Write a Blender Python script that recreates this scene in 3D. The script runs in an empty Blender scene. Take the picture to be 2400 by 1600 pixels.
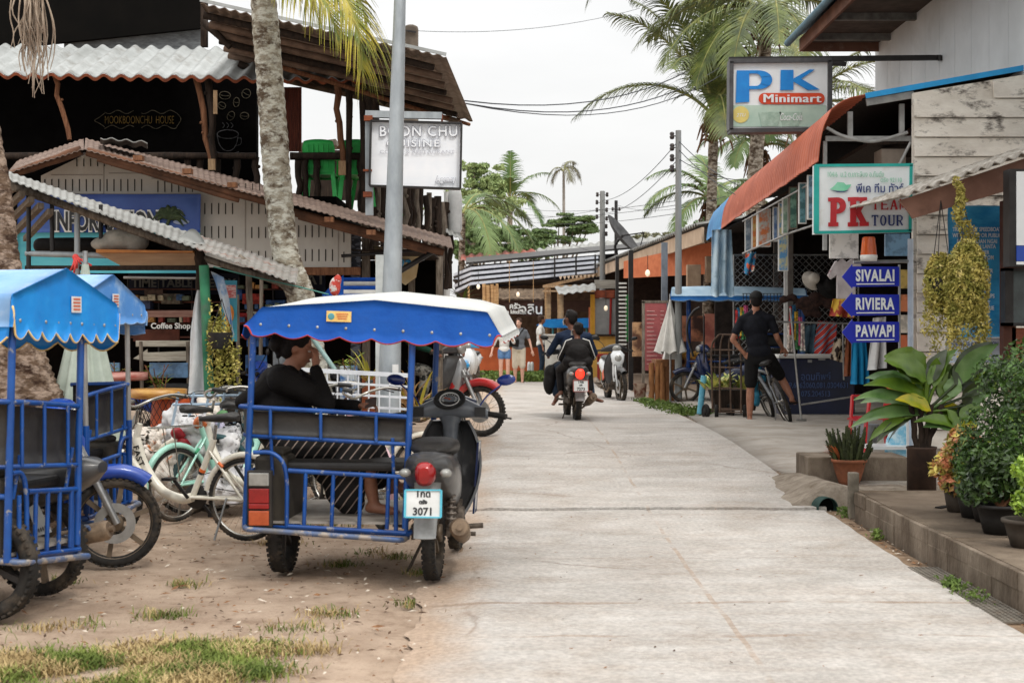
import bpy, bmesh, math, random
from mathutils import Vector, Matrix, Euler, noise as mnoise
from math import sin, cos, pi, radians as RAD
random.seed(7)
scene = bpy.context.scene
C = scene.collection
F = 3333.3; CX = 1200.0; HY = 780.0; CH = 1.45
def gz(y):
 t = min(1, max(0, (y-9.0)/9.0)); t = t*t*(3-2*t)
 return 0.205*t
def P(px, py, d): return Vector(((px-CX)/F*d, d, CH+(HY-py)/F*d))
def G(px, py):
 d = CH*F/max(1, py-HY)
 for _ in range(12): d = 0.5*d+0.5*(CH-gz(d))*F/(py-HY)
 return Vector(((px-CX)/F*d, d, gz(d)))
def Q(px, d): return Vector(((px-CX)/F*d, d, gz(d)))
def lerp(a, b, t): return a+(b-a)*t
def S(r, g, b, k=1.0):
 def f(u):
  u /= 255.0
  return (u/12.92 if u <= .04045 else ((u+.055)/1.055)**2.4)*k
 return (f(r), f(g), f(b))
# materials
MATS = {}
def mat(name, c1, c2=None, rough=.6, sc=6.0, bump=0.0, metal=0.0, stretch=(1,1,1), detail=6, lo=.35, hi=.65,
 bsc=None, spec=None, coat=0, emit=None, estr=1, alpha=1, trans=0, dirt=None, dirt_sc=2.0, dlo=.5, dhi=.75, sub=0, wave=None):
 if name in MATS: return MATS[name]
 if spec is None: spec = .5 if rough < .55 else .22
 m = bpy.data.materials.new(name); m.use_nodes = True
 nt = m.node_tree; N = nt.nodes; L = nt.links
 b = N['Principled BSDF']
 tc = N.new('ShaderNodeTexCoord'); mp = N.new('ShaderNodeMapping')
 mp.inputs['Scale'].default_value = stretch
 L.new(tc.outputs['Object'], mp.inputs['Vector'])
 if c2 is None: c2 = tuple(x*.82 for x in c1)
 nz = N.new('ShaderNodeTexNoise'); nz.inputs['Scale'].default_value = sc; nz.inputs['Detail'].default_value = detail
 nz.inputs['Roughness'].default_value = .62
 L.new(mp.outputs[0], nz.inputs['Vector'])
 cr = N.new('ShaderNodeValToRGB')
 cr.color_ramp.elements[0].position = lo; cr.color_ramp.elements[1].position = hi
 cr.color_ramp.elements[0].color = (*c2, 1); cr.color_ramp.elements[1].color = (*c1, 1)
 L.new(nz.outputs['Fac'], cr.inputs[0]); out = cr.outputs[0]
 if dirt is not None:
  n2 = N.new('ShaderNodeTexNoise'); n2.inputs['Scale'].default_value = dirt_sc; n2.inputs['Detail'].default_value = 9
  n2.inputs['Roughness'].default_value = .7
  L.new(mp.outputs[0], n2.inputs['Vector'])
  r2 = N.new('ShaderNodeValToRGB'); r2.color_ramp.elements[0].position = dlo; r2.color_ramp.elements[1].position = dhi
  L.new(n2.outputs['Fac'], r2.inputs[0])
  mx = N.new('ShaderNodeMix'); mx.data_type = 'RGBA'
  L.new(r2.outputs[0], mx.inputs[0]); L.new(out, mx.inputs[6]); mx.inputs[7].default_value = (*dirt, 1)
  out = mx.outputs[2]
 L.new(out, b.inputs['Base Color'])
 b.inputs['Roughness'].default_value = rough; b.inputs['Metallic'].default_value = metal
 b.inputs['Specular IOR Level'].default_value = spec
 b.inputs['Coat Weight'].default_value = coat
 if trans: b.inputs['Transmission Weight'].default_value = trans
 if alpha < 1: b.inputs['Alpha'].default_value = alpha
 if emit: b.inputs['Emission Color'].default_value = (*emit, 1); b.inputs['Emission Strength'].default_value = estr
 if bump or wave:
  bp = N.new('ShaderNodeBump'); bp.inputs['Distance'].default_value = .02; bp.inputs['Strength'].default_value = bump or .5
  if wave:
   w = N.new('ShaderNodeTexWave'); w.inputs['Scale'].default_value = wave[0]; w.inputs['Distortion'].default_value = wave[1]
   w.bands_direction = wave[2] if len(wave) > 2 else 'Z'
   L.new(mp.outputs[0], w.inputs['Vector']); L.new(w.outputs['Fac'], bp.inputs['Height'])
  else:
   n3 = N.new('ShaderNodeTexNoise'); n3.inputs['Scale'].default_value = bsc or sc*4; n3.inputs['Detail'].default_value = 5
   L.new(mp.outputs[0], n3.inputs['Vector']); L.new(n3.outputs['Fac'], bp.inputs['Height'])
  L.new(bp.outputs[0], b.inputs['Normal'])
 MATS[name] = m
 return m
# mesh builder
class MB:
 def __init__(s): s.v = []; s.f = []; s.mi = []; s.cur = 0; s.sm = []; s.smooth = False
 def add(s, vs, fs, smooth=None):
  o = len(s.v); s.v += [Vector(v) for v in vs]
  for f in fs:
   s.f.append([i+o for i in f]); s.mi.append(s.cur); s.sm.append(s.smooth if smooth is None else smooth)
  return s
 def m(s, i): s.cur = i; return s
 def xf(s, M):
  s.v = [M @ v for v in s.v]; return s
 def box(s, c, sz, rot=None, M=None):
  hx, hy, hz = sz[0]/2, sz[1]/2, sz[2]/2
  vs = [Vector((x*hx, y*hy, z*hz)) for x in (-1,1) for y in (-1,1) for z in (-1,1)]
  R = rot.to_matrix() if isinstance(rot, Euler) else (rot if rot is not None else Matrix.Identity(3))
  vs = [R @ v + Vector(c) for v in vs]
  return s.add(vs, [(0,1,3,2),(4,6,7,5),(0,4,5,1),(2,3,7,6),(0,2,6,4),(1,5,7,3)])
 def bb(s, p0, p1):
  a = Vector(p0); b = Vector(p1)
  return s.box((a+b)/2, (abs(b.x-a.x), abs(b.y-a.y), abs(b.z-a.z)))
 def beam(s, a, b, w, h, up=(0,0,1)):
  a = Vector(a); b = Vector(b); d = (b-a); L = d.length
  if L < 1e-6: return s
  d.normalize(); u = Vector(up)
  if abs(d.dot(u)) > .98: u = Vector((0,1,0))
  x = d.cross(u).normalized(); u = x.cross(d)
  R = Matrix((x, d, u)).transposed()
  return s.box((a+b)/2, (w, L, h), R)
 def tube(s, pts, r, n=8, r2=None, cap=True, closed=False):
  pts = [Vector(p) for p in pts]; k = len(pts)
  if not isinstance(r, (list, tuple)): r = [r + ((r2 if r2 is not None else r)-r)*i/max(1, k-1) for i in range(k)]
  vs = []; pu = None
  for i, p in enumerate(pts):
   if closed: t = pts[(i+1) % k]-pts[i-1]
   elif i == 0: t = pts[1]-p
   elif i == k-1: t = p-pts[i-1]
   else: t = (pts[i+1]-p).normalized()+(p-pts[i-1]).normalized()
   if t.length < 1e-9: t = Vector((0,0,1))
   t.normalize()
   if pu is None: pu = t.orthogonal().normalized()
   x = pu - t*pu.dot(t)
   if x.length < 1e-5: x = t.orthogonal()
   x.normalize(); pu = x; y = t.cross(x)
   for j in range(n):
    a = 2*pi*j/n; vs.append(p+(x*cos(a)+y*sin(a))*r[i])
  fs = []
  for i in range(k if closed else k-1):
   i2 = (i+1) % k
   for j in range(n): fs.append((i*n+j, i*n+(j+1) % n, i2*n+(j+1) % n, i2*n+j))
  s.add(vs, fs, True)
  if cap and not closed: s.add(vs[:n], [tuple(range(n))[::-1]], False); s.add(vs[-n:], [tuple(range(n))], False)
  return s
 def lathe(s, prof, c, n=20, axis='Z', M=None, cap=False):
  c = Vector(c); vs = []
  for r, h in prof:
   for j in range(n):
    a = 2*pi*j/n
    p = Vector((r*cos(a), r*sin(a), h))
    if axis == 'X': p = Vector((h, r*cos(a), r*sin(a)))
    if axis == 'Y': p = Vector((r*cos(a), h, r*sin(a)))
    if M is not None: p = M @ p
    vs.append(p+c)
  k = len(prof)
  fs = [(i*n+j, i*n+(j+1) % n, (i+1)*n+(j+1) % n, (i+1)*n+j) for i in range(k-1) for j in range(n)]
  if cap: fs += [tuple(range(n))[::-1], tuple(range((k-1)*n, k*n))]
  return s.add(vs, fs, True)
 def torus(s, c, R, r, axis='X', n=32, m=8, M=None, a0=0, a1=2*pi, flat=1.0):
  c = Vector(c); full = abs(a1-a0-2*pi) < 1e-6; k = n if full else n+1; vs = []
  for i in range(k):
   a = a0+(a1-a0)*i/n
   for j in range(m):
    b = 2*pi*j/m; rr = R+r*cos(b); h = r*sin(b)*flat
    if axis == 'X': p = Vector((h, rr*cos(a), rr*sin(a)))
    elif axis == 'Z': p = Vector((rr*cos(a), rr*sin(a), h))
    else: p = Vector((rr*cos(a), h, rr*sin(a)))
    if M is not None: p = M @ p
    vs.append(p+c)
  fs = [(i*m+j, i*m+(j+1) % m, ((i+1) % k)*m+(j+1) % m, ((i+1) % k)*m+j) for i in range(n) for j in range(m)]
  return s.add(vs, fs, True)
 def ell(s, c, r, n=14, k=9, M=None, fn=None):
  if not isinstance(r, (list, tuple)): r = (r, r, r)
  vs = []
  for i in range(k+1):
   t = pi*i/k
   for j in range(n):
    a = 2*pi*j/n; p = Vector((r[0]*sin(t)*cos(a), r[1]*sin(t)*sin(a), r[2]*cos(t)))
    if fn: p = fn(p)
    if M is not None: p = M @ p
    vs.append(p+Vector(c))
  fs = [(i*n+j, (i+1)*n+j, (i+1)*n+(j+1) % n, i*n+(j+1) % n) for i in range(k) for j in range(n)]
  return s.add(vs, fs, True)
 def prism(s, poly, off):
  """poly: 3d points of a planar polygon, extruded by vector off"""
  poly = [Vector(p) for p in poly]; off = Vector(off); n = len(poly)
  vs = poly+[p+off for p in poly]
  return s.add(vs, [tuple(range(n)), tuple(range(n, 2*n))[::-1]]+[(i, i+n, (i+1) % n+n, (i+1) % n) for i in range(n)], False)
 def sheet(s, fn, nu, nv, th=0.0, smooth=True, thv=None):
  vs = [Vector(fn(i/nu, j/nv)) for i in range(nu+1) for j in range(nv+1)]
  w = nv+1
  fs = [(i*w+j, (i+1)*w+j, (i+1)*w+j+1, i*w+j+1) for i in range(nu) for j in range(nv)]
  s.add(vs, fs, smooth)
  if th:
   o = Vector(thv) if thv else None
   n0 = len(vs); v2 = []
   for i in range(nu+1):
    for j in range(nv+1):
     if o is not None: v2.append(vs[i*w+j]+o*th); continue
     a = vs[min(i+1, nu)*w+j]-vs[max(i-1, 0)*w+j]; b = vs[i*w+min(j+1, nv)]-vs[i*w+max(j-1, 0)]
     nn = a.cross(b); nn = nn.normalized() if nn.length > 1e-9 else Vector((0,0,1))
     v2.append(vs[i*w+j]-nn*th)
   s.add(v2, [f[::-1] for f in fs], smooth)
   o0 = len(s.v)-2*n0; o1 = len(s.v)-n0
   edge = [i*w for i in range(nu+1)]+[nu*w+j for j in range(1, nv+1)]+[i*w+nv for i in range(nu-1, -1, -1)]+[j for j in range(nv-1, 0, -1)]
   for q in range(len(edge)):
    a, b = edge[q], edge[(q+1) % len(edge)]
    s.f.append([o0+a, o0+b, o1+b, o1+a]); s.mi.append(s.cur); s.sm.append(False)
  return s
 def build(s, name, mt, parent=None, world=True, bevel=0, **tags):
  me = bpy.data.meshes.new(name)
  off = Vector((0,0,0))
  if parent is not None and world:
   r = parent
   while r.parent: r = r.parent
   off = r.location.copy()
  me.from_pydata([v-off for v in s.v], [], s.f)
  ms = mt if isinstance(mt, (list, tuple)) else [mt]
  for q in ms: me.materials.append(q)
  me.polygons.foreach_set('material_index', s.mi)
  me.polygons.foreach_set('use_smooth', s.sm)
  me.update()
  o = bpy.data.objects.new(name, me); C.objects.link(o)
  if parent is not None: o.parent = parent
  if bevel:
   b = o.modifiers.new('b', 'BEVEL'); b.width = bevel; b.segments = 2; b.limit_method = 'ANGLE'; b.angle_limit = RAD(50)
  for k, v in tags.items(): o[k] = v
  return o
def tag(o, label, cat, group=None):
 o['label'] = label; o['category'] = cat
 if group: o['group'] = group
 return o
def thing(name, label, cat, loc=(0,0,0), rz=0, group=None):
 o = bpy.data.objects.new(name, None); C.objects.link(o); o.location = loc; o.rotation_euler = (0,0,rz)
 o.empty_display_size = .1
 return tag(o, label, cat, group)
def copy_tree(o, parent=None):
 c = o.copy(); C.objects.link(c)
 if parent is not None: c.parent = parent
 for ch in [x for x in bpy.data.objects if x.parent == o]: copy_tree(ch, c)
 return c
def struct(o): o['kind'] = 'structure'; return o
def stuff(o, label=None, cat=None):
 o['kind'] = 'stuff'
 if label: o['label'] = label
 if cat: o['category'] = cat
 return o
def rots(v, ax, ang): return Matrix.Rotation(ang, 4, ax) @ Vector(v)
def text_mb(body, o, ux, uy, size, off=0.0, ext=.004, align='CENTER', outline=0, sx=1.0, shear=0, spacing=1.0):
 cu = bpy.data.curves.new('t', 'FONT'); cu.body = body; cu.size = size; cu.align_x = align; cu.align_y = 'CENTER'
 cu.offset = off; cu.extrude = ext; cu.shear = shear; cu.space_character = spacing
 cu.resolution_u = 3
 if outline: cu.fill_mode = 'NONE'; cu.extrude = 0; cu.bevel_depth = outline; cu.bevel_resolution = 0
 ob = bpy.data.objects.new('t', cu); C.objects.link(ob)
 dg = bpy.context.evaluated_depsgraph_get(); dg.update()
 me = bpy.data.meshes.new_from_object(ob.evaluated_get(dg))
 ux = Vector(ux).normalized(); uy = Vector(uy).normalized(); uz = ux.cross(uy)
 mb = MB()
 mb.add([Vector(o)+ux*v.co.x*sx+uy*v.co.y+uz*v.co.z for v in me.vertices], [tuple(p.vertices) for p in me.polygons], False)
 bpy.data.objects.remove(ob); bpy.data.meshes.remove(me)
 return mb
def tfit(body, x0, y0, x1, y1, pf, off=0.0, ext=.002, outline=0, shear=0, sz=.3, sp=1.0):
 '''text stretched to fill the pixel box x0,y0,x1,y1 on the surface pf(x, y)'''
 t = text_mb(body, (0,0,0), (1,0,0), (0,0,1), sz, off=off, ext=ext, outline=outline, shear=shear, spacing=sp)
 xs = [v.x for v in t.v]; zs = [v.z for v in t.v]; a, b, W_, H_ = min(xs), min(zs), max(xs)-min(xs), max(zs)-min(zs)
 p0, px_, py_ = pf(x0, y1), pf(x1, y1), pf(x0, y0)
 t.v = [p0+(px_-p0)*((v.x-a)/W_)+(py_-p0)*((v.z-b)/H_)+Vector((0, v.y, 0)) for v in t.v]
 return t
def blob(parts, vox, name, mt, parent=None, world=True, smooth=4, crumple=0, **tags):
 mb = MB()
 for p in parts:
  if p[0] == 'c':
   a, b, ra, rb = Vector(p[1]), Vector(p[2]), p[3], p[4]
   n = 12
   d = (b-a)
   L = d.length
   if L < 1e-5: continue
   mb.tube([a, b], [ra, rb], n=n)
   mb.ell(a, ra, 12, 8); mb.ell(b, rb, 12, 8)
  elif p[0] == 'e':
   M = p[3].to_matrix() if len(p) > 3 and isinstance(p[3], Euler) else None
   mb.ell(p[1], p[2], 18, 12, M=M)
  elif p[0] == 'b':
   mb.box(p[1], p[2], p[3] if len(p) > 3 else None)
 me = bpy.data.meshes.new(name); me.from_pydata(mb.v, [], mb.f); me.update()
 ob = bpy.data.objects.new(name, me); C.objects.link(ob)
 r = ob.modifiers.new('r', 'REMESH'); r.mode = 'VOXEL'; r.voxel_size = vox; r.use_smooth_shade = True
 if smooth:
  q = ob.modifiers.new('s', 'SMOOTH'); q.factor = .5; q.iterations = smooth
 dg = bpy.context.evaluated_depsgraph_get(); dg.update()
 m2 = bpy.data.meshes.new_from_object(ob.evaluated_get(dg))
 off = Vector((0,0,0))
 if parent is not None and world:
  rr = parent
  while rr.parent: rr = rr.parent
  off = rr.location.copy()
 bpy.data.objects.remove(ob)
 m2.name = name
 if crumple:
  for v in m2.vertices:
   q = v.co*6; v.co += v.normal*crumple*(abs(mnoise.noise(q))+.35*abs(mnoise.noise(q*2.1))-.3)*2
 m2.transform(Matrix.Translation(-off))
 m2.materials.clear()
 for q in (mt if isinstance(mt, (list, tuple)) else [mt]): m2.materials.append(q)
 m2.polygons.foreach_set('use_smooth', [True]*len(m2.polygons))
 o = bpy.data.objects.new(name, m2); C.objects.link(o)
 if parent is not None: o.parent = parent
 for k, v in tags.items(): o[k] = v
 return o
# camera, world, light
cam = bpy.data.cameras.new('camera'); co = bpy.data.objects.new('camera', cam); C.objects.link(co)
co.location = (0,0,CH); co.rotation_euler = (pi/2,0,0)
cam.sensor_width = 36; cam.lens = F/2400*36; cam.shift_y = -20/2400; cam.clip_end = 3000; cam.clip_start = .1
cam.dof.use_dof = True; cam.dof.focus_distance = 15.5; cam.dof.aperture_fstop = 5.0
scene.camera = co
scene.view_settings.view_transform = 'Standard'; scene.view_settings.look = 'None'; scene.view_settings.exposure = .15
try: scene.cycles.use_denoising = True; scene.cycles.max_bounces = 6; scene.cycles.transparent_max_bounces = 12
except Exception: pass
SUN_EL = RAD(52); SUN_AZ = RAD(150)
w = bpy.data.worlds.new('World'); scene.world = w; w.use_nodes = True
nt = w.node_tree; N = nt.nodes; L = nt.links; N.clear()
out = N.new('ShaderNodeOutputWorld'); bg = N.new('ShaderNodeBackground'); L.new(bg.outputs[0], out.inputs[0])
sky = N.new('ShaderNodeTexSky'); sky.sky_type = 'NISHITA'; sky.sun_disc = False; sky.sun_elevation = SUN_EL; sky.sun_rotation = SUN_AZ
sky.dust_density = 4; sky.air_density = 1.0
tc = N.new('ShaderNodeTexCoord'); sp = N.new('ShaderNodeSeparateXYZ'); L.new(tc.outputs['Generated'], sp.inputs[0])
cr = N.new('ShaderNodeValToRGB'); L.new(sp.outputs['Z'], cr.inputs[0])
e = cr.color_ramp.elements; e[0].position = 0.0; e[0].color = (9.2,9.15,9.0,1); e[1].position = 1.0; e[1].color = (22.6,22,21.2,1)
x = e.new(.25); x.color = (9.1,9.1,9.05,1); x = e.new(.5); x.color = (15,14.7,14.3,1)
nz = N.new('ShaderNodeTexNoise'); nz.inputs['Scale'].default_value = 2.2; nz.inputs['Detail'].default_value = 6; nz.inputs['Roughness'].default_value = .5
mpn = N.new('ShaderNodeMapping'); mpn.inputs['Scale'].default_value = (1,1,3.2); L.new(tc.outputs['Generated'], mpn.inputs[0]); L.new(mpn.outputs[0], nz.inputs['Vector'])
nr = N.new('ShaderNodeMapRange'); nr.inputs['From Min'].default_value = .35; nr.inputs['From Max'].default_value = .65
nr.inputs['To Min'].default_value = .90; nr.inputs['To Max'].default_value = 1.07; L.new(nz.outputs['Fac'], nr.inputs[0])
mu = N.new('ShaderNodeMix'); mu.data_type = 'RGBA'; mu.blend_type = 'MULTIPLY'; mu.inputs[0].default_value = 1
L.new(cr.outputs[0], mu.inputs[6]); L.new(nr.outputs[0], mu.inputs[7])
mx = N.new('ShaderNodeMix'); mx.data_type = 'RGBA'; mx.inputs[0].default_value = .93
L.new(sky.outputs[0], mx.inputs[6]); L.new(mu.outputs[2], mx.inputs[7])
L.new(mx.outputs[2], bg.inputs[0]); bg.inputs[1].default_value = .1
sl = bpy.data.lights.new('sun', 'SUN'); sl.energy = 1.25; sl.angle = RAD(10); sl.color = (1,.96,.9)
so = bpy.data.objects.new('sun', sl); C.objects.link(so)
az = SUN_AZ
dv = Vector((sin(az)*cos(SUN_EL), cos(az)*cos(SUN_EL), sin(SUN_EL)))
so.rotation_euler = dv.to_track_quat('Z', 'Y').to_euler(); so.location = (0,0,30)
# shared materials
blue_paint = mat('blue_paint', S(20,80,156), S(12,58,124), rough=.38, sc=5, dirt=S(130,132,138), dirt_sc=13, dlo=.60, dhi=.64)
black_vinyl = mat('black_vinyl', S(44,42,40), S(30,28,27), rough=.5, sc=8, bump=.15)
black_rubber = mat('black_rubber', S(50,48,46), S(32,31,30), rough=.85, sc=14, dirt=S(120,105,88), dirt_sc=5, dlo=.5, dhi=.9)
black_plastic = mat('black_plastic', S(38,38,38), S(26,26,26), rough=.4)
rim_bronze = mat('rim_bronze', S(120,105,88), S(90,78,64), rough=.5, metal=.3)
rim_steel = mat('rim_steel', S(160,155,148), S(120,112,100), rough=.35, metal=.7)
steel = mat('steel', S(175,176,176), S(140,140,138), rough=.35, metal=.7)
galv = mat('galvanised_steel', S(175,182,186), S(145,152,157), rough=.5, metal=.35, sc=7, stretch=(1,1,.4), dirt=S(120,112,104), dirt_sc=5, dlo=.66, dhi=.8)
chrome_dull = mat('dull_chrome', S(200,198,192), S(150,146,138), rough=.25, metal=.9)
engine_m = mat('dirty_engine_metal', S(110,100,90), S(62,54,48), rough=.7, metal=.3, sc=18, bump=.3)
white_paint = mat('white_paint', S(228,228,226), S(200,200,198), rough=.5, sc=4)
cream_paint = mat('cream_paint', S(232,228,214), S(214,208,192), rough=.35, sc=4, coat=.2)
red_lens = mat('red_lens', S(158,26,28), S(110,14,18), rough=.15, spec=.6)
amber_lens = mat('amber_lens', S(190,92,52), S(150,64,36), rough=.15, spec=.6)
clear_lens = mat('clear_lens', S(168,168,164), S(130,130,126), rough=.15, metal=.2)
dark_metal = mat('dark_metal', S(52,50,50), S(36,34,34), rough=.5, metal=.4)
dark_wood = mat('dark_wood', S(62,50,42), S(34,28,24), rough=.85, sc=5, stretch=(6,6,1), bump=.3)
brown_wood = mat('brown_wood', S(140,98,70), S(96,62,44), rough=.8, sc=5, stretch=(6,6,1), bump=.3)
pale_wood = mat('pale_wood', S(190,160,124), S(150,120,90), rough=.75, sc=5, stretch=(5,5,1), bump=.2)
grey_wood = mat('grey_weathered_wood', S(140,130,118), S(92,82,72), rough=.85, sc=6, stretch=(6,6,1), bump=.3)
white_board = mat('white_board', S(226,226,222), S(212,212,208), rough=.5)
# ground
def ground_mat():
 m = mat('sandy_dirt', S(180,160,141), S(150,130,112), rough=.95, sc=2.2, bump=.9, bsc=55, detail=14, dirt=S(122,100,82), dirt_sc=8, dlo=.52, dhi=.74)
 return m
dirt_m = ground_mat()
def gfn(x, y):
 return gz(y)-.012+.012*mnoise.noise(Vector((x*1.7, y*1.7, 0)))
mb = MB()
ys = [-6+i*.4 for i in range(60)]+[18+i*2 for i in range(30)]+[80,110,160,260,450,900,2200]
xs = [-1500,-500,-150,-60,-30,-18]+[-12+i*.4 for i in range(61)]+[18,30,60,150,500,1500]
vs = [(x, y, gfn(x, y)-(.02 if x > -.6 else 0)) for y in ys for x in xs]; W = len(xs)
mb.add(vs, [(j*W+i, j*W+i+1, (j+1)*W+i+1, (j+1)*W+i) for j in range(len(ys)-1) for i in range(W-1)], True)
struct(mb.build('ground', dirt_m))
def road_mat():
 m = mat('road_concrete', S(197,193,188), S(176,171,165), rough=.9, sc=1.6, bump=.8, bsc=90, detail=14, dirt=S(160,147,134), dirt_sc=1.3, dlo=.50, dhi=.80)
 nt = m.node_tree; N = nt.nodes; L = nt.links; b = N['Principled BSDF']
 src = b.inputs['Base Color'].links[0].from_socket
 tc = N.new('ShaderNodeTexCoord')
 mp = N.new('ShaderNodeMapping'); mp.inputs['Scale'].default_value = (.5, 3.2, 1); L.new(tc.outputs['Object'], mp.inputs[0])
 n1 = N.new('ShaderNodeTexNoise'); n1.inputs['Scale'].default_value = 1.6; n1.inputs['Detail'].default_value = 10; n1.inputs['Roughness'].default_value = .75; L.new(mp.outputs[0], n1.inputs['Vector'])
 r1 = N.new('ShaderNodeValToRGB'); r1.color_ramp.elements[0].position = .45; r1.color_ramp.elements[1].position = .68; L.new(n1.outputs['Fac'], r1.inputs[0])
 m1 = N.new('ShaderNodeMix'); m1.data_type = 'RGBA'; L.new(r1.outputs[0], m1.inputs[0]); L.new(src, m1.inputs[6]); m1.inputs[7].default_value = (*S(164,151,140), 1)
 f1 = N.new('ShaderNodeMath'); f1.operation = 'MULTIPLY'; f1.inputs[1].default_value = .55; L.new(r1.outputs[0], f1.inputs[0]); L.new(f1.outputs[0], m1.inputs[0])
 v = N.new('ShaderNodeTexVoronoi'); v.inputs['Scale'].default_value = 60; L.new(tc.outputs['Object'], v.inputs['Vector'])
 n2 = N.new('ShaderNodeTexNoise'); n2.inputs['Scale'].default_value = .9; n2.inputs['Detail'].default_value = 8; L.new(tc.outputs['Object'], n2.inputs['Vector'])
 r2 = N.new('ShaderNodeValToRGB'); r2.color_ramp.elements[0].position = .48; r2.color_ramp.elements[1].position = .6; L.new(n2.outputs['Fac'], r2.inputs[0])
 r3 = N.new('ShaderNodeValToRGB'); r3.color_ramp.elements[0].position = .0; r3.color_ramp.elements[0].color = (1,1,1,1); r3.color_ramp.elements[1].position = .3; r3.color_ramp.elements[1].color = (0,0,0,1); L.new(v.outputs['Distance'], r3.inputs[0])
 mm = N.new('ShaderNodeMath'); mm.operation = 'MULTIPLY'; L.new(r2.outputs[0], mm.inputs[0]); L.new(r3.outputs[0], mm.inputs[1])
 m5 = N.new('ShaderNodeMath'); m5.operation = 'MULTIPLY'; m5.inputs[1].default_value = .85; L.new(mm.outputs[0], m5.inputs[0])
 m2 = N.new('ShaderNodeMix'); m2.data_type = 'RGBA'; L.new(m5.outputs[0], m2.inputs[0]); L.new(m1.outputs[2], m2.inputs[6]); m2.inputs[7].default_value = (*S(214,211,206), 1)
 v2 = N.new('ShaderNodeTexVoronoi'); v2.feature = 'DISTANCE_TO_EDGE'; v2.inputs['Scale'].default_value = .42
 wn = N.new('ShaderNodeTexNoise'); wn.inputs['Scale'].default_value = 2.5; wn.inputs['Detail'].default_value = 6; L.new(tc.outputs['Object'], wn.inputs['Vector'])
 ad = N.new('ShaderNodeMix'); ad.data_type = 'VECTOR'; ad.inputs[0].default_value = .22; L.new(tc.outputs['Object'], ad.inputs[4]); L.new(wn.outputs['Color'], ad.inputs[5])
 L.new(ad.outputs[1], v2.inputs['Vector'])
 r4 = N.new('ShaderNodeValToRGB'); r4.color_ramp.elements[0].position = .0; r4.color_ramp.elements[0].color = (.5,.5,.5,1); r4.color_ramp.elements[1].position = .007; r4.color_ramp.elements[1].color = (0,0,0,1); L.new(v2.outputs['Distance'], r4.inputs[0])
 m6 = N.new('ShaderNodeMath'); m6.operation = 'MULTIPLY'; L.new(r4.outputs[0], m6.inputs[0]); L.new(r2.outputs[0], m6.inputs[1])
 m3 = N.new('ShaderNodeMix'); m3.data_type = 'RGBA'; L.new(m6.outputs[0], m3.inputs[0]); L.new(m2.outputs[2], m3.inputs[6]); m3.inputs[7].default_value = (*S(110,88,70), 1)
 def band(axis, at, half, wob, seed, amt, col, prev):
  sp = N.new('ShaderNodeSeparateXYZ'); L.new(tc.outputs['Object'], sp.inputs[0])
  w_ = N.new('ShaderNodeTexNoise'); w_.inputs['Scale'].default_value = seed; w_.inputs['Detail'].default_value = 7; L.new(tc.outputs['Object'], w_.inputs['Vector'])
  a = N.new('ShaderNodeMath'); a.operation = 'MULTIPLY_ADD'; L.new(w_.outputs['Fac'], a.inputs[0]); a.inputs[1].default_value = wob; L.new(sp.outputs[axis], a.inputs[2])
  r = N.new('ShaderNodeMapRange'); L.new(a.outputs[0], r.inputs['Value'])
  if half:
   c = N.new('ShaderNodeMath'); c.operation = 'COMPARE'; L.new(a.outputs[0], c.inputs[0]); c.inputs[1].default_value = at+wob*.5; c.inputs[2].default_value = half
   f = N.new('ShaderNodeMath'); f.operation = 'MULTIPLY'; L.new(c.outputs[0], f.inputs[0])
   n9 = N.new('ShaderNodeTexNoise'); n9.inputs['Scale'].default_value = 2.1; n9.inputs['Detail'].default_value = 5; L.new(tc.outputs['Object'], n9.inputs['Vector'])
   r9 = N.new('ShaderNodeMapRange'); r9.inputs['From Min'].default_value = .42; r9.inputs['From Max'].default_value = .58; r9.inputs['To Max'].default_value = amt; L.new(n9.outputs['Fac'], r9.inputs['Value']); L.new(r9.outputs[0], f.inputs[1]); fo = f.outputs[0]
  else:
   r.inputs['From Min'].default_value = at+wob*.5; r.inputs['From Max'].default_value = at+wob*.5+.30; r.inputs['To Min'].default_value = amt; r.inputs['To Max'].default_value = 0; fo = r.outputs[0]
  k = N.new('ShaderNodeMix'); k.data_type = 'RGBA'; L.new(fo, k.inputs[0]); L.new(prev, k.inputs[6]); k.inputs[7].default_value = (*col, 1); return k.outputs[2]
 o = m3.outputs[2]
 o = band('X', -.42, 0, .55, 2.2, 1.0, S(178,157,138), o)
 o = band('X', 1.08, .014, .06, 1.5, .55, S(168,146,126), o)
 o = band('Y', 7.6, .03, .10, 1.2, .7, S(150,130,112), o); o = band('Y', 9.1, .008, .25, .8, .5, S(150,130,112), o)
 o = band('Y', 6.75, .02, .5, .9, .5, S(158,138,120), o)
 g1 = N.new('ShaderNodeTexNoise'); g1.inputs['Scale'].default_value = 38; g1.inputs['Detail'].default_value = 3; L.new(tc.outputs['Object'], g1.inputs['Vector'])
 g2 = N.new('ShaderNodeMapRange'); g2.inputs['From Min'].default_value = .36; g2.inputs['From Max'].default_value = .64; g2.inputs['To Min'].default_value = .87; g2.inputs['To Max'].default_value = 1.13; L.new(g1.outputs['Fac'], g2.inputs['Value'])
 g4 = N.new('ShaderNodeTexNoise'); g4.inputs['Scale'].default_value = .55; g4.inputs['Detail'].default_value = 9; g4.inputs['Roughness'].default_value = .7; L.new(tc.outputs['Object'], g4.inputs['Vector'])
 g5 = N.new('ShaderNodeMapRange'); g5.inputs['From Min'].default_value = .38; g5.inputs['From Max'].default_value = .60; g5.inputs['To Min'].default_value = .90; g5.inputs['To Max'].default_value = 1.07; L.new(g4.outputs['Fac'], g5.inputs['Value'])
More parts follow.
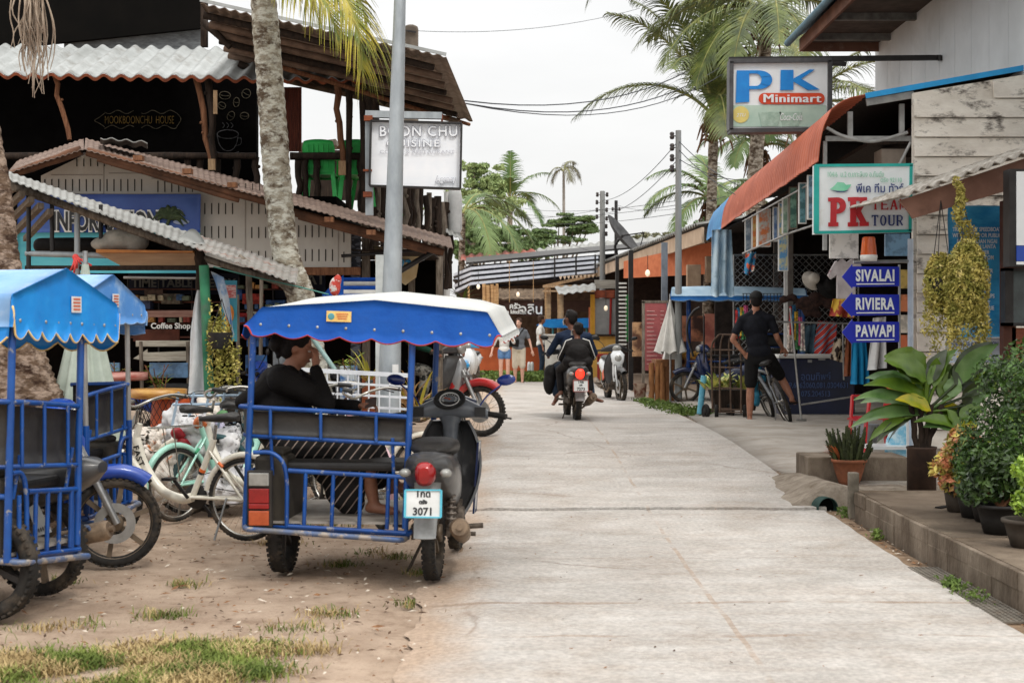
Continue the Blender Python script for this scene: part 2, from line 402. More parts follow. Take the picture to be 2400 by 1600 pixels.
 g6 = N.new('ShaderNodeMath'); g6.operation = 'MULTIPLY'; L.new(g2.outputs[0], g6.inputs[0]); L.new(g5.outputs[0], g6.inputs[1])
 g3 = N.new('ShaderNodeMix'); g3.data_type = 'RGBA'; g3.blend_type = 'MULTIPLY'; g3.inputs[0].default_value = 1; L.new(o, g3.inputs[6]); L.new(g6.outputs[0], g3.inputs[7])
 L.new(g3.outputs[2], b.inputs['Base Color'])
 return m
road_m = road_mat()
def ledge(y):
 e = -.50+.12*mnoise.noise(Vector((y*1.3, 3, 0)))+.05*mnoise.noise(Vector((y*6, 9, 0)))
 if y > 17: e -= (y-17)*.03
 if y > 27: e -= (y-27)*.4
 return e
def redge(y): return 2.44+.03*mnoise.noise(Vector((y*3, 5, 0)))+(.01*(y-7)) if y < 11.3 else 2.5
def slab(y0, y1, dz, name='road'):
 mb = MB(); n = max(4, int((y1-y0)/.06)) if y1 < 20 else int((y1-y0)/.4); nx = 60; vs = []
 for i in range(n+1):
  y = y0+(y1-y0)*i/n; a, r = ledge(y), redge(y)
  for k in range(nx+1):
   x = a+(r-a)*k/nx; yy = y
   if i == 0 and y0 > 5: yy = y+.035*mnoise.noise(Vector((x*2.2, 4, y0)))+.02*mnoise.noise(Vector((x*9, 4, y0)))
   if i == n and y1 < 14: yy = y+.035*mnoise.noise(Vector((x*2.2, 4, y1)))-.006+.014*mnoise.noise(Vector((x*7, 1, y1)))
   z = gz(y)+dz+.007*mnoise.noise(Vector((x*1.1, y*1.1, 2)))+.003*mnoise.noise(Vector((x*5, y*5, 2)))
   f = min(1, (x-a)/.35); z = z*f+(1-f)*(gz(y)-.014)
   jt = abs(x-1.08-.03*mnoise.noise(Vector((y*1.4, 1, 0))))
   if jt < .03: z -= .004
   vs.append((x, yy, z))
 w_ = nx+1; mb.add(vs, [(i*w_+k, i*w_+k+1, (i+1)*w_+k+1, (i+1)*w_+k) for i in range(n) for k in range(nx)], True)
 for i0 in (0, n):
  vv = []
  for k in range(nx+1): v = vs[i0*w_+k]; vv += [v, (v[0], v[1], v[2]-.08)]
  mb.add(vv, [(2*k, 2*k+1, 2*k+3, 2*k+2) for k in range(nx)], False)
 vv = []
 for i in range(n+1): v = vs[i*w_+nx]; vv += [v, (v[0], v[1], v[2]-.08)]
 mb.add(vv, [(2*k, 2*k+1, 2*k+3, 2*k+2) for k in range(n)], False)
 return struct(mb.build(name, road_m))
slab(1.0, 11.29, .012); slab(11.30, 60, .032)
mb = MB(); mb.sheet(lambda u, v: (-.35+u*2.95, 1+v*59, gz(1+v*59)-.006), 4, 120)
gut_m = mat('gutter_earth', S(140,118,96), S(104,86,70), rough=1, sc=9, bump=.7, dirt=S(160,140,118), dirt_sc=7)
struct(mb.build('gutter', gut_m))
apron_m = mat('apron_concrete', S(186,180,172), S(160,152,142), rough=.9, sc=1.8, bump=.4, bsc=60, detail=12, dirt=S(140,128,114), dirt_sc=1.6, dlo=.5, dhi=.8)
ap = [(1850,1032),(1940,1066),(1960,1105),(2070,1140)]
mb = MB()
def apf(u, v):
 y = 12.6+v*17; x0 = 2.5+max(0, (14.0-y))*.25
 if y > 18.5: x0 = 2.5+min(1, (y-18.5)/5)*.25
 x = x0+u*(10-x0)
 return (x, y, gz(y)+.045-(.03 if u == 0 else 0))
mb.sheet(apf, 20, 60, .08)
struct(mb.build('pavement', apron_m))
kerb_m = mat('kerb_concrete', S(134,122,108), S(92,80,68), rough=.95, sc=3, bump=.5, bsc=40, stretch=(1,1,.5), dirt=S(70,60,50), dirt_sc=4, dlo=.48, dhi=.72)
terr_m = mat('terrace_concrete', S(134,120,104), S(104,90,76), rough=.95, sc=2, bump=.4, bsc=50, dirt=S(76,64,52), dirt_sc=2.4, dlo=.5, dhi=.75)
kz = lambda y: gz(y)+.215
mb = MB(); y = 1.0
while y < 10.9:
 L_ = .40
 y1 = min(y+L_, 10.93)
 for zz in ((-.25, .105), (.112, .1975)):
  jj = random.uniform(-.006, .006)
  mb.bb((2.63+jj, y+.004, gz(y)+zz[0]), (2.79+jj, y1-.004, kz(y)+(zz[1]-.2)))
 y = y1
struct(mb.build('kerb', kerb_m, bevel=.006))
mb = MB()
for (ya, yb) in ((.5, 6.4), (6.42, 8.55), (8.57, 10.93)):
 mb.sheet(lambda u, v: (2.66+u*7.3, ya+(yb-ya)*v, kz(ya+(yb-ya)*v)+.002), 6, 10, .03)
mb.bb((2.81, .5, -.3), (9.9, 10.90, kz(9)-.06))
struct(mb.build('terrace', terr_m))
# lofted shapes
def loft(mb, secs, n=18, axis='Y', e=.75, cap=True):
 """secs: (pos, c1, c2, r1, r2): ring at pos along axis; axis Y -> ring in XZ; axis X -> ring in YZ; axis Z -> ring in XY"""
 vs = []
 def se(t): return (abs(cos(t))**e*(1 if cos(t) >= 0 else -1), abs(sin(t))**e*(1 if sin(t) >= 0 else -1))
 for (p, a, b, ra, rb) in secs:
  for j in range(n):
   u, v = se(2*pi*j/n)
   q = (a+ra*u, b+rb*v)
   vs.append((q[0], p, q[1]) if axis == 'Y' else ((p, q[0], q[1]) if axis == 'X' else (q[0], q[1], p)))
 k = len(secs)
 fs = [(i*n+j, i*n+(j+1) % n, (i+1)*n+(j+1) % n, (i+1)*n+j) for i in range(k-1) for j in range(n)]
 mb.add(vs, fs, True)
 if cap:
  mb.add(vs[:n], [tuple(range(n))], False); mb.add(vs[-n:], [tuple(range(n))], False)
 return mb
def crv(pts, n=6):
 """Catmull-Rom through pts"""
 pts = [Vector(p) for p in pts]; P_ = [pts[0]*2-pts[1]]+pts+[pts[-1]*2-pts[-2]]; out = []
 for i in range(1, len(P_)-2):
  for k in range(n):
   t = k/n; a, b, c, d = P_[i-1], P_[i], P_[i+1], P_[i+2]
   out.append(.5*((2*b)+(c-a)*t+(2*a-5*b+4*c-d)*t*t+(3*b-a-3*c+d)*t**3))
 return out+[pts[-1]]
def moto_wheel(root, M, y, R=.28, tr=.038, style='cast', rim=None, disc=False, x=0, name='wheel', tw=1.0):
 rim = rim or rim_bronze
 mb = MB(); c = Vector((x, y, R))
 Rr = R-tr*1.5
 mb.torus(c, Rr, .014, n=36, m=6, flat=2.0); mb.lathe([(.05,-.05),(.055,-.03),(.035,-.02),(.035,.02),(.055,.03),(.05,.05),(.0,.052)], c, 16, 'X')
 mb.lathe([(0,-.052),(.05,-.05)], c, 16, 'X')
 if style == 'cast':
  for k in range(6):
   a = 2*pi*k/6+.3; d = Vector((0, cos(a), sin(a))); t = Vector((0, -sin(a), cos(a)))
   mb.beam(c+d*.03, c+d*Rr+t*.012, .028, .03)
 else:
  for k in range(30):
   a = 2*pi*k/30; sg = 1 if k % 2 else -1
   mb.tube([c+Vector((sg*.03, .045*cos(a+.5*sg), .045*sin(a+.5*sg))), c+Vector((0, Rr*cos(a), Rr*sin(a)))], .0022, 4, cap=False)
 if disc:
  mb2 = MB(); mb2.lathe([(.07,.052),(.125,.052),(.125,.057),(.07,.057),(.07,.052)], c, 28, 'X');
 w_ = mb.xf(M).build(name, rim, root, world=False)
 t = MB(); t.torus(c, R-tr, tr, n=48, m=10, flat=tw)
 for k in range(44):
  a = 2*pi*k/44
  for sx in (-.6, .6):
   d = Vector((0, cos(a+.03*sx), sin(a+.03*sx))); q = c+Vector((sx*tr*tw, 0, 0))+d*(R-tr*.28)
   tt = Vector((0, -sin(a), cos(a)))
   t.beam(q-tt*.010, q+tt*.010, tr*.9*tw, .012, up=d)
 t.xf(M).build('tyre', black_rubber, w_, world=False)
 if disc: mb2.sm = [False]*len(mb2.sm); mb2.xf(M).build('brake_disc', steel, w_, world=False)
 return w_
def plate_part(root, M, c, txt, w=.20, h=.15, tilt=0, back=(0,-1,0), frame=None):
 """number plate facing -Y of the vehicle"""
 R = Matrix.Rotation(tilt, 4, 'X')
 mb = MB(); mb.box((0,0,0), (w, .004, h)); T = M @ Matrix.Translation(c) @ R
 mb.xf(T); p = mb.build('licence_plate', mat('plate_white', S(226,228,228), S(205,208,206), rough=.4), root, world=False)
 if frame:
  f = MB()
  for (a, b) in (((-w/2,-h/2),(w/2,-h/2)), ((w/2,-h/2),(w/2,h/2)), ((w/2,h/2),(-w/2,h/2)), ((-w/2,h/2),(-w/2,-h/2))):
   f.beam((a[0], -.004, a[1]), (b[0], -.004, b[1]), .012, .008)
  f.xf(T).build('plate_frame', frame, p, world=False)
 ink = mat('plate_ink', S(20,20,24), S(40,40,44), rough=.5)
 m_ = MB()
 for body, z, s in txt:
  t = text_mb(body, (0, -.004, z), (1,0,0), (0,0,1), s, off=.0016, ext=.001)
  m_.add(t.v, t.f, False)
 if m_.v: m_.xf(T).build('lettering', ink, p, world=False)
 return p
def scooter(root, M, c_body, c_shield, c_fender=None, plate=None, seat=True, dark=None, wheel='spoke', disc=False, rearlamp=True,
 tall=0.0, basket=False, mirror_m=None, dash=True, cowl=False, light_on=False, headcap=None, mirrors=(1,1), steer=0.0, rim=None, pf=None, rearfender=True):
 c_fender = c_fender or c_body; dark = dark or black_plastic
 def B(mb, n, m_, par=None, **k): return mb.xf(M).build(n, m_, par or root, world=False, **k)
 moto_wheel(root, M, 0, style=wheel, rim=rim)
 SM = M @ Matrix.Translation((0,1.02,0)) @ Matrix.Rotation(steer, 4, 'Z') @ Matrix.Translation((0,-1.02,0))
 def BS(mb, n, m_, par=None, **k): return mb.xf(SM).build(n, m_, par or root, world=False, **k)
 moto_wheel(root, SM, 1.22, style=wheel, disc=disc, tr=.034, rim=rim)
 b = MB()
 for sx in (-1,1): b.tube([(sx*.068,1.235,.28),(sx*.068,1.12,.52),(sx*.05,1.02,.72)], [.022,.024,.022], 10)
 b.tube([(0,1.03,.70),(0,.92,.93)], .026, 10); b.box((0,1.05,.66), (.16,.05,.03))
 BS(b, 'fork', steel)
 b = MB(); b.torus((0,1.22,.28), .315, .048, a0=RAD(52), a1=RAD(150), n=18, m=8, flat=1.15)
 BS(b, 'front_fender', c_fender)
 def sh(u, v):
  x = (u-.5)*2; z = .32+v*.56+tall
  hw = .085+.115*max(0,sin(pi*min(1,v*.92+.04)))**.7
  y = .70+.26*v+.05*sin(v*pi)-.14*abs(x)**2.2
  return (x*hw, y+.02, z)
 b = MB(); b.sheet(sh, 14, 12, .018); BS2 = B(b, 'leg_shield', c_shield)
 b = MB(); loft(b, [(.36,0,.86,.05,.06),(.5,0,.9,.075,.08),(.65,0,.95,.085,.08),(.8,0,.97,.07,.06),(.88+tall,0,.94,.04,.04)], axis='Z')
 B(b, 'front_cowl', c_body)
 b = MB(); loft(b, [(-.39,0,.72,.05,.03),(-.32,0,.70,.115,.075),(-.16,0,.655,.15,.12),(.10,0,.60,.155,.15),(.36,0,.52,.13,.14),(.56,0,.44,.085,.10),(.74,0,.42,.06,.09),(.84,0,.50,.045,.10)])
 B(b, 'body_cowl', c_body)
 if seat:
  b = MB(); loft(b, [(-.22,0,.775,.05,.015),(-.15,0,.785,.115,.035),(0,0,.79,.13,.045),(.2,0,.78,.135,.05),(.42,0,.745,.11,.045),(.56,0,.70,.05,.03)])
  B(b, 'seat', black_vinyl)
 if rearlamp:
  b = MB(); loft(b, [(-.425,0,.655,.03,.045),(-.41,0,.66,.05,.065),(-.37,0,.665,.06,.068),(-.30,0,.67,.06,.06)])
  lamp = red_lens if not light_on else mat('lit_tail_light', S(255,60,40), S(230,40,30), rough=.3, emit=S(255,50,30), estr=1.6)
  tl = B(b, 'tail_light', lamp)
  for sx in (-1,1): b = MB(); b.ell((sx*.115,-.36,.665), (.035,.04,.026), 10, 6); B(b, 'indicator', clear_lens)
 if plate:
  plate_part(root, M, (0,-.46,.505), plate, tilt=RAD(-8), frame=pf)
 b = MB()
 def rf(u, v):
  a = RAD(100+70*v); r = .335
  x = (u-.5)*.13; return (x*(1-.25*v), -r*cos(a-pi/2)*.98-.05, .28+r*sin(a-pi/2)+.03)
 b.sheet(lambda u, v: ((u-.5)*(.14-.03*v), -.28-.14*v+.12*(u-.5)**2, .60-.30*v), 6, 6, .012)
 if rearfender: B(b, 'rear_fender', mat('grey_plastic', S(150,152,152), S(110,110,108), rough=.5))
 b = MB(); b.box((0,.56,.30), (.20,.26,.20)); b.lathe([(.0,-.13),(.085,-.125),(.09,-.05),(.09,.05),(.085,.125),(0,.13)], (0,.50,.29), 18, 'X')
 b.tube([(0,.66,.33),(0,.84,.36)], .062, 12)
 for k in range(5): b.lathe([(.078,-.004),(.078,.004)], (0,.70+.03*k,.335+.005*k), 14, 'Y', cap=True)
 for sx in (-1,1):
  b.beam((sx*.085,0,.28), (sx*.07,.42,.30), .022, .045); b.tube([(sx*.10,.02,.31),(sx*.085,.14,.62)], .013, 8)
 b.box((-.115,-.02,.28), (.02,.07,.07)); b.box((-.12,.2,.29), (.016,.46,.075))
 b.tube([(-.21,.40,.22),(.21,.40,.22)], .014, 8); b.tube([(-.18,.13,.30),(-.26,.12,.31)], .014, 8); b.tube([(.16,.13,.30),(.28,.12,.31)], .016, 8)
 b.tube([(-.10,.33,.2),(-.18,.20,.02)], .010, 6)
 B(b, 'engine', engine_m)
 for sx in (-1,1):
  b = MB(); b.tube([(sx*.10,.02,.31),(sx*.085,.14,.62)], .014, 8)
  for k in range(7): b.torus((sx*(.1-.0018*k), .03+.014*k, .36+.032*k), .026, .007, axis='Z', n=12, m=5)
  B(b, 'shock_absorber', mat('shock_spring', S(150,140,130), S(90,80,72), rough=.5, metal=.5))
 b = MB(); b.tube(crv([(.10,.70,.24),(.12,.55,.16),(.135,.35,.19),(.15,.2,.23)]), .016, 8)
 b.tube([(.15,.22,.23),(.165,.05,.265),(.185,-.30,.35),(.187,-.32,.355)], [.03,.05,.058,.045], 14); b.tube([(.187,-.31,.353),(.19,-.345,.36)], .018, 10)
 B(b, 'exhaust', mat('brown_exhaust', S(150,130,108), S(96,82,70), rough=.55, metal=.35, sc=9))
 b = MB(); hz = .945+tall; hy = .88
 loft(b, [(-.25,hy-.05,hz-.02,.028,.028),(-.19,hy-.03,hz,.04,.042),(-.1,hy,hz+.02,.075,.065),(0,hy+.02,hz+.03,.095,.075),(.1,hy,hz+.02,.075,.065),(.19,hy-.03,hz,.04,.042),(.25,hy-.05,hz-.02,.028,.028)], axis='X')
 loft(b, [(.76+tall,0,hy+.03,.045,.05),(.86+tall,0,hy+.02,.055,.055),(.93+tall,0,hy,.09,.06)], axis='Z')
 hb = BS(b, 'handlebar', c_shield if headcap is None else headcap)
 for sx in (-1,1):
  b = MB(); b.tube([(sx*.22,hy-.04,hz-.012),(sx*.37,hy-.10,hz-.03)], .019, 10); BS(b, 'grip', black_rubber)
  b = MB(); b.tube([(sx*.21,hy-.03,hz-.015),(sx*.30,hy-.02,hz-.03),(sx*.40,hy-.06,hz-.045)], .006, 6); b.box((sx*.20,hy-.06,hz), (.07,.05,.06)); BS(b, 'brake_lever', black_plastic)
 b = MB(); b.ell((0,hy+.10,hz+.015), (.085,.05,.062), 16, 10)
 hl = BS(b, 'headlight', clear_lens)
 if dash:
  Rm = Matrix.Rotation(RAD(-52), 3, 'X')
  dc = Vector((0,hy-.055,hz+.075))
  b = MB(); b.lathe([(.0,.0),(.085,.0),(.095,.012),(.105,.004)], dc, 24, 'Z', M=Matrix.Rotation(RAD(38), 3, 'X'))
  for v in b.v: pass
  sp_ = BS(b, 'speedometer', black_plastic)
  b = MB(); MR = Matrix.Rotation(RAD(38), 3, 'X'); b.lathe([(.058,.004),(.064,.010),(.066,.004)], dc, 24, 'Z', M=MR)
  for k in range(13):
   a = RAD(-30+k*20); d = MR @ Vector((cos(a), sin(a), 0)); n_ = MR @ Vector((0,0,1))
   b.beam(dc+d*.038+n_*.006, dc+d*.05+n_*.006, .004, .002, up=n_)
  BS(b, 'dial_marks', mat('dial_white', S(225,225,220), rough=.5), sp_)
  b = MB(); n_ = MR @ Vector((0,0,1)); b.beam(dc+n_*.008, dc+n_*.008+MR @ Vector((-.035,.012,0)), .006, .003, up=n_); b.ell(dc+n_*.006, (.008,.008,.006), 8, 5)
  BS(b, 'needle', amber_lens, sp_)
 mm = mirror_m or black_plastic
 for sx, on in ((-1, mirrors[0]), (1, mirrors[1])):
  if not on: continue
  b = MB(); b.tube(crv([(sx*.19,hy-.03,hz+.03),(sx*.24,hy+.0,hz+.10),(sx*.33,hy+.02,hz+.17)]), .006, 6)
  b.ell((sx*.36,hy+.03,hz+.20), (.062,.014,.036), 14, 8, M=Matrix.Rotation(RAD(-8*sx), 3, 'Y'))
  BS(b, 'mirror', mm)
 if basket:
  b = MB()
  for k in range(8):
   for zz in (0,1): pass
  for zz in (.62,.70,.78,.86):
   b.tube([(-.15,1.05,zz),(.15,1.05,zz),(.15,1.28,zz),(-.15,1.28,zz)], .004, 5, closed=True)
  for q in range(7):
   xx = -.15+.05*q; b.tube([(xx,1.05,.86),(xx,1.05,.62),(xx,1.28,.62),(xx,1.28,.86)], .004, 5)
  BS(b, 'basket', dark_metal)
# sidecar
def sidecar(root, xl, xr, prof, dz=.08, canopy_top=None, canopy_side=None, trim_m=None, depth=1.15, scal=8, ridge_up=.09, amp=.028,
 posts_m=None, lamp=True, sticker='amber', low=(1.475,1.40), wheel=True, backrest='rear', cy0=-.02, cy1=1.32, side_top=True, T=None, wy=.33, bz=(1.018,.85)):
 T = T or Matrix.Identity(4)
 def B(mb, n, m_, par=None, **k): return mb.xf(T).build(n, m_, par or root, world=False, **k)
 bp = blue_paint; W = xr-xl
 def X(t): return xl+W*t
 pm = posts_m or bp
 for i, (t, y) in enumerate(((0,0),(1,0),(0,depth),(1,depth))):
  b = MB(); x = X(t)
  if pm is bp: b.tube([(x-.02,y,.32),(x+.03,y,prof_z(prof, x)-.03+dz*y/1.3)], .019, 10)
  else:
   b.tube([(x,y,.85),(x+.03,y,prof_z(prof, x)-.02)], .017, 10)
  B(b, 'post', pm)
  if pm is not bp:
   b = MB(); b.tube([(x-.01,y,.32),(x,y,.87)], .022, 10); B(b, 'post_sleeve', bp)
 b = MB(); zb = .32
 b.tube([(X(0),0,zb),(X(1),0,zb-.03),(X(1),depth,zb-.03),(X(0),depth,zb)], .018, 8, closed=True)
 b.tube([(X(0),0,.64),(X(0),depth,.64)], .015, 8); b.tube([(X(1),0,.60),(X(1),depth,.60)], .015, 8)
 b.tube([(X(1)-.02,depth,.30),(X(1)-.02,depth,.62)], .014, 8)
 for k in range(5):
  yy = depth*(k+1)/6; b.tube([(X(0),yy,zb),(X(0),yy,.64)], .010, 6)
  if k in (1,3): b.tube([(X(1),yy,zb),(X(1),yy,.60)], .010, 6)
 b.tube([(X(.5),depth,zb),(X(.5),depth,.62)], .012, 6); b.tube([(X(0),depth,.62),(X(1),depth,.60)], .014, 8)
 b.tube([(X(1),.3,.35),(.0,.42,.32)], .016, 8); b.tube([(X(1),.9,.33),(.0,.75,.34)], .016, 8)
 b.tube([(X(1),.25,.58),(.0,.2,.55)], .013, 8)
 B(b, 'frame', bp)
 b = MB(); gl = X(.25); gr = X(.985)
 b.tube(crv([(gl-.01,0,.32),(gl-.015,0,.64),(X(.16),0,.745),(X(.03),0,.755)], 5), .013, 8)
 b.tube([(gl,0,.65),(gr,0,.615)], .014, 8); b.tube([(gl,-.005,.327),(gr,-.005,.293)], .013, 8)
 for k in range(4): x = gl+(gr-gl)*(.14+.235*k); b.tube([(x+.006,0,.64-.02*k/4),(x-.006,0,.315)], .012, 8)
 for xx in (gr-.06, gr): b.tube([(xx,0,.62),(xx,0,.30)], .013, 8)
 b.tube([(X(.12),-.004,.64),(X(.12),-.004,.32)], .012, 8)
 B(b, 'rear_gate', bp)
 b = MB(); b.tube(crv([(X(0)-.02,.1,.325),(X(0),-.06,.318),(X(.15),-.08,.31),(X(.85),-.08,.27),(gr-.02,-.06,.262),(gr,.05,.262)], 5), .017, 8)
 B(b, 'bumper', mat('worn_blue_bar', S(70,100,150), S(110,112,116), rough=.5, metal=.3, sc=9, dirt=S(160,150,140), dirt_sc=12, dlo=.52, dhi=.6))
 b = MB(); z1, z0 = bz
 b.tube(crv([(X(1),0,z1-.053),(X(.5),0,z1-.023),(X(0),0,z1),(X(0)-.06,.12,z1),(X(0)-.07,.45,z1-.01)], 5), .014, 8)
 b.tube([(X(1),0,z0-.045),(X(0),0,z0),(X(0)-.05,.1,z0),(X(0)-.06,.45,z0)], .012, 8)
 for t in (.14,.455,.80): b.tube([(X(t),-.012,z1-.05*t),(X(t),-.012,z0-.04*t)], .010, 8)
 for t in (.14,.9): b.tube([(X(t),0,.84),(X(t),.04,.62)], .011, 6)
 br = B(b, 'backrest_frame', bp)
 b = MB(); b.sheet(lambda u, v: (X(0)+(W*.99)*u, .004+.012*sin(v*pi), .01+z0-.04*u+(z1-z0-.03-.012*u)*v), 24, 4, .012)
 b.sheet(lambda u, v: (X(0)-.002-.055*min(1, u*3), .01+.42*u, .01+z0+(z1-z0-.02)*v), 10, 3, .012)
 B(b, 'backrest', black_vinyl)
 b = MB(); b.box((X(.55),.28,.665), (W*.84,.36,.055)); B(b, 'seat', black_vinyl, bevel=.02)
 b = MB(); b.box((X(.16),.75,.665), (W*.28,.6,.05)); B(b, 'seat', black_vinyl, bevel=.02)
 b = MB(); b.box((X(.5),depth/2,.345), (W*.96,depth-.04,.012)); B(b, 'floor', mat('metal_floor', S(175,168,160), S(130,122,112), rough=.6, metal=.2, sc=4))
 b = MB(); b.box((X(.12),.33,.52), (.19,.56,.42)); b.box((X(.12),.33,.745), (.16,.5,.05)); B(b, 'wheel_housing', mat('black_housing', S(48,46,42), S(70,64,56), rough=.6, sc=5), bevel=.03)
 if lamp:
  lx = X(.085)
  b = MB(); b.box((lx,-.045,.49), (.145,.05,.33)); tl = B(b, 'tail_light', mat('lamp_surround', S(60,56,52), S(40,38,36), rough=.6), bevel=.008)
  for (zc, h_, m_) in ((.605,.075,clear_lens), (.51,.085,red_lens), (.45,.03,red_lens), (.382,.085,amber_lens)):
   b = MB(); b.box((lx,-.076,zc), (.118,.02,h_)); B(b, 'lens', m_, tl, bevel=.005)
 if wheel:
  moto_wheel(root, T @ Matrix.Translation((X(.14),wy,0)), 0, style='cast', rim=dark_metal, tr=.045)
 top = canopy_top; side = canopy_side
 zs = lambda y: dz*(y/1.3)
 n = 28; pts = []
 xs_ = [p[0] for p in prof]; x0_, x1_ = xs_[0], xs_[-1]
 seg = [math.dist(prof[i], prof[i+1]) for i in range(len(prof)-1)]; tot = sum(seg)
 def pf(u):
  d = u*tot
  for i, q in enumerate(seg):
   if d <= q or i == len(seg)-1:
    t = min(1, d/q); a, b_ = prof[i], prof[i+1]
    return (a[0]+(b_[0]-a[0])*t, a[1]+(b_[1]-a[1])*t)
   d -= q
 def roof(u, v):
  x, z = pf(u); y = cy0+(cy1-cy0)*v
  inner = min(1, max(0, (u-.08)/.1))*min(1, max(0, (.92-u)/.1))
  return (x, y, z+zs(y)+ridge_up*sin(min(1, v*1.3)*pi*.5)*inner*(1 if v < .8 else 1-(v-.8)*1.5))
 b = MB(); b.sheet(roof, 40, 10, .006)
 cn = B(b, 'canopy', top)
 def low_z(x, k=0):
  t = (x-x0_)/(x1_-x0_); return low[0]+(low[1]-low[0])*min(1, t*1.0)
 def rear(u, v, y=cy0-.004):
  x, zt = pf(u); t = (x-x0_)/(x1_-x0_)
  zl = low_z(x)-amp*abs(sin(pi*scal*t))-.012*sin(pi*t)
  f = min(1, t/.03, (1-t)/.03)
  zl = zt+(zl-zt)*max(0.02, f)
  return (x+.004*sin(v*20+u*30)*(v), y-.012*v*v-.01*v*sin(u*31)*.5-.006*abs(sin(pi*scal*t))*v, zt+(zl-zt)*v)
 b = MB(); b.sheet(rear, 96, 5, .005);
 rv = B(b, 'rear_valance', side)
 b = MB(); b.tube([rear(i/120, 1) for i in range(121)], .006, 5); B(b, 'piping', trim_m, rv)
 b = MB()
 for k in range(scal+1):
  t = (k+.6)/(scal+1.0); x = x0_+(x1_-x0_)*t
  b.ell((x, cy0-.016, low_z(x)+.038), (.010,.006,.010), 8, 5)
 B(b, 'rivet', steel, rv)
 b = MB(); b.sheet(lambda u, v: (lambda p: (p[0], cy1+.004, p[2]+zs(cy1)))(rear(u, v)), 60, 3, .005); B(b, 'front_valance', side)
 for sg, xe, ze in ((-1, x0_, prof[0][1]), (1, x1_, prof[-1][1])):
  b = MB()
  def sv(u, v, xe=xe, ze=ze, sg=sg):
   y = cy0+(cy1-cy0)*u; dd = .03+.012*abs(sin(pi*5*u)) if sg > 0 and side_top else .05+amp*abs(sin(pi*7*u))
   return (xe+sg*.004+sg*.01*v, y, ze+zs(y)-dd*v)
  b.sheet(sv, 60, 3, .005); vv = B(b, 'side_valance', top if (sg > 0 and side_top) else side)
  b = MB(); b.tube([sv(i/60, 1) for i in range(61)], .005, 5); B(b, 'piping', trim_m, vv)
 b = MB()
 for y in (0, depth):
  b.tube([(X(0)+.03,y,prof_z(prof, X(0))-.04+zs(y)),(X(.5),y,prof_z(prof, X(.5))-.04+zs(y)),(X(1)+.03,y,prof_z(prof, X(1))-.04+zs(y))], .012, 6)
 for t in (0,1): b.tube([(X(t)+.03,0,prof_z(prof, X(t))-.04),(X(t)+.03,depth,prof_z(prof, X(t))-.04+zs(depth))], .012, 6)
 B(b, 'roof_bow', bp)
 if sticker == 'amber':
  xs2 = x0_+.56; b = MB(); b.box((xs2, cy0-.02, 1.545), (.145,.004,.062), Euler((0,RAD(2),0))); st = B(b, 'sticker', mat('sticker_yellow', S(232,208,130), S(222,170,90), rough=.5, sc=20))
  b = MB(); b.ell((xs2-.045,cy0-.0225,1.545), (.02,.002,.02), 12, 6); B(b, 'sticker_emblem', mat('sticker_teal', S(90,160,170), rough=.5), st)
  b = MB();
  for q in range(3): b.box((xs2+.02,cy0-.023,1.558-.013*q), (.07-.01*q,.002,.005))
  B(b, 'sticker_lines', mat('sticker_red', S(206,96,60), rough=.5), st)
 else:
  xs2 = (x0_+x1_)/2+.06; b = MB(); b.box((xs2, cy0-.022, sticker), (.09,.004,.085)); st = B(b, 'sticker', white_paint)
  b = MB()
  for q in range(4): b.box((xs2,cy0-.025,sticker+.028-.018*q), (.065,.002,.009))
  B(b, 'sticker_lines', mat('sticker_red', S(206,96,60), rough=.5), st)
def prof_z(prof, x):
 for i in range(len(prof)-1):
  a, b = prof[i], prof[i+1]
  if a[0] <= x <= b[0] and b[0] > a[0]: return a[1]+(b[1]-a[1])*(x-a[0])/(b[0]-a[0])
 return prof[0][1]
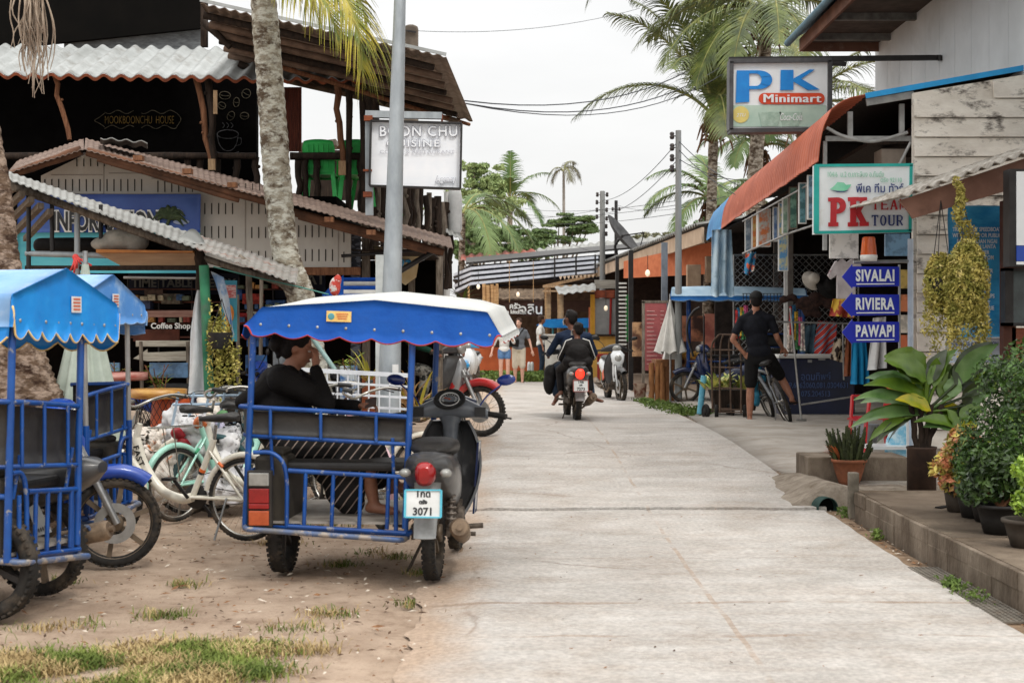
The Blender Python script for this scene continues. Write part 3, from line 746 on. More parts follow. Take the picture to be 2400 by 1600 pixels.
# bicycles
def bicycle(root, M, col, txt=None, step=True, basket=False, fender=True, steer=0.0, tyre_m=None, rack=False, stripes=None, R=.33, saddle_h=.86, bars='city', tr=.018):
 def B(mb, n, m_, par=None, MM=M, **k): return mb.xf(MM).build(n, m_, par or root, world=False, **k)
 SM = M @ Matrix.Translation((0,.95,0)) @ Matrix.Rotation(steer, 4, 'Z') @ Matrix.Translation((0,-.95,0))
 tm = tyre_m or black_rubber
 for y, MM in ((0, M), (1.06, SM)):
  b = MB(); c = Vector((0,y,R)); b.torus(c, R-tr*1.9, .009, n=40, m=6, flat=1.4)
  b.lathe([(0,-.04),(.018,-.04),(.02,-.02),(.012,0),(.02,.02),(.018,.04),(0,.04)], c, 10, 'X')
  for k in range(32):
   a = 2*pi*k/32; sg = 1 if k % 2 else -1
   b.tube([c+Vector((sg*.025, .018*cos(a+1.1*sg), .018*sin(a+1.1*sg))), c+Vector((0, (R-.035)*cos(a), (R-.035)*sin(a)))], .0012, 3, cap=False)
  wl = B(b, 'wheel', chrome_dull, MM=MM)
  b = MB(); b.torus(c, R-tr, tr, n=44, m=8)
  for k in range(60):
   a = 2*pi*k/60; d = Vector((0, cos(a), sin(a))); tt = Vector((0,-sin(a),cos(a)))
   b.beam(c+d*(R-.003)-tt*.006, c+d*(R-.003)+tt*.006, tr*1.2, .006, up=d)
  B(b, 'tyre', tm, wl, MM=MM)
  if fender:
   b = MB(); b.torus(c, R+.018, .024, a0=RAD(25 if y else 10), a1=RAD(170 if y else 190), n=20, m=6, flat=1.2)
   B(b, 'fender', col if y == 0 else col, MM=MM)
 b = MB()
 BBk = (0,.42,.29); ht0 = (0,.885,.62); ht1 = (0,.845,.80)
 b.tube([ht0, ht1], .024, 12)
 if step:
  b.tube(crv([(0,.87,.69),(0,.80,.50),(0,.66,.33),(0,.5,.275),BBk], 6), [.034]*25, 12)
 else:
  b.tube([(0,.87,.66), BBk], .026, 10); b.tube([(0,.85,.76),(0,.24,.74)], .022, 10)
 b.tube([BBk, (0,.33,.50), (0,.25,.70)], .022, 10)
 for sx in (-1,1):
  b.tube([(sx*.02,.42,.29),(sx*.05,0,R)], .012, 8); b.tube([(sx*.015,.28,.62),(sx*.05,0,R)], .010, 8)
 B(b, 'frame', col)
 if stripes:
  b = MB(); b.tube([(0,.77,.445),(0,.745,.41)], .0355, 12); B(b, 'stripe', stripes)
  b = MB(); b.tube([(0,.742,.406),(0,.73,.39)], .0357, 12); b.tube([(0,.345,.47),(0,.352,.455)], .024, 12); B(b, 'stripe', black_plastic)
  b = MB(); b.tube([(0,.335,.49),(0,.345,.47)], .024, 12)
  for sx in (-1,1): b.tube([(sx*.026,.20,.54),(sx*.03,.165,.51)], .0115, 8)
  B(b, 'stripe', stripes)
 b = MB(); b.tube([(0,.25,.68),(0,.235,saddle_h-.05)], .013, 8); B(b, 'seat_post', chrome_dull)
 b = MB(); loft(b, [(.06,0,saddle_h,.03,.02),(.10,0,saddle_h+.01,.085,.035),(.2,0,saddle_h,.075,.03),(.30,0,saddle_h-.005,.03,.022),(.36,0,saddle_h-.01,.015,.015)])
 for sx in (-1,1): b.torus((sx*.04,.12,saddle_h-.045), .018, .006, axis='Z', n=10, m=4)
 B(b, 'saddle', black_vinyl)
 b = MB()
 for sx in (-1,1): b.tube(crv([(sx*.05,1.06,R),(sx*.05,.985,.46),(sx*.03,.915,.62)], 4), .010, 8)
 b.tube([(0,.845,.80),(0,.825,.90)], .012, 8)
 B(b, 'fork', chrome_dull if step else dark_metal, MM=SM)
 b = MB()
 if bars == 'city': b.tube(crv([(-.27,.60,.99),(-.22,.72,1.0),(-.14,.84,.965),(0,.86,.92),(.14,.84,.965),(.22,.72,1.0),(.27,.60,.99)], 6), .011, 8)
 else: b.tube(crv([(-.30,.76,.98),(-.15,.82,.96),(0,.84,.93),(.15,.82,.96),(.30,.76,.98)], 6), .012, 8)
 B(b, 'handlebar', chrome_dull, MM=SM)
 ye = .60 if bars == 'city' else .76
 for sx in (-1,1):
  b = MB(); b.tube([(sx*.268,ye+.01,.99),(sx*.255,ye+.12,1.0)] if bars == 'city' else [(sx*.30,ye,.98),(sx*.2,ye+.04,.967)], .017, 8)
  B(b, 'grip', black_plastic, MM=SM)
  b = MB(); b.tube([(sx*.20,ye+.16,.99),(sx*.235,ye+.05,.965)], .005, 5); B(b, 'brake_lever', black_plastic, MM=SM)
 b = MB(); b.lathe([(.0,.045),(.085,.045),(.09,.05),(0,.055)], (0,.42,.29), 20, 'X')
 b.beam((.06,.42,.29), (.06,.30,.155), .012, .022); b.beam((-.06,.42,.29), (-.06,.54,.425), .012, .022)
 b.box((.11,.30,.155), (.09,.07,.02)); b.box((-.11,.54,.425), (.09,.07,.02))
 b.tube([(.05,.42,.37),(.05,0,R+.03)], .004, 4); b.tube([(.05,.42,.21),(.05,0,R-.03)], .004, 4)
 B(b, 'crank', dark_metal)
 b = MB(); b.tube([(-.06,.12,.30),(-.16,.16,.02)], .008, 6); B(b, 'kickstand', steel)
 b = MB(); b.tube(crv([(-.2,.72,.99),(-.1,.98,.95),(0,.96,.75),(0,.93,.62)], 6), .003, 4); B(b, 'cable', black_plastic, MM=SM)
 if rack:
  b = MB();
  for sx in (-1,0,1): b.tube([(sx*.06,-.22,.72),(sx*.06,.2,.72)], .005, 5)
  for yy in (-.22,-.05,.1): b.tube([(-.06,yy,.72),(.06,yy,.72)], .005, 5)
  for sx in (-1,1): b.tube([(sx*.06,-.08,.72),(sx*.05,0,R)], .005, 5)
  B(b, 'rack', chrome_dull)
 if basket:
  b = MB()
  for zz, q in ((.66,.8),(.74,.87),(.82,.94),(.90,1)):
   hw = .17*q; b.tube([(-hw,.93,zz),(hw,.93,zz),(hw,1.22*q/1+.02*(1-q),zz),(-hw,1.22*q,zz)], .004, 4, closed=True)
  for k in range(9):
   x = -.17+.0425*k
   b.tube([(x,.93,.90),(x*.8,.94,.66),(x*.8,.98+.0,.66),(x,1.22,.90)], .003, 4)
  B(b, 'basket', chrome_dull, MM=SM)
 if txt:
  for sg in (-1,1):
   pth = crv([(0,.87,.69),(0,.80,.50),(0,.66,.33),(0,.5,.275),BBk], 12); t = text_mb(txt, (0,0,0), (1,0,0), (0,0,1), .066, off=.0015, ext=.0005, spacing=1.1)
   def onp(u, w_):
    u += .125
    for i in range(len(pth)-1):
     l_ = (pth[i+1]-pth[i]).length
     if u <= l_ or i == len(pth)-2: break
     u -= l_
    d_ = (pth[i+1]-pth[i]).normalized(); pr = Vector((sg,0,0)).cross(d_); return pth[i]+d_*u+pr*w_+Vector((sg*.0365,0,0))
   t.v = [onp(v.x, v.z) for v in t.v]
   B(t, 'lettering', black_plastic)
# people
def hand_parts(wr, d, up, side, curl=.5, s=1.0, spread=1.0):
 """wr wrist, d direction of the fingers, up back of the hand, side +1 if the thumb is on cross(d, up) side"""
 d = Vector(d).normalized(); up = Vector(up); up = (up-d*up.dot(d)).normalized(); x = d.cross(up)*side
 wr = Vector(wr); out = []
 R = Matrix((x, d, up)).transposed().to_euler()
 out.append(('e', wr+d*.05*s, (.040*s,.052*s,.016*s), R))
 lens = [.072,.080,.075,.058]
 for i, L_ in enumerate(lens):
  off = (.030-.020*i)*s
  p = wr+d*.088*s+x*off
  dd = (d+x*(.12-.08*i)*spread).normalized(); u = up.copy(); r = .0088*s
  for k, (f, ra) in enumerate(((.45, 1.0),(.32, .92),(.23, .8))):
   a = curl*(.55+.35*k+.06*i)
   dn = (dd*cos(a)-u*sin(a)).normalized(); u = (u*cos(a)+dd*sin(a)).normalized(); dd = dn
   q = p+dd*L_*f*s; out.append(('c', p, q, r*ra, r*ra*.9)); p = q
 p = wr+d*.025*s+x*.030*s; dd = (d*.6+x*.75-up*.25).normalized()
 q = p+dd*.036*s; out.append(('c', p, q, .0125*s, .0105*s))
 dd = (d*.9+x*.2-up*.35*curl*1.5).normalized(); out.append(('c', q, q+dd*.032*s, .0102*s, .0085*s))
 return out
def human(name_label, cat_group, J, skin, s=1.0, vox=.012, top=None, bottom=None, shoes=None, hair=None, face=(0,1,0), tilt=(0,0,1), hats=None, mask=None, female=False, hand=None, extra=None, loc=None):
 """J holds joint positions (world). top=(mat, 'long'|'short'), bottom=(mat, kind)"""
 root = thing('person', name_label, 'person', loc or (J['an_l']+J['an_r'])/2, group=cat_group)
 V_ = Vector
 pel, che, nek, hd = J['pelvis'], J['chest'], J['neck'], J['head']
 fw = V_(face).normalized(); upv = V_(tilt).normalized(); rt = fw.cross(upv).normalized(); upv = rt.cross(fw)
 HR = Matrix((rt, fw, upv)).transposed().to_euler()
 sh = (J['sh_r']-J['sh_l']); sx = sh.normalized()
 tf = (che-pel).normalized(); fy = tf.cross(sx) if True else fw
 fy = fy.normalized()
 TR = Matrix((sx, sx.cross(tf)*-1, tf)).transposed().to_euler()
 def torso(k=1.0, add=0.0):
  w = (.165 if not female else .15)*s
  p = [('e', che, (w+add, .108*s*k+add, .165*s+add), TR), ('e', (che+pel)/2, (w*.84+add, .098*s*k+add, .18*s+add), TR),
 ('e', pel, (w*.98+add, .115*s*k+add, .12*s+add), TR)]
  for q in ('sh_l','sh_r'):
   p.append(('c', che+(J[q]-che)*.35+tf*.03*s, J[q]-tf*.015*s, .068*s+add, .047*s+add)); p.append(('c', nek-tf*.01*s, J[q]-tf*.012*s, .035*s+add*.6, .036*s+add))
  return p
 parts = torso(.97, -.004)
 parts += [('c', che+tf*.12*s, nek, .07*s, .052*s), ('c', nek, hd-upv*.04*s, .052*s, .05*s)]
 parts += [('e', hd+upv*.022*s-fw*.012*s, (.074*s,.092*s,.095*s), HR), ('e', hd-upv*.035*s+fw*.022*s, (.058*s,.066*s,.078*s), HR),
 ('e', hd-upv*.085*s+fw*.048*s, (.030*s,.030*s,.026*s), HR),
 ('c', hd+fw*.080*s+upv*.012*s, hd+fw*.102*s-upv*.026*s, .009*s, .014*s),
 ('e', hd+fw*.076*s+upv*.022*s, (.05*s,.014*s,.011*s), HR), ('e', hd+fw*.080*s-upv*.058*s, (.024*s,.012*s,.010*s), HR)]
 for sg in (-1,1): parts.append(('e', hd+rt*.074*s*sg-fw*.008*s-upv*.004*s, (.009*s,.018*s,.029*s), HR))
 for q in ('l','r'):
  parts += [('c', J['sh_'+q], J['el_'+q], .047*s, .037*s), ('c', J['el_'+q], J['wr_'+q], .038*s, .025*s),
 ('c', J['hi_'+q], J['kn_'+q], .083*s, .055*s), ('c', J['kn_'+q], J['kn_'+q]+(J['an_'+q]-J['kn_'+q])*.35, .053*s, .056*s),
 ('c', J['kn_'+q]+(J['an_'+q]-J['kn_'+q])*.35, J['an_'+q], .056*s, .034*s)]
  ft = J.get('ft_'+q); an = J['an_'+q]
  if ft is not None:
   toe = ft; mid = (an+toe)/2
   parts += [('c', an-V_((0,0,.03*s)), toe, .036*s, .026*s), ('c', an-V_((0,0,.045*s))-(toe-an).normalized()*.03*s, an, .03*s, .034*s)]
   sd = (toe-an); sd.z = 0
   if sd.length > .02:
    sd.normalize(); pr = V_((-sd.y, sd.x, 0))
    for k in range(5): parts.append(('c', toe+pr*(k-2)*.014*s, toe+pr*(k-2)*.015*s+sd*(.035-.004*abs(k-1))*s-V_((0,0,.006*s)), .010*s, .008*s))
  h = (hand or {}).get(q)
  el, wr = J['el_'+q], J['wr_'+q]
  if h is None: h = ((wr-el), fw if abs((wr-el).normalized().dot(fw)) < .9 else V_((0,0,1)), 1 if q == 'l' else -1, .55)
  parts += hand_parts(wr, h[0], h[1], h[2], h[3], s)
 body = blob(parts, vox, 'body', skin, root, smooth=3)
 eye_w = mat('eye_white', S(230,225,220), rough=.3); iris = mat('iris_dark', S(30,20,16), rough=.2); lips = mat('lips', S(150,90,80), rough=.5)
 if extra is None or 'noface' not in extra:
  e = MB(); e2 = MB(); e3 = MB()
  for sg in (-1,1):
   c = hd+rt*.030*s*sg+fw*.076*s+upv*.006*s
   e.ell(c, (.013*s,.010*s,.008*s), 10, 6); e2.ell(c+fw*.0075*s, (.006*s,.005*s,.006*s), 8, 5)
   e3.tube([hd+rt*.014*s*sg+fw*.088*s+upv*.027*s, hd+rt*.048*s*sg+fw*.074*s+upv*.027*s], .004*s, 5)
  e.build('eyes', eye_w, root); e2.build('pupils', iris, root); e3.build('eyebrows', mat('brow', S(34,24,20), rough=.9), root)
  e = MB(); e.ell(hd+fw*.090*s-upv*.056*s, (.022*s,.008*s,.007*s), 10, 6, M=HR.to_matrix()); e.build('lips', lips, root)
 if top:
  m_, kind = top[0], top[1]
  p = torso(1.05, .014*s)
  if len(top) > 2: p += top[2]
  for q in ('l','r'):
   S_, E_, W_ = J['sh_'+q], J['el_'+q], J['wr_'+q]
   if kind == 'long': p += [('c', S_-tf*.02*s, E_, .056*s, .051*s), ('c', E_, E_+(W_-E_)*.93, .053*s, .040*s)]
   elif kind == 'tri': p += [('c', S_-tf*.02*s, E_+(W_-E_)*.1, .055*s, .054*s)]
   else: p += [('c', S_-tf*.02*s, S_+(E_-S_)*.62, .054*s, .058*s)]
  if kind == 'long' or True: p.append(('c', che+tf*.10*s, nek-(nek-che)*.14, .08*s, .058*s))
  blob(p, vox, 'jacket' if kind == 'long' else 'shirt', m_, root, smooth=3)
 if bottom:
  m_, kind = bottom[0], bottom[1]
  w = (.165 if not female else .158)*s
  p = [('e', pel-tf*.02*s, (w+.012*s, .128*s, .125*s), TR)]
  for q in ('l','r'):
   H_, K_, A_ = J['hi_'+q], J['kn_'+q], J['an_'+q]
   if kind == 'shorts': p += [('c', H_, H_+(K_-H_)*.80, .100*s, .085*s)]
   elif kind == 'hot': p += [('c', H_, H_+(K_-H_)*.36, .098*s, .094*s)]
   elif kind == 'knee': p += [('c', H_, K_, .100*s, .086*s), ('c', K_, K_+(A_-K_)*.08, .086*s, .084*s)]
   elif kind == 'crop': p += [('c', H_, K_, .100*s, .078*s), ('c', K_, K_+(A_-K_)*.62, .078*s, .072*s)]
   elif kind == 'long': p += [('c', H_, K_, .096*s, .072*s), ('c', K_, K_+(A_-K_)*.88, .070*s, .058*s)]
  if len(bottom) > 2: p += bottom[2]
  blob(p, vox, 'trousers' if kind in ('long','crop','sarong') else 'shorts', m_, root, smooth=3)
 if hair:
  m_, kind = hair
  p = [('e', hd+upv*.038*s-fw*.022*s, (.083*s,.094*s,.088*s), HR), ('e', hd-upv*.0*s-fw*.048*s, (.078*s,.062*s,.085*s), HR)]
  for k in range(26):
   a = random.uniform(0, 2*pi); b_ = random.uniform(.1, 1.2)
   v = (rt*cos(a)*.08+fw*(sin(a)*.088-.02))*sin(b_)+upv*(.088*cos(b_)+.04)
   p.append(('e', hd+v*s, (.018*s,.018*s,.012*s)))
  if kind == 'bun': p += [('e', hd-fw*.125*s-upv*.005*s, (.062*s,.055*s,.058*s), HR), ('c', hd-fw*.1*s-upv*.03*s, hd-fw*.10*s-upv*.085*s, .03*s, .014*s), ('c', hd-fw*.155*s, hd-fw*.175*s-upv*.05*s, .02*s, .008*s)]
  if kind == 'long': p += [('c', hd-fw*.05*s, hd-fw*.075*s-upv*.22*s, .07*s, .05*s)]
  h_ = blob(p, vox*.9, 'hair', m_, root, smooth=1)
 if hats:
  m_ = hats
  b = MB(); Mh = HR.to_matrix()
  b.ell(hd+upv*.045*s-fw*.012*s, (.090*s,.108*s,.085*s), 20, 10, M=Mh, fn=lambda p: Vector((p.x, p.y, max(p.z, -.018*s))))
  b.sheet(lambda u, v: hd+upv*(.035-.012*(2*u-1)**2*1.4-.018*v)*s-fw*(-.085-.085*v*(1-.35*(2*u-1)**2))*s*hat_dir+rt*(2*u-1)*.075*s, 10, 5, .005)
  b.build('cap', m_, root)
 if mask:
  b = MB();
  b.sheet(lambda u, v: hd+rt*(2*u-1)*.072*s+fw*(.055+.058*cos((2*u-1)*1.35)*(1-.25*(2*v-1)**2))*s+upv*(-.085+.08*v)*s, 12, 8, .004)
  b.build('face_mask', mask, root)
 if shoes:
  b = MB()
  for q in ('l','r'):
   an, ft = J['an_'+q], J['ft_'+q]
   d = ft-an; d.z = 0; d = d.normalized() if d.length > 1e-4 else V_((0,1,0)); pr = V_((-d.y, d.x, 0)); sl = (ft.z-.026*s-(an.z-.075*s))/max(.05, (ft-an).length)
   base = an-d*.055*s; z0 = an.z-.082*s
   poly = []
   for t, wd in ((0,.024),(.05,.036),(.15,.036),(.25,.048),(.285,.044),(.315,.02)): poly.append((t, wd))
   ring = [base+d*t*s+pr*wd*s for t, wd in poly]+[base+d*t*s-pr*wd*s for t, wd in poly[::-1]]
   ring = [V_((p.x, p.y, z0)) for p in ring]
   b.prism(ring, (0,0,.022*s))
   b.tube([base+d*.20*s+pr*.045*s+V_((0,0,-.075*s)), base+d*.24*s+V_((0,0,-.018*s)), base+d*.20*s-pr*.045*s+V_((0,0,-.075*s))], .008*s, 6)
  b.build('sandals', shoes, root)
 return root
hat_dir = 1
skin_tan = mat('skin_tan', S(170,118,92), S(150,100,78), rough=.5, sc=20)
skin_dark = mat('skin_brown', S(128,84,64), S(108,68,52), rough=.5, sc=20)
skin_fair = mat('skin_fair', S(224,178,156), S(208,160,138), rough=.5, sc=20)
hair_black = mat('hair_black', S(30,24,22), S(18,14,13), rough=.6, sc=60, bump=.6, stretch=(1,1,.3))
hair_brown = mat('hair_brown', S(80,56,42), S(52,36,28), rough=.6, sc=60, bump=.6)
def stand(x, y, z0, h, lean=0, yaw=0, arms=(.1,.1), stride=0):
 """simple standing skeleton, facing local +Y turned by yaw"""
 R = Matrix.Rotation(yaw, 3, 'Z'); s = h/1.72
 def p(a, b, c): return Vector((x, y, z0))+R @ Vector((a*s, b*s, c*s))
 J = dict(pelvis=p(0,0,.95), chest=p(0,-.01,1.27), neck=p(0,-.01,1.47), head=p(0,.02,1.60),
 sh_l=p(-.175,-.01,1.39), sh_r=p(.175,-.01,1.39), el_l=p(-.235-arms[0]*.5,-.03,1.12), el_r=p(.235+arms[1]*.5,-.03,1.12),
 wr_l=p(-.25-arms[0],.04,.87), wr_r=p(.25+arms[1],.04,.87), hi_l=p(-.088,0,.90), hi_r=p(.088,0,.90),
 kn_l=p(-.095,.03+stride*.5,.50), kn_r=p(.095,.03-stride*.3,.50), an_l=p(-.095,stride,.085), an_r=p(.095,-stride,.085), ft_l=p(-.115,stride+.15,.03), ft_r=p(.115,-stride+.15,.03))
 return J, s
I4 = Matrix.Identity(4)
c_white_roof = mat('white_canvas', S(200,202,200), S(184,186,184), rough=.75, sc=3, bump=.2, dirt=S(170,164,150), dirt_sc=3, dlo=.55, dhi=.9)
c_blue_cloth = mat('blue_canvas', S(26,92,180), S(16,70,152), rough=.7, sc=4, bump=.25, dirt=S(30,50,110), dirt_sc=4, dlo=.5, dhi=.9)
c_azure = mat('azure_canvas', S(8,140,220), S(0,118,200), rough=.5, sc=3, bump=.2, dirt=S(60,160,220), dirt_sc=3, dlo=.55, dhi=.9)
c_skylit = mat('skylit_blue_canvas', S(150,186,226), S(120,164,212), rough=.55, sc=3, bump=.2, dirt=S(200,210,220), dirt_sc=3, dlo=.5, dhi=.9)  # blue canopy cloth made paler, skylight on the tops put into its colour
c_washed = mat('washed_blue_canvas', S(96,150,212), S(70,130,200), rough=.6, sc=3, bump=.2, dirt=S(170,195,220), dirt_sc=5, dlo=.5, dhi=.75)
trim_red = mat('red_piping', S(190,70,56), S(150,50,44), rough=.6)
trim_cream = mat('cream_piping', S(240,216,160), S(226,190,120), rough=.6)
grey_plas = mat('dark_grey_bodywork', S(74,74,74), S(52,52,54), rough=.3, coat=.2, dirt=S(120,110,98), dirt_sc=4, dlo=.52, dhi=.85)
silver_plas = mat('silver_bodywork', S(170,172,174), S(138,140,142), rough=.3, metal=.35, dirt=S(140,128,114), dirt_sc=3, dlo=.5, dhi=.9)
blue_plas = mat('blue_bodywork', S(30,80,180), S(20,60,150), rough=.3, coat=.3, dirt=S(110,120,140), dirt_sc=4, dlo=.58, dhi=.8)
navy_plas = mat('navy_bodywork', S(28,44,84), S(18,30,64), rough=.25, coat=.4)
red_plas = mat('red_bodywork', S(190,48,48), S(165,38,40), rough=.3, coat=.3, dirt=S(150,120,105), dirt_sc=4, dlo=.6, dhi=.9)
white_plas = mat('white_bodywork', S(226,230,232), S(208,212,214), rough=.25, coat=.3)
cyan_plas = mat('cyan_bodywork', S(60,160,214), S(40,140,200), rough=.25, coat=.3)
mirror_blue = mat('mirror_blue', S(22,50,130), S(16,38,104), rough=.25, coat=.5)
plate_cyan = mat('plate_frame_cyan', S(90,190,214), rough=.5)
# the tricycle in the middle
g = G(1010, 1368)
hero = thing('sidecar_tricycle', 'blue sidecar tricycle with navy and white canopy, a woman seated inside', 'tricycle', (g.x, g.y, g.z), RAD(-4), group='motor tricycles')
scooter(hero, Matrix.Translation((0,.12,0)), grey_plas, grey_plas, plate=[('1กด', .052, .050), ('ตรัง', .008, .028), ('3071', -.045, .058)], wheel='cast', mirror_m=mirror_blue, headcap=mat('silver_blue_cap', S(120,126,132), S(96,100,106), rough=.28, coat=.3), pf=plate_cyan)
b = MB(); loft(b, [(-.17,.86,1.0,.02,.02),(-.1,.875,1.015,.055,.03),(0,.88,1.03,.07,.03),(.1,.875,1.015,.055,.03),(.17,.86,1.0,.02,.02)], axis='X')
b.xf(Matrix.Translation((0,.16,-.005))).build('cowl_cap', navy_plas, hero, world=False)
b = MB(); b.sheet(lambda u, v: (.17+.035*v, .72+.17*u-.05*v, .30+.46*v), 5, 8, .012); b.xf(Matrix.Translation((0,.12,0))).build('leg_guard', navy_plas, hero, world=False)
prof = [(-1.09,1.49),(-.985,1.60),(-.32,1.64),(.33,1.57),(.41,1.43)]
sidecar(hero, -1.07, -.13, prof, canopy_top=c_white_roof, canopy_side=c_blue_cloth, trim_m=trim_red, low=(1.465,1.395), ridge_up=.04, dz=.05)
# the two tricycles at the left edge
A = thing('sidecar_tricycle', 'blue sidecar tricycle with a bright azure gabled canopy at the left edge of the photo', 'tricycle', (-2.286,7.76,0), RAD(75), group='motor tricycles')
scooter(A, Matrix.Translation((0,.33,0)), grey_plas, grey_plas, wheel='cast', dash=False, mirrors=(0,0), rearlamp=False, rearfender=False)
sidecar(A, -.76, -.14, [(-.79,1.48),(-.78,1.64),(-.30,1.79),(.20,1.61),(.21,1.45)], canopy_top=c_skylit, canopy_side=c_azure, trim_m=trim_cream, low=(1.475,1.45), dz=0, ridge_up=0, scal=8, amp=.05,
 sticker=1.60, lamp=False, wy=.18, bz=(1.11,.79), side_top=False)
Bt = thing('sidecar_tricycle', 'blue sidecar tricycle with faded canopy and grey posts, behind the azure one', 'tricycle', (-3.95,8.98,0), RAD(-100), group='motor tricycles')
scooter(Bt, Matrix.Translation((0,.30,0)), blue_plas, blue_plas, wheel='cast', disc=True, dash=False, mirrors=(0,0), steer=RAD(24))
TB = Matrix.Translation((0,1.28,0)) @ Matrix.Diagonal((1,-1,1,1))
sidecar(Bt, -.75, -.14, [(-.95,1.50),(-.94,1.64),(-.46,1.83),(-.12,1.71),(-.11,1.52)], canopy_top=c_skylit, canopy_side=c_washed, trim_m=c_skylit, low=(1.53,1.53), dz=0, ridge_up=0, scal=5, amp=.012,
 sticker=1.66, lamp=False, T=TB, bz=(1.11,.82), side_top=False, posts_m=mat('grey_pipe', S(168,166,162), S(136,132,126), rough=.5, metal=.4), wheel=False)
# bicycles
BL = 'bicycles parked behind the tricycles'
g = G(577, 1267)
bk = thing('bicycle', 'white step-through bicycle with orange stripe and the word FAST on its frame', 'bicycle', g, RAD(73), group=BL)
bicycle(bk, I4, cream_paint, txt='FAST', steer=RAD(-20), stripes=mat('orange_stripe', S(226,110,50), rough=.4), R=.29, saddle_h=.85)
g = G(413, 1222)
mint = mat('mint_paint', S(170,222,204), S(150,204,188), rough=.3, coat=.3)
bk = thing('bicycle', 'mint green bicycle parked just behind the white one beside the rubbish bags', 'bicycle', g, RAD(-36), group=BL)
bicycle(bk, I4, mint, steer=RAD(25), R=.28, rack=True, stripes=mat('green_stripe', S(40,150,100), rough=.4), saddle_h=.84)
pinkm = mat('pink_paint', S(232,188,196), S(220,170,182), rough=.3, coat=.3)
g = G(892, 1240)
bk = thing('bicycle', 'pink bicycle seen through the seat frame of the middle tricycle', 'bicycle', g, RAD(22), group=BL)
bicycle(bk, I4, pinkm, steer=RAD(30), R=.29, saddle_h=.80)
g = G(1000, 1190)
bk = thing('bicycle', 'white bicycle lying mostly hidden behind the motorbike half of the middle tricycle', 'bicycle', g, RAD(80), group=BL)
bicycle(bk, I4, cream_paint, steer=RAD(10), R=.29, saddle_h=.72)
def LM(root): return Matrix.Translation(root.location) @ root.rotation_euler.to_matrix().to_4x4()
MI = LM(A).inverted()
b = MB(); b.prism([P(66,1190,7.7), P(86,1176,7.7), P(121,1246,7.7), P(86,1256,7.7)], (0,.006,0)); pa = b.xf(MI).build('licence_plate', mat('plate_white', S(226,228,228)), A, world=False)
b = MB()
for k in range(4): b.beam(P(90+5*k,1238-2*k,7.69), P(92+5*k,1246-2*k,7.69), .006, .004)
b.xf(MI).build('lettering', mat('plate_ink', S(20,20,24)), pa, world=False)
b = MB(); b.sheet(lambda u, v: P(lerp(88,140,v)+u*18*(1-v), lerp(1256,1298,v**.7)-u*10, 7.75)+Vector((0,.05*sin(u*3),0)), 6, 8, .01); b.xf(MI).build('mudguard', mat('grey_plastic', S(150,152,152)), A, world=False)
b = MB()
for (a, c) in (((110,1262),(222,1258)),((160,1275),(215,1262)),((110,1262),(160,1275)),((128,1259),(172,1274)),((150,1255),(190,1268)),((170,1253),(205,1264)),((100,1245),(205,1232)),((205,1232),(222,1258))): b.tube([P(a[0],a[1],7.9), P(c[0],c[1],7.95)], .011, 6)
b.xf(MI).build('foot_step', MATS['worn_blue_bar'], A, world=False)
def TJ(root, J):
 M = LM(root); return {k: M @ Vector(v) for k, v in J.items()}
def TV(root, v): return LM(root).to_3x3() @ Vector(v)
# woman seated in the middle tricycle
J = TJ(hero, dict(pelvis=(-.97,.48,.80), chest=(-.97,.47,1.07), neck=(-.925,.47,1.235), head=(-.885,.47,1.355), sh_l=(-.93,.66,1.165), sh_r=(-.93,.29,1.175),
 el_l=(-.70,.62,.99), wr_l=(-.52,.52,1.00), el_r=(-.68,.36,1.02), wr_r=(-.765,.41,1.235), hi_l=(-.93,.57,.78), hi_r=(-.93,.40,.78), kn_l=(-.50,.60,.84), kn_r=(-.47,.38,.80),
 an_l=(-.30,.58,.52), an_r=(-.40,.40,.42), ft_l=(-.15,.58,.50), ft_r=(-.27,.38,.37)))
Fw = TV(hero, (.95,.12,-.28))
striped = mat('striped_cloth', S(40,38,38), S(28,27,27), rough=.8)
nt = striped.node_tree; N_ = nt.nodes; L_ = nt.links; bs = N_['Principled BSDF']; src = bs.inputs['Base Color'].links[0].from_socket
tcs = N_.new('ShaderNodeTexCoord'); mps = N_.new('ShaderNodeMapping'); mps.inputs['Rotation'].default_value = (0, RAD(-38), 0); L_.new(tcs.outputs['Object'], mps.inputs[0])
wv = N_.new('ShaderNodeTexWave'); wv.bands_direction = 'X'; wv.inputs['Scale'].default_value = 7.0; wv.inputs['Distortion'].default_value = .7; wv.inputs['Detail'].default_value = 0; L_.new(mps.outputs[0], wv.inputs['Vector'])
rr = N_.new('ShaderNodeValToRGB'); rr.color_ramp.elements[0].position = .93; rr.color_ramp.elements[1].position = .96; L_.new(wv.outputs['Fac'], rr.inputs[0])
mxs = N_.new('ShaderNodeMix'); mxs.data_type = 'RGBA'; L_.new(rr.outputs[0], mxs.inputs[0]); L_.new(src, mxs.inputs[6]); mxs.inputs[7].default_value = (*S(170,152,142), 1); L_.new(mxs.outputs[2], bs.inputs['Base Color'])
black_knit = mat('black_knit', S(28,25,24), S(17,15,14), rough=.85, sc=6, bump=1, bsc=10)
W3 = lambda *a: LM(hero) @ Vector(a)
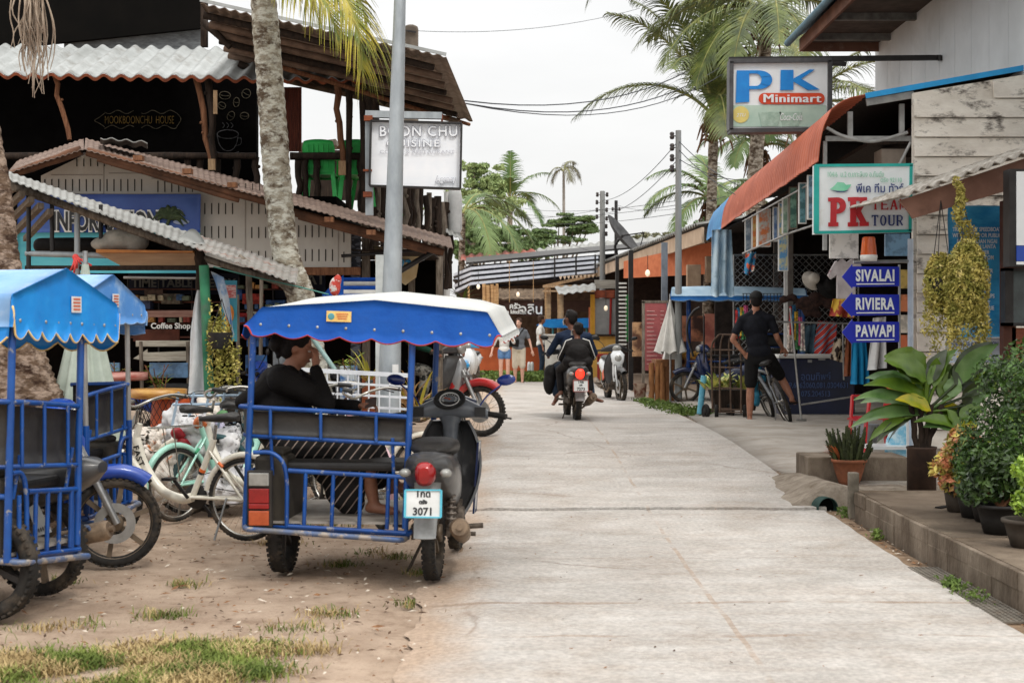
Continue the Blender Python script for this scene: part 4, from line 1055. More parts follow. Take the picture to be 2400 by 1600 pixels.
human('woman in black with dark bun and striped trousers seated in the middle tricycle', 'people on the street', J, skin_tan, s=1.0, vox=.009,
 top=(black_knit, 'long', [('e', W3(-.98,.48,.93), (.19,.20,.22)), ('c', W3(-1.05,.38,1.12), W3(-1.20,.36,1.03), .075, .05), ('c', W3(-1.05,.5,1.12), W3(-1.18,.5,1.0), .08, .05), ('e', W3(-1.0,.47,1.17), (.12,.17,.08)), ('c', W3(-.95,.29,1.17), W3(-.78,.33,1.09), .082, .07), ('c', W3(-.95,.66,1.16), W3(-.78,.64,1.07), .08, .07), ('c', W3(-.97,.36,1.18), W3(-.95,.30,1.17), .085, .085)]),
 bottom=(striped, 'sarong', [('c', W3(-.93,.40,.79), W3(-.50,.40,.80), .13, .12), ('c', W3(-.9,.58,.80), W3(-.52,.58,.83), .13, .11), ('c', W3(-.50,.40,.78), W3(-.58,.42,.50), .13, .13), ('c', W3(-.60,.44,.52), W3(-.55,.44,.42), .12, .09),
 ('c', W3(-.5,.56,.80), W3(-.40,.56,.58), .12, .10), ('e', W3(-.60,.45,.64), (.20,.13,.16))]),
 hair=(hair_black, 'bun'), face=Fw, tilt=TV(hero, (.28,0,.95)), female=True, loc=W3(-.97,.48,.69),
 hand=dict(r=(TV(hero, (.05,.10,1)), TV(hero, (.9,-.3,0)), 1, .8), l=(TV(hero, (.98,0,.1)), TV(hero, (0,0,1)), 1, .9)))
b = MB(); b.box(W3(-.44,.52,1.02), (.07,.14,.012), Euler((0.3,-.25,0))); tag(b.build('phone', mat('phone_case', S(90,66,56), S(70,52,46), rough=.4)), 'dark phone held by the woman seated in the tricycle', 'phone')
# motorbike riding away
g = G(1352, 988)
mo = thing('motorbike', 'small black motorbike with glowing tail light riding away down the road with two riders', 'motorbike', g, RAD(4), group='motorbikes')
scooter(mo, Matrix.Scale(1.03, 4), grey_plas, grey_plas, plate=[('1กร', .050, .050), ('ตรัง', .008, .026), ('7273', -.045, .055)], wheel='cast', light_on=True, pf=mat('plate_frame_red', S(150,70,60), rough=.5))
navy_cloth = mat('navy_sweater', S(36,50,74), S(22,32,52), rough=.85, sc=6, bump=1, bsc=10)
jeans = mat('blue_jeans', S(52,66,84), S(36,48,64), rough=.9, sc=12, bump=.3)
J = TJ(mo, dict(pelvis=(-.01,.34,.84), chest=(-.02,.36,1.10), neck=(-.03,.38,1.29), head=(-.05,.40,1.445), sh_l=(-.215,.36,1.21), sh_r=(.20,.36,1.21), el_l=(-.33,.46,.98), el_r=(.31,.48,.96),
 wr_l=(-.335,.72,.93), wr_r=(.335,.72,.92), hi_l=(-.11,.36,.80), hi_r=(.11,.36,.80), kn_l=(-.24,.74,.70), kn_r=(.24,.74,.70), an_l=(-.235,.50,.33), an_r=(.27,.50,.34), ft_l=(-.30,.30,.235), ft_r=(.40,.36,.27)))
human('man in navy sweater and face mask steering the motorbike in the middle of the road', 'people on the street', J, skin_dark, s=1.0, vox=.014, top=(navy_cloth, 'long'), bottom=(jeans, 'long'), hair=(hair_black, 'short'),
 face=TV(mo, (-.72,.68,0)), mask=white_board, loc=LM(mo) @ Vector((0,.34,.78)), shoes=None, extra=())
black_track = mat('black_tracksuit', S(34,31,31), S(22,20,20), rough=.7, sc=6, bump=1, bsc=10)
J = TJ(mo, dict(pelvis=(.01,.02,.86), chest=(.01,.06,1.02), neck=(.015,.09,1.15), head=(.02,.11,1.285), sh_l=(-.15,.06,1.09), sh_r=(.17,.06,1.09), el_l=(-.225,.10,.90), el_r=(.235,.10,.90),
 wr_l=(-.15,.24,.83), wr_r=(.16,.24,.83), hi_l=(-.09,.06,.83), hi_r=(.09,.06,.83), kn_l=(-.21,.33,.72), kn_r=(.21,.33,.72), an_l=(-.20,.24,.42), an_r=(.22,.24,.42), ft_l=(-.24,.34,.36), ft_r=(.25,.34,.37)))
ch = human('child in black tracksuit with white sleeve stripes riding pillion on the motorbike', 'people on the street', J, skin_dark, s=.86, vox=.012,
 top=(black_track, 'long', [('e', LM(mo) @ Vector((.01,.0,.95)), (.175,.10,.15)), ('c', LM(mo) @ Vector((-.12,0,.84)), LM(mo) @ Vector((.14,0,.84)), .09, .09)]), bottom=(black_track, 'long'), hair=(hair_black, 'short'), face=TV(mo, (-.55,.83,0)), mask=white_board, loc=LM(mo) @ Vector((0,.02,.8)))
b = MB()
for sg in (-1,1):
 b.tube([LM(mo) @ Vector(p) for p in ((.01+sg*.075,.025,1.165),(.01+sg*.165,.0,1.135),(.01+sg*.205,.02,1.03),(.005+sg*.262,.045,.90),(.0+sg*.235,.13,.85))], .008, 6)
b.build('stripe', white_board, ch)
bagm = mat('black_bag', S(28,26,26), S(18,17,17), rough=.7, sc=8, bump=.4)
tag(blob([('e', LM(mo) @ Vector((-.31,.62,.66)), (.10,.12,.13)), ('e', LM(mo) @ Vector((-.33,.60,.52)), (.09,.11,.17)), ('c', LM(mo) @ Vector((-.2,.7,.80)), LM(mo) @ Vector((-.3,.62,.7)), .04, .07)], .018, 'bag', bagm), 'black bag hanging at the left side of the motorbike being ridden', 'bag')
# man astride a bicycle at the shops
g = G(1850, 994)
bk = thing('bicycle', 'grey mountain bicycle tilted between the legs of the man in black', 'bicycle', g, RAD(2), group=None)
bicycle(bk, Matrix.Rotation(RAD(-20), 4, 'Y'), mat('grey_frame', S(150,154,158), S(110,112,116), rough=.4, metal=.3), step=False, bars='flat', fender=False, R=.34, saddle_h=.88, tr=.027)
d = 19.85
J = dict(head=P(1772,705,d+.02), neck=P(1771,727,d), chest=P(1770,766,d), pelvis=P(1779,826,d), sh_l=P(1737,747,d), sh_r=P(1806,744,d), el_l=P(1717,796,d-.05), wr_l=P(1744,828,d-.06),
 el_r=P(1822,793,d-.02), wr_r=P(1834,815,d+.14), hi_l=P(1762,836,d), hi_r=P(1799,836,d), kn_l=P(1759,912,d+.04), an_l=P(1757,978,d-.03), ft_l=P(1752,986,d+.10),
 kn_r=P(1832,888,d+.22), an_r=P(1856,932,d+.08), ft_r=P(1862,944,d+.22))
human('man in black T-shirt, shorts and cap, hand on hip, straddling a bicycle', 'people on the street', J, skin_tan, s=1.06, vox=.013, top=(mat('black_tee', S(30,32,40), S(19,20,26), rough=.85, sc=6, bump=.9, bsc=11), 'short'),
 bottom=(mat('black_shorts', S(28,27,28), S(17,17,18), rough=.85, sc=6, bump=.9, bsc=11), 'shorts', [('e', P(1782,842,d), (.19,.13,.10))]), hair=(hair_black, 'short'), face=(.12,1,-.08), hats=mat('cap_black', S(40,40,40), S(28,28,28), rough=.8), shoes=mat('sandal_black', S(36,32,30), rough=.7),
 hand=dict(l=((.7,.1,-.7), (0,-1,0), -1, .5)))
# red scooter with its rider
rs = thing('motorbike', 'red and silver underbone motorbike facing right at the road edge with a rider in camouflage', 'motorbike', Vector((-1.616,17.6,gz(17.6))), RAD(-111.7), group='motorbikes')
scooter(rs, Matrix.Scale(1.1, 4), silver_plas, grey_plas, c_fender=red_plas, wheel='spoke', disc=True, rim=rim_steel, mirrors=(0,0))
b = MB(); loft(b, [(.40,0,.90,.06,.05),(.6,0,1.0,.09,.06),(.8,0,1.02,.08,.05),(.88,0,.98,.05,.04)], axis='Z'); b.build('nose_panel', red_plas, rs, world=False)
camo = mat('camouflage', S(150,148,140), S(70,70,66), rough=.9, sc=14, lo=.48, hi=.52, detail=2, dirt=S(40,42,40), dirt_sc=10, dlo=.56, dhi=.58)
polo = mat('striped_polo', S(210,212,212), S(190,192,192), rough=.85)
J = TJ(rs, {k: Vector((v[0]*1.05, v[1]*1.08+.10, v[2]*1.05)) for k, v in dict(pelvis=(0,.10,.86), chest=(0,.18,1.14), neck=(0,.24,1.33), head=(0,.29,1.47), sh_l=(-.19,.2,1.25), sh_r=(.19,.2,1.25), el_l=(-.27,.46,1.08), el_r=(.27,.42,1.06), wr_l=(-.30,.70,.99), wr_r=(.30,.68,.98),
 hi_l=(-.1,.14,.82), hi_r=(.1,.14,.82), kn_l=(-.20,.58,.74), kn_r=(.20,.58,.74), an_l=(-.19,.50,.34), an_r=(.20,.48,.34), ft_l=(-.19,.63,.28), ft_r=(.20,.61,.28)).items()})
r_ = human('rider in white polo, green sleeves and grey camouflage trousers on the red motorbike', 'people on the street', J, skin_dark, s=1.0, vox=.013, top=(polo, 'short'), bottom=(camo, 'crop'), hair=(hair_black, 'short'), face=TV(rs, (.2,.95,0)), loc=LM(rs) @ Vector((0,.1,.8)))
gs = mat('green_sleeve', S(36,84,66), S(24,62,50), rough=.85)
p = []
for q in 'lr':
 a, e_, w_ = J['sh_'+q], J['el_'+q], J['wr_'+q]; p.append([('c', a+(e_-a)*.5, e_, .056, .050), ('c', e_, e_+(w_-e_)*.9, .050, .036)])
for q in p: blob(q, .012, 'sleeve', gs, r_)
# parked scooters down the road
g = Q(1112, 33)
sc2 = thing('scooter', 'white and sky blue retro scooter facing the camera on the left of the road', 'scooter', g, RAD(172), group='motorbikes')
scooter(sc2, Matrix.Scale(1.0, 4), white_plas, white_plas, c_fender=cyan_plas, wheel='cast', headcap=cyan_plas, mirrors=(0,0), dash=False)
b = MB(); loft(b, [(.30,0,.86,.10,.10),(.42,0,.96,.17,.10),(.6,0,1.0,.20,.10),(.78,0,1.0,.17,.08),(.9,0,.97,.08,.05)], axis='Z'); b.build('front_apron', white_plas, sc2, world=False)
b = MB(); b.ell((0,1.24,.52), (.10,.10,.08), 14, 8); b.build('headlamp_cowl', cyan_plas, sc2, world=False)
g = G(1452, 942)
sc3 = thing('scooter', 'black and white scooter with orange flash parked in front of the pink menu board', 'scooter', g, RAD(186), group='motorbikes')
scooter(sc3, Matrix.Translation((0,-1.22,0)), white_plas, dark_metal if False else mat('matt_black_body', S(50,50,52), S(34,34,36), rough=.4), c_fender=grey_plas, wheel='cast', disc=True, dash=False, steer=RAD(8))
b = MB(); b.box((.13,-.85,.50), (.02,.42,.16), Euler((RAD(18),0,0))); b.box((-.13,-.85,.50), (.02,.42,.16), Euler((RAD(18),0,0))); b.build('side_panel', mat('orange_panel', S(226,90,50), rough=.3), sc3, world=False)
b = MB(); b.ell((0,-.16,.78), (.085,.05,.085), 16, 10); h_ = b.build('round_headlight', clear_lens, sc3, world=False)
b = MB(); loft(b, [(.62,0,-.20,.06,.05),(.72,0,-.18,.11,.06),(.85,0,-.2,.13,.07),(.93,0,-.26,.07,.05)], axis='Z'); b.build('head_cowl', white_plas, sc3, world=False)
# pedestrians
g = G(1216, 899)
J, s_ = stand(g.x, g.y, g.z, 1.60, yaw=RAD(178), stride=.05)
denim = mat('light_denim', S(110,146,190), S(84,120,166), rough=.9, sc=14)
human('young man in grey T-shirt and cream shorts walking with a black crossbody bag', 'people on the street', J, skin_fair, s=s_, vox=.014, top=(mat('grey_tee', S(120,124,130), S(102,106,112), rough=.9), 'short'),
 bottom=(mat('cream_shorts', S(222,212,192), S(204,194,174), rough=.9), 'knee'), hair=(hair_brown, 'short'), face=(-.35,-1,0), shoes=mat('sandal_brown', S(80,60,50), rough=.7))
b = MB(); cc = J['pelvis']+Vector((-.12,-.15,.12)); b.box(cc, (.24,.09,.17), Euler((0,.1,.1))); bagp = b.build('crossbody_bag', bagm, bevel=.02)
b = MB(); b.tube(crv([cc+Vector((-.10,-.02,.08)), J['chest']+Vector((-.02,-.15,0)), J['sh_l']+Vector((-.03,0,.075)), J['chest']+Vector((.05,.14,.0)), cc+Vector((.1,.05,.08))]), .014, 6); b.build('strap', bagm, bagp)
tag(bagp, 'black crossbody bag worn by the young man in grey', 'bag')
g = G(1182, 901)
J, s_ = stand(g.x, g.y, g.z, 1.52, yaw=RAD(182), stride=.04)
J['wr_l'] = J['chest']+Vector((.10,-.30,.12)); J['el_l'] = J['chest']+Vector((.24,-.10,-.12))
human('young woman in white T-shirt and denim shorts walking beside the man in grey', 'people on the street', J, skin_fair, s=s_, vox=.014, top=(white_board, 'tri'), bottom=(denim, 'hot'), hair=(hair_brown, 'long'), face=(.1,-1,0), female=True, shoes=mat('sandal_black', S(36,32,30), rough=.7))
d = 38.5
J, s_ = stand((1268-1200)/F*d, d, gz(d), 1.72, yaw=RAD(-90))
human('man in white T-shirt standing behind the orange wall by the bamboo post', 'people on the street', J, skin_tan, s=s_, vox=.016, top=(white_board, 'short'), bottom=(jeans, 'long'), hair=(hair_brown, 'short'), face=(.9,.3,0))
# corrugated sheets, logs, palms
def corr(mb, a0, a1, b0, b1, wl=.2, amp=.025, nv=9, th=.006, sag=0, jag=0):
 """a0-a1 one edge, b0-b1 the other; corrugations run from a to b"""
 a0, a1, b0, b1 = Vector(a0), Vector(a1), Vector(b0), Vector(b1)
 Lw = (a1-a0).length; n = max(8, int(Lw/wl*8)); nn = (a1-a0).cross(b0-a0).normalized()
 def fn(u, v):
  p = lerp(lerp(a0, a1, u), lerp(b0, b1, u), v)
  if jag and v == 0: p = p+(b0-a0).normalized()*jag*mnoise.noise(Vector((u*40, int(u*9), 3)))
  return p+nn*(amp*sin(u*Lw/wl*2*pi)+sag*sin(pi*v))
 mb.sheet(fn, n, nv, th); return mb
def log(mb, a, b, r, n=8, wob=.02, seg=6, knots=0, tp=.85):
 a, b = Vector(a), Vector(b); L_ = (b-a).length; s_ = random.random()*99
 pts = [lerp(a, b, i/seg)+Vector((mnoise.noise(Vector((s_, i*.7, 0))), mnoise.noise(Vector((s_, i*.7, 5))), 0))*wob*(0 if i in (0, seg) else 1) for i in range(seg+1)]
 mb.tube(pts, [r*lerp(1, tp, i/seg)*(1+.18*mnoise.noise(Vector((s_, i*1.3, 9)))) for i in range(seg+1)], n)
 for k in range(knots):
  t = random.uniform(.1, .9); p = lerp(a, b, t); mb.ell(p+Vector((random.choice((-1,1))*r*.8, -r*.4, 0)), r*.55, 6, 4)
def frond(leaf, stem, pts, L_=.55, n=60, droop=.8, wd=.022, r0=.022, twist=0, gap=.15, fold=1.0, tipf=.35):
 path = crv(pts, 10); k = len(path)
 stem.tube(path, [lerp(r0, .004, i/(k-1)) for i in range(k)], 6)
 def at(t):
  f = t*(k-1); i = min(k-2, int(f)); return lerp(path[i], path[i+1], f-i), (path[i+1]-path[i]).normalized()
 for i in range(n):
  t = gap+(1-gap)*(i+.5)/n; p, tg = at(min(.999, t))
  side = tg.cross(Vector((0,0,1)))
  side = side.normalized() if side.length > .05 else Vector((1,0,0))
  side = (Matrix.Rotation(twist, 3, tg) @ side)
  up = side.cross(tg).normalized()
  l = L_*(sin(pi*min(1, t*.86+.10))**.6)*random.uniform(.88, 1.08)*(1 if t < .9 else tipf+.5)
  for sg in (-1, 1):
   d = (side*sg*random.uniform(.8,1)+tg*random.uniform(.55, .8)+up*.25*fold).normalized(); q = p.copy(); w_ = wd*random.uniform(.8, 1.1)
   nr = d.cross(up).normalized(); vs = []; sgm = 4
   dr = droop*random.uniform(.75, 1.25)
   for j in range(sgm+1):
    ww = w_*(1-(j/sgm)**1.6)*.5+.0012
    vs += [q+nr*ww, q-nr*ww]
    d = (d+Vector((0,0,-1))*dr*(.35+.25*j)/sgm*1.6).normalized(); q = q+d*l/sgm
   leaf.add(vs, [(2*j, 2*j+1, 2*j+3, 2*j+2) for j in range(sgm)], False)
def palm_bark(name='palm_bark', a=S(176,166,152), b=S(120,108,94), d=S(72,58,46)):
 m = mat(name, a, b, rough=.95, sc=9, bump=1.0, bsc=22, stretch=(1,1,1.8), dirt=d, dirt_sc=6, dlo=.49, dhi=.60, lo=.44, hi=.56)
 return m
bark = palm_bark()
bark_lichen = palm_bark('lichen_bark', S(196,194,182), S(150,142,126), S(88,74,60))
def trunk(mb, pts, rad, rings=.075, n=18):
 path = crv(pts, 14); k = len(path); s_ = 0; out = []; rr = []
 for i in range(k):
  if i: s_ += (path[i]-path[i-1]).length
  f = i/(k-1)*(len(rad)-1); j = min(len(rad)-2, int(f)); r = lerp(rad[j], rad[j+1], f-j)
  out.append(path[i]); rr.append(r)
 res = [out[0]]; r2 = [rr[0]]
 for i in range(1, k):
  seg = (out[i]-out[i-1]).length; m_ = max(1, int(seg/(rings/2)))
  for q in range(1, m_+1): res.append(lerp(out[i-1], out[i], q/m_)); r2.append(lerp(rr[i-1], rr[i], q/m_))
 r2 = [r*(1+(.035 if i % 2 else -.02)+.05*mnoise.noise(Vector((i*.23, r*10, 0)))) for i, r in enumerate(r2)]
 mb.tube(res, r2, n); return mb
leaf_g = mat('palm_leaf', S(100,112,48), S(50,66,28), rough=.5, sc=3.0, dirt=S(160,152,72), dirt_sc=1.2, dlo=.55, dhi=.75)
leaf_y = mat('palm_leaf_yellowing', S(178,164,64), S(106,120,50), rough=.55, sc=4.0, lo=.42, hi=.6, dirt=S(196,150,60), dirt_sc=3, dlo=.6, dhi=.7)
leaf_far = mat('palm_leaf_far', S(96,120,68), S(60,86,46), rough=.6, sc=1.0)
dead_leaf = mat('dead_palm_leaf', S(176,160,142), S(130,112,96), rough=.9, sc=8)
husk = mat('palm_husk', S(134,100,76), S(84,60,44), rough=.95, sc=8, bump=.5)
roof_grey = mat('grey_roof_sheet', S(160,162,160), S(126,126,122), rough=.6, metal=.15, sc=1.2, stretch=(1,1,1), dirt=S(120,108,98), dirt_sc=3, dlo=.58, dhi=.8)
roof_white = mat('pale_fibre_cement_roof', S(176,180,180), S(150,153,152), rough=.75, sc=2.5, dirt=S(112,106,98), dirt_sc=3, dlo=.52, dhi=.8)
roof_brown = mat('brown_roof_sheet', S(136,118,108), S(100,84,75), rough=.8, sc=3, dirt=S(84,66,58), dirt_sc=4, dlo=.5, dhi=.75)
under_brown = mat('roof_underside', S(158,142,128), S(122,106,94), rough=.85, sc=3, stretch=(1,3,1))
rust = mat('rusty_edge', S(150,84,56), S(104,58,42), rough=.9, sc=6, bump=.3)
near_black = mat('blackboard_wall', S(9,8,8), S(5,4,4), rough=1, spec=.05)
slat_red = mat('red_brown_slats', S(110,56,42), S(70,36,30), rough=.8, sc=4, stretch=(14,14,1), bump=.4)
chalk = mat('chalk_line', S(86,80,66), S(50,46,38), rough=.95, sc=20)
chalk_y = mat('chalk_ochre', S(120,96,48), S(74,60,32), rough=.95, sc=20)
chalk_w = mat('chalk_grey', S(84,84,86), S(46,46,48), rough=.95, sc=20)
# two-storey bar building on the left
bar = thing('bar_building', 'two-storey open timber bar with pale corrugated eave and black painted walls', 'building', (-3.5, 18.5, .2))
b = MB(); c0_, c1_ = P(-260,168,18), P(862,186,18); corr(b, c0_, c1_, c0_+Vector((0,1.5,P(0,104,19.5).z-c0_.z)), c1_+Vector((0,1.5,P(0,118,19.5).z-c1_.z)), wl=.222, amp=.030, nv=10, th=.008)
eave = b.build('corrugated_roof', roof_white, bar)
b = MB(); a0, a1 = P(-260,168,18), P(862,186,18); Lw = (a1-a0).length
b.sheet(lambda u, v: lerp(a0, a1, u)+Vector((0, -.006+.012*v, .028*sin(u*Lw/.222*2*pi)-.012-.035*v)), 400, 1, .012, smooth=False); b.build('edge_strip', rust, eave)
b = MB(); b.bb(P(-300,176,20.6), P(606,510,20.75)); b.bb(P(-300,498,17.6)+Vector((0,0,-.1)), P(850,508,20.7)); b.build('back_wall', near_black, bar)
yw = 20.585
def onwall(px, py): return P(px, py, yw)
t = tfit('MOOKBOONCHU  HOUSE', 246,272,408,290, onwall, off=-.004); t.build('lettering', chalk_y, bar)
b = MB()
for yy, ph in ((263,0),(298,2)):
 pts = [onwall(245+i*3.6, yy+4*sin(i*.55+ph)) for i in range(48)]; b.tube(pts[:20], .006, 4); b.tube(pts[24:], .006, 4)
b.tube(crv([onwall(245,266), onwall(232,276), onwall(222,283), onwall(234,290), onwall(245,298)]), .006, 4); b.tube(crv([onwall(415,266), onwall(424,280), onwall(414,298)]), .006, 4)
b.build('scroll_drawing', chalk, bar)
for (cx_, cy_, rx, ry, rot) in ((527,224,13,9,.1),(577,220,10,11,.5),(554,240,7,11,.1),(520,248,9,8,.5),(541,272,8,11,.5),(573,272,10,8,.1)):
 b = MB(); pts = []
 for k in range(22):
  a = 2*pi*k/22; u, v = rx*cos(a), ry*sin(a); pts.append(onwall(cx_+u*cos(rot)-v*sin(rot), cy_+u*sin(rot)+v*cos(rot)))
 b.tube(pts, .006, 4, closed=True); b.tube([onwall(cx_-rx*.8*cos(rot), cy_-rx*.8*sin(rot)), onwall(cx_, cy_+1.5), onwall(cx_+rx*.8*cos(rot), cy_+rx*.8*sin(rot))], .006, 4)
 b.build('coffee_bean_drawing', chalk, bar)
b = MB(); b.tube([onwall(534+25*cos(2*pi*k/24), 315+10*sin(2*pi*k/24)) for k in range(24)], .007, 4, closed=True)
b.tube(crv([onwall(509,318), onwall(514,338), onwall(526,352), onwall(543,352), onwall(554,338), onwall(558,318)]), .007, 4)
b.tube(crv([onwall(556,325), onwall(565,325), onwall(564,338), onwall(553,342)]), .007, 4); b.tube(crv([onwall(505,356), onwall(534,362), onwall(560,356)]), .007, 4)
for k in range(3): b.tube(crv([onwall(522+10*k,300), onwall(526+10*k,294), onwall(521+10*k,288)]), .006, 4)
b.build('coffee_cup_drawing', chalk_w, bar)
for (x0, y0, x1, y1, r, m_) in ((127,172,163,328,.035,brown_wood),(460,184,497,396,.042,brown_wood),(488,186,505,400,.05,dark_wood),(788,186,805,392,.045,brown_wood),(816,190,818,510,.045,dark_wood),(852,190,850,500,.05,dark_wood),(870,215,872,300,.10,dark_wood)):
 b = MB(); log(b, P(x0, y0, 18.2), P(x1, y1, 18.2), r, wob=.05, knots=2); b.build('post', m_, bar)
b = MB(); pass
for x, y, sz in ((505,240,(.05,.04,.30)),(497,386,(.09,.05,.14)),(802,394,(.09,.05,.18))): b = MB(); b.box(P(x,y,18.1), sz); b.build('wood_block', pale_wood, bar)
b = MB(); log(b, P(-40,366,18.3), P(600,366,18.3), .05, wob=.04); b.build('hand_rail', dark_wood, bar)
b = MB(); log(b, P(680,366,18.3), P(858,366,18.3), .05, wob=.04); b.build('hand_rail', dark_wood, bar)
for i, x in enumerate((440,470,510,556,600,700,716,742,846)):
 b = MB(); log(b, P(x,368,18.35), P(x+2,505,18.35), .045, wob=.05, knots=1); b.build('baluster', dark_wood, bar)
b = MB()
for k in range(10): b.tube([P(722+8*k,372,18.9), P(722+8*k,392,18.9)], .012, 5)
b.build('rail_spindles', grey_wood, bar)
b = MB()
for k in range(9): x = 668+4.6*k; b.box((P(x,280,18.6)), (.022,.02,.84))
b.box(P(686,280,18.63), (.22,.01,.84)); b.build('slatted_screen', slat_red, bar)
b = MB(); b.bb(P(700,352,23.8), P(850,470,23.9)); b.build('terrace_back_wall', dark_wood, bar)
b = MB(); b.beam(P(700,348,21.5), P(792,338,21.5), .5, .09); b.build('lean_to_ridge', grey_wood, bar)
A_, B_, C_, D_ = P(470,8,15.6), P(1046,133,15.6), P(560,158,20.2), P(1108,283,19.4)
b = MB(); corr(b, A_, B_, C_, D_, wl=.12, amp=.012, nv=6, th=.01)
rr_ = b.build('tin_roof', under_brown, bar)
b = MB(); b.beam(A_+Vector((0,-.02,.03)), B_+Vector((0,-.02,.02)), .02, .035); b.build('ridge_flashing', roof_white, rr_)
for k in range(8):
 t = (k+.6)/8.2; a = lerp(A_, C_, t)+Vector((0,0,-.07)); c = lerp(B_, D_, t)+Vector((-.12-.05*random.random(),0,-.06))
 b = MB(); log(b, a, c, .042, wob=.05, knots=2); b.build('purlin', mat('grey_brown_pole', S(132,110,94), S(86,70,60), rough=.85, sc=5, bump=.3) if k % 3 else dark_wood, rr_)
b = MB(); log(b, P(600,120,16.4)-Vector((0,0,.1)), P(1100,292,19.5), .03, wob=.03); b.build('edge_pole', brown_wood, rr_)
for (x0,y0,x1,y1,d0,d1) in ((475,50,540,110,17,17),(850,190,905,245,19,19),(560,150,640,185,18.5,18.5)):
 b = MB(); log(b, P(x0,y0,d0), P(x1,y1,d1), .045); b.build('brace', dark_wood, bar)
b = MB(); b.prism([P(-260,-160,19.75), P(470,-160,19.75), P(474,66,19.75), P(-260,142,19.75)], (0,.08,0)); b.build('black_tarpaulin', mat('tarpaulin_black', S(14,12,10), S(9,8,7), rough=.9, sc=3, spec=.1), bar)
b = MB(); b.bb(P(470,-160,17.1), P(488,112,17.2)); b.build('corner_post', dark_wood, bar)
b = MB(); b.bb(P(150,60,19.9), P(472,125,19.95)); b.build('grey_net', mat('grey_net_cloth', S(130,134,136), S(96,98,100), rough=.9, sc=9, stretch=(1,1,3)), bar)
for k in range(21):
 t = k/20; x = 856+t*200; yt = 436+ (0 if t < .55 else (t-.55)*95); yb = 560+t*80+random.uniform(-8,8)
 d_ = 18.4+1.4*t
 b = MB(); log(b, P(x, yt+random.uniform(-5,8), d_), P(x+random.uniform(-5,5), yb+35, d_), random.uniform(.036,.055), wob=.07, knots=3); b.build('fence_log', dark_wood if k % 3 else grey_wood, bar)
for y_ in (520,585):
 b = MB(); log(b, P(850,y_-10,18.5), P(1058,y_+30,19.9), .03, wob=.05, knots=3); b.build('fence_rail', dark_wood, bar)
b = MB(); b.tube([P(1048,450,20.2), P(1046,900,20.2)], .045, 8); b.build('drain_pipe', white_paint, bar)
b = MB(); b.lathe([(.0,.62),(.08,.6),(.10,.5),(.10,.05),(.08,0)], P(1066,545,19.8)-Vector((0,0,0)), 14); b.build('white_tank', mat('white_tank', S(214,216,216), S(190,192,192), rough=.6, wave=(20,0)), bar)
b = MB(); corr(b, P(1045,545,19.2), P(1085,562,19.2), P(1045,520,20.5), P(1072,535,20.5), wl=.08, amp=.01); b.build('rain_hood', roof_grey, bar)
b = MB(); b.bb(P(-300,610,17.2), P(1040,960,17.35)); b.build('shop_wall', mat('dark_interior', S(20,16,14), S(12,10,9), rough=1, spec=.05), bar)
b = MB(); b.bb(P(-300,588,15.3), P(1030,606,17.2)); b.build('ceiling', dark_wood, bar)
for x in (860,965,1030):
 b = MB(); b.bb(P(x-8,600,17.0), P(x+8,960,17.1)); b.build('shop_post', grey_wood, bar)
b = MB(); b.prism([P(875,575,16.4), P(985,590,16.4), P(975,650,16.4), P(950,668,16.4), P(905,640,16.4), P(880,620,16.4)], (0,.03,0)); cc = b.build('painted_cloth', mat('cream_cloth', S(224,206,168), S(206,178,130), rough=.9, sc=4), bar)
b = MB();
for k in range(4): b.tube(crv([P(905+15*k,600+4*k,16.37), P(915+15*k,612,16.37), P(908+15*k,630,16.37)]), .02, 4)
b.build('blue_marks', mat('cloth_blue', S(70,150,200), rough=.8), cc)
# white gable building with vent slots
gab = thing('gable_building', 'low building with white slotted gable wall under a rusty brown corrugated roof', 'building', (-4.3,15.3,.1))
dW = 15.25
b = MB(); b.prism([P(96,412,dW), P(200,362,dW), P(260,372,dW), P(420,420,dW), P(620,476,dW), P(822,532,dW), P(822,626,dW), P(96,626,dW)], (0,.08,0)); b.build('gable_wall', mat('cream_wall_board', S(206,202,194), S(192,188,180), rough=.8, sc=2), gab)
b = MB()
def slots(x0, x1, y0, y1, st=16.2):
 x = x0
 while x < x1:
  b.box(P(x, (y0+y1)/2, dW-.004), (.010,.006,(y1-y0)/F*dW)); x += st
slots(180,330,372,390); slots(105,345,420,448); slots(370,465,424,450); slots(495,640,430,447); slots(480,545,476,502); slots(590,625,476,502); slots(480,545,530,558); slots(590,625,532,558); slots(590,640,588,608)
slots(700,790,528,556,15.8); slots(806,812,540,568); slots(700,790,584,612,15.8); slots(806,812,590,615)
b.build('vent_slots', mat('slot_dark', S(60,54,48), rough=.9), gab)
b = MB()
for (x0,y0,x1,y1) in ((120,410,240,410),(255,406,355,406),(355,418,470,424),(243,372,243,625),(575,465,575,625),(793,530,793,625),(160,455,470,455)):
 b.beam(P(x0,y0,dW-.003), P(x1,y1,dW-.003), .012, .006, up=(0,1,0))
b.build('panel_joints', mat('joint_grey', S(170,164,156), rough=.9), gab)
b = MB(); corr(b, P(198,350,14.5), P(15,408,14.5), P(196,326,16.8), P(40,378,16.8), wl=.062, amp=.0055, jag=.04); b.build('roof', roof_brown, gab)
b = MB(); corr(b, P(198,350,14.5), P(620,462,14.5), P(200,324,16.8), P(612,432,16.8), wl=.062, amp=.0055, jag=.04); b.build('roof', roof_brown, gab)
b = MB(); corr(b, P(612,458,14.4), P(1062,582,14.4), P(606,430,16.8), P(1056,556,16.4), wl=.062, amp=.0055, jag=.05); b.build('roof', roof_brown, gab)
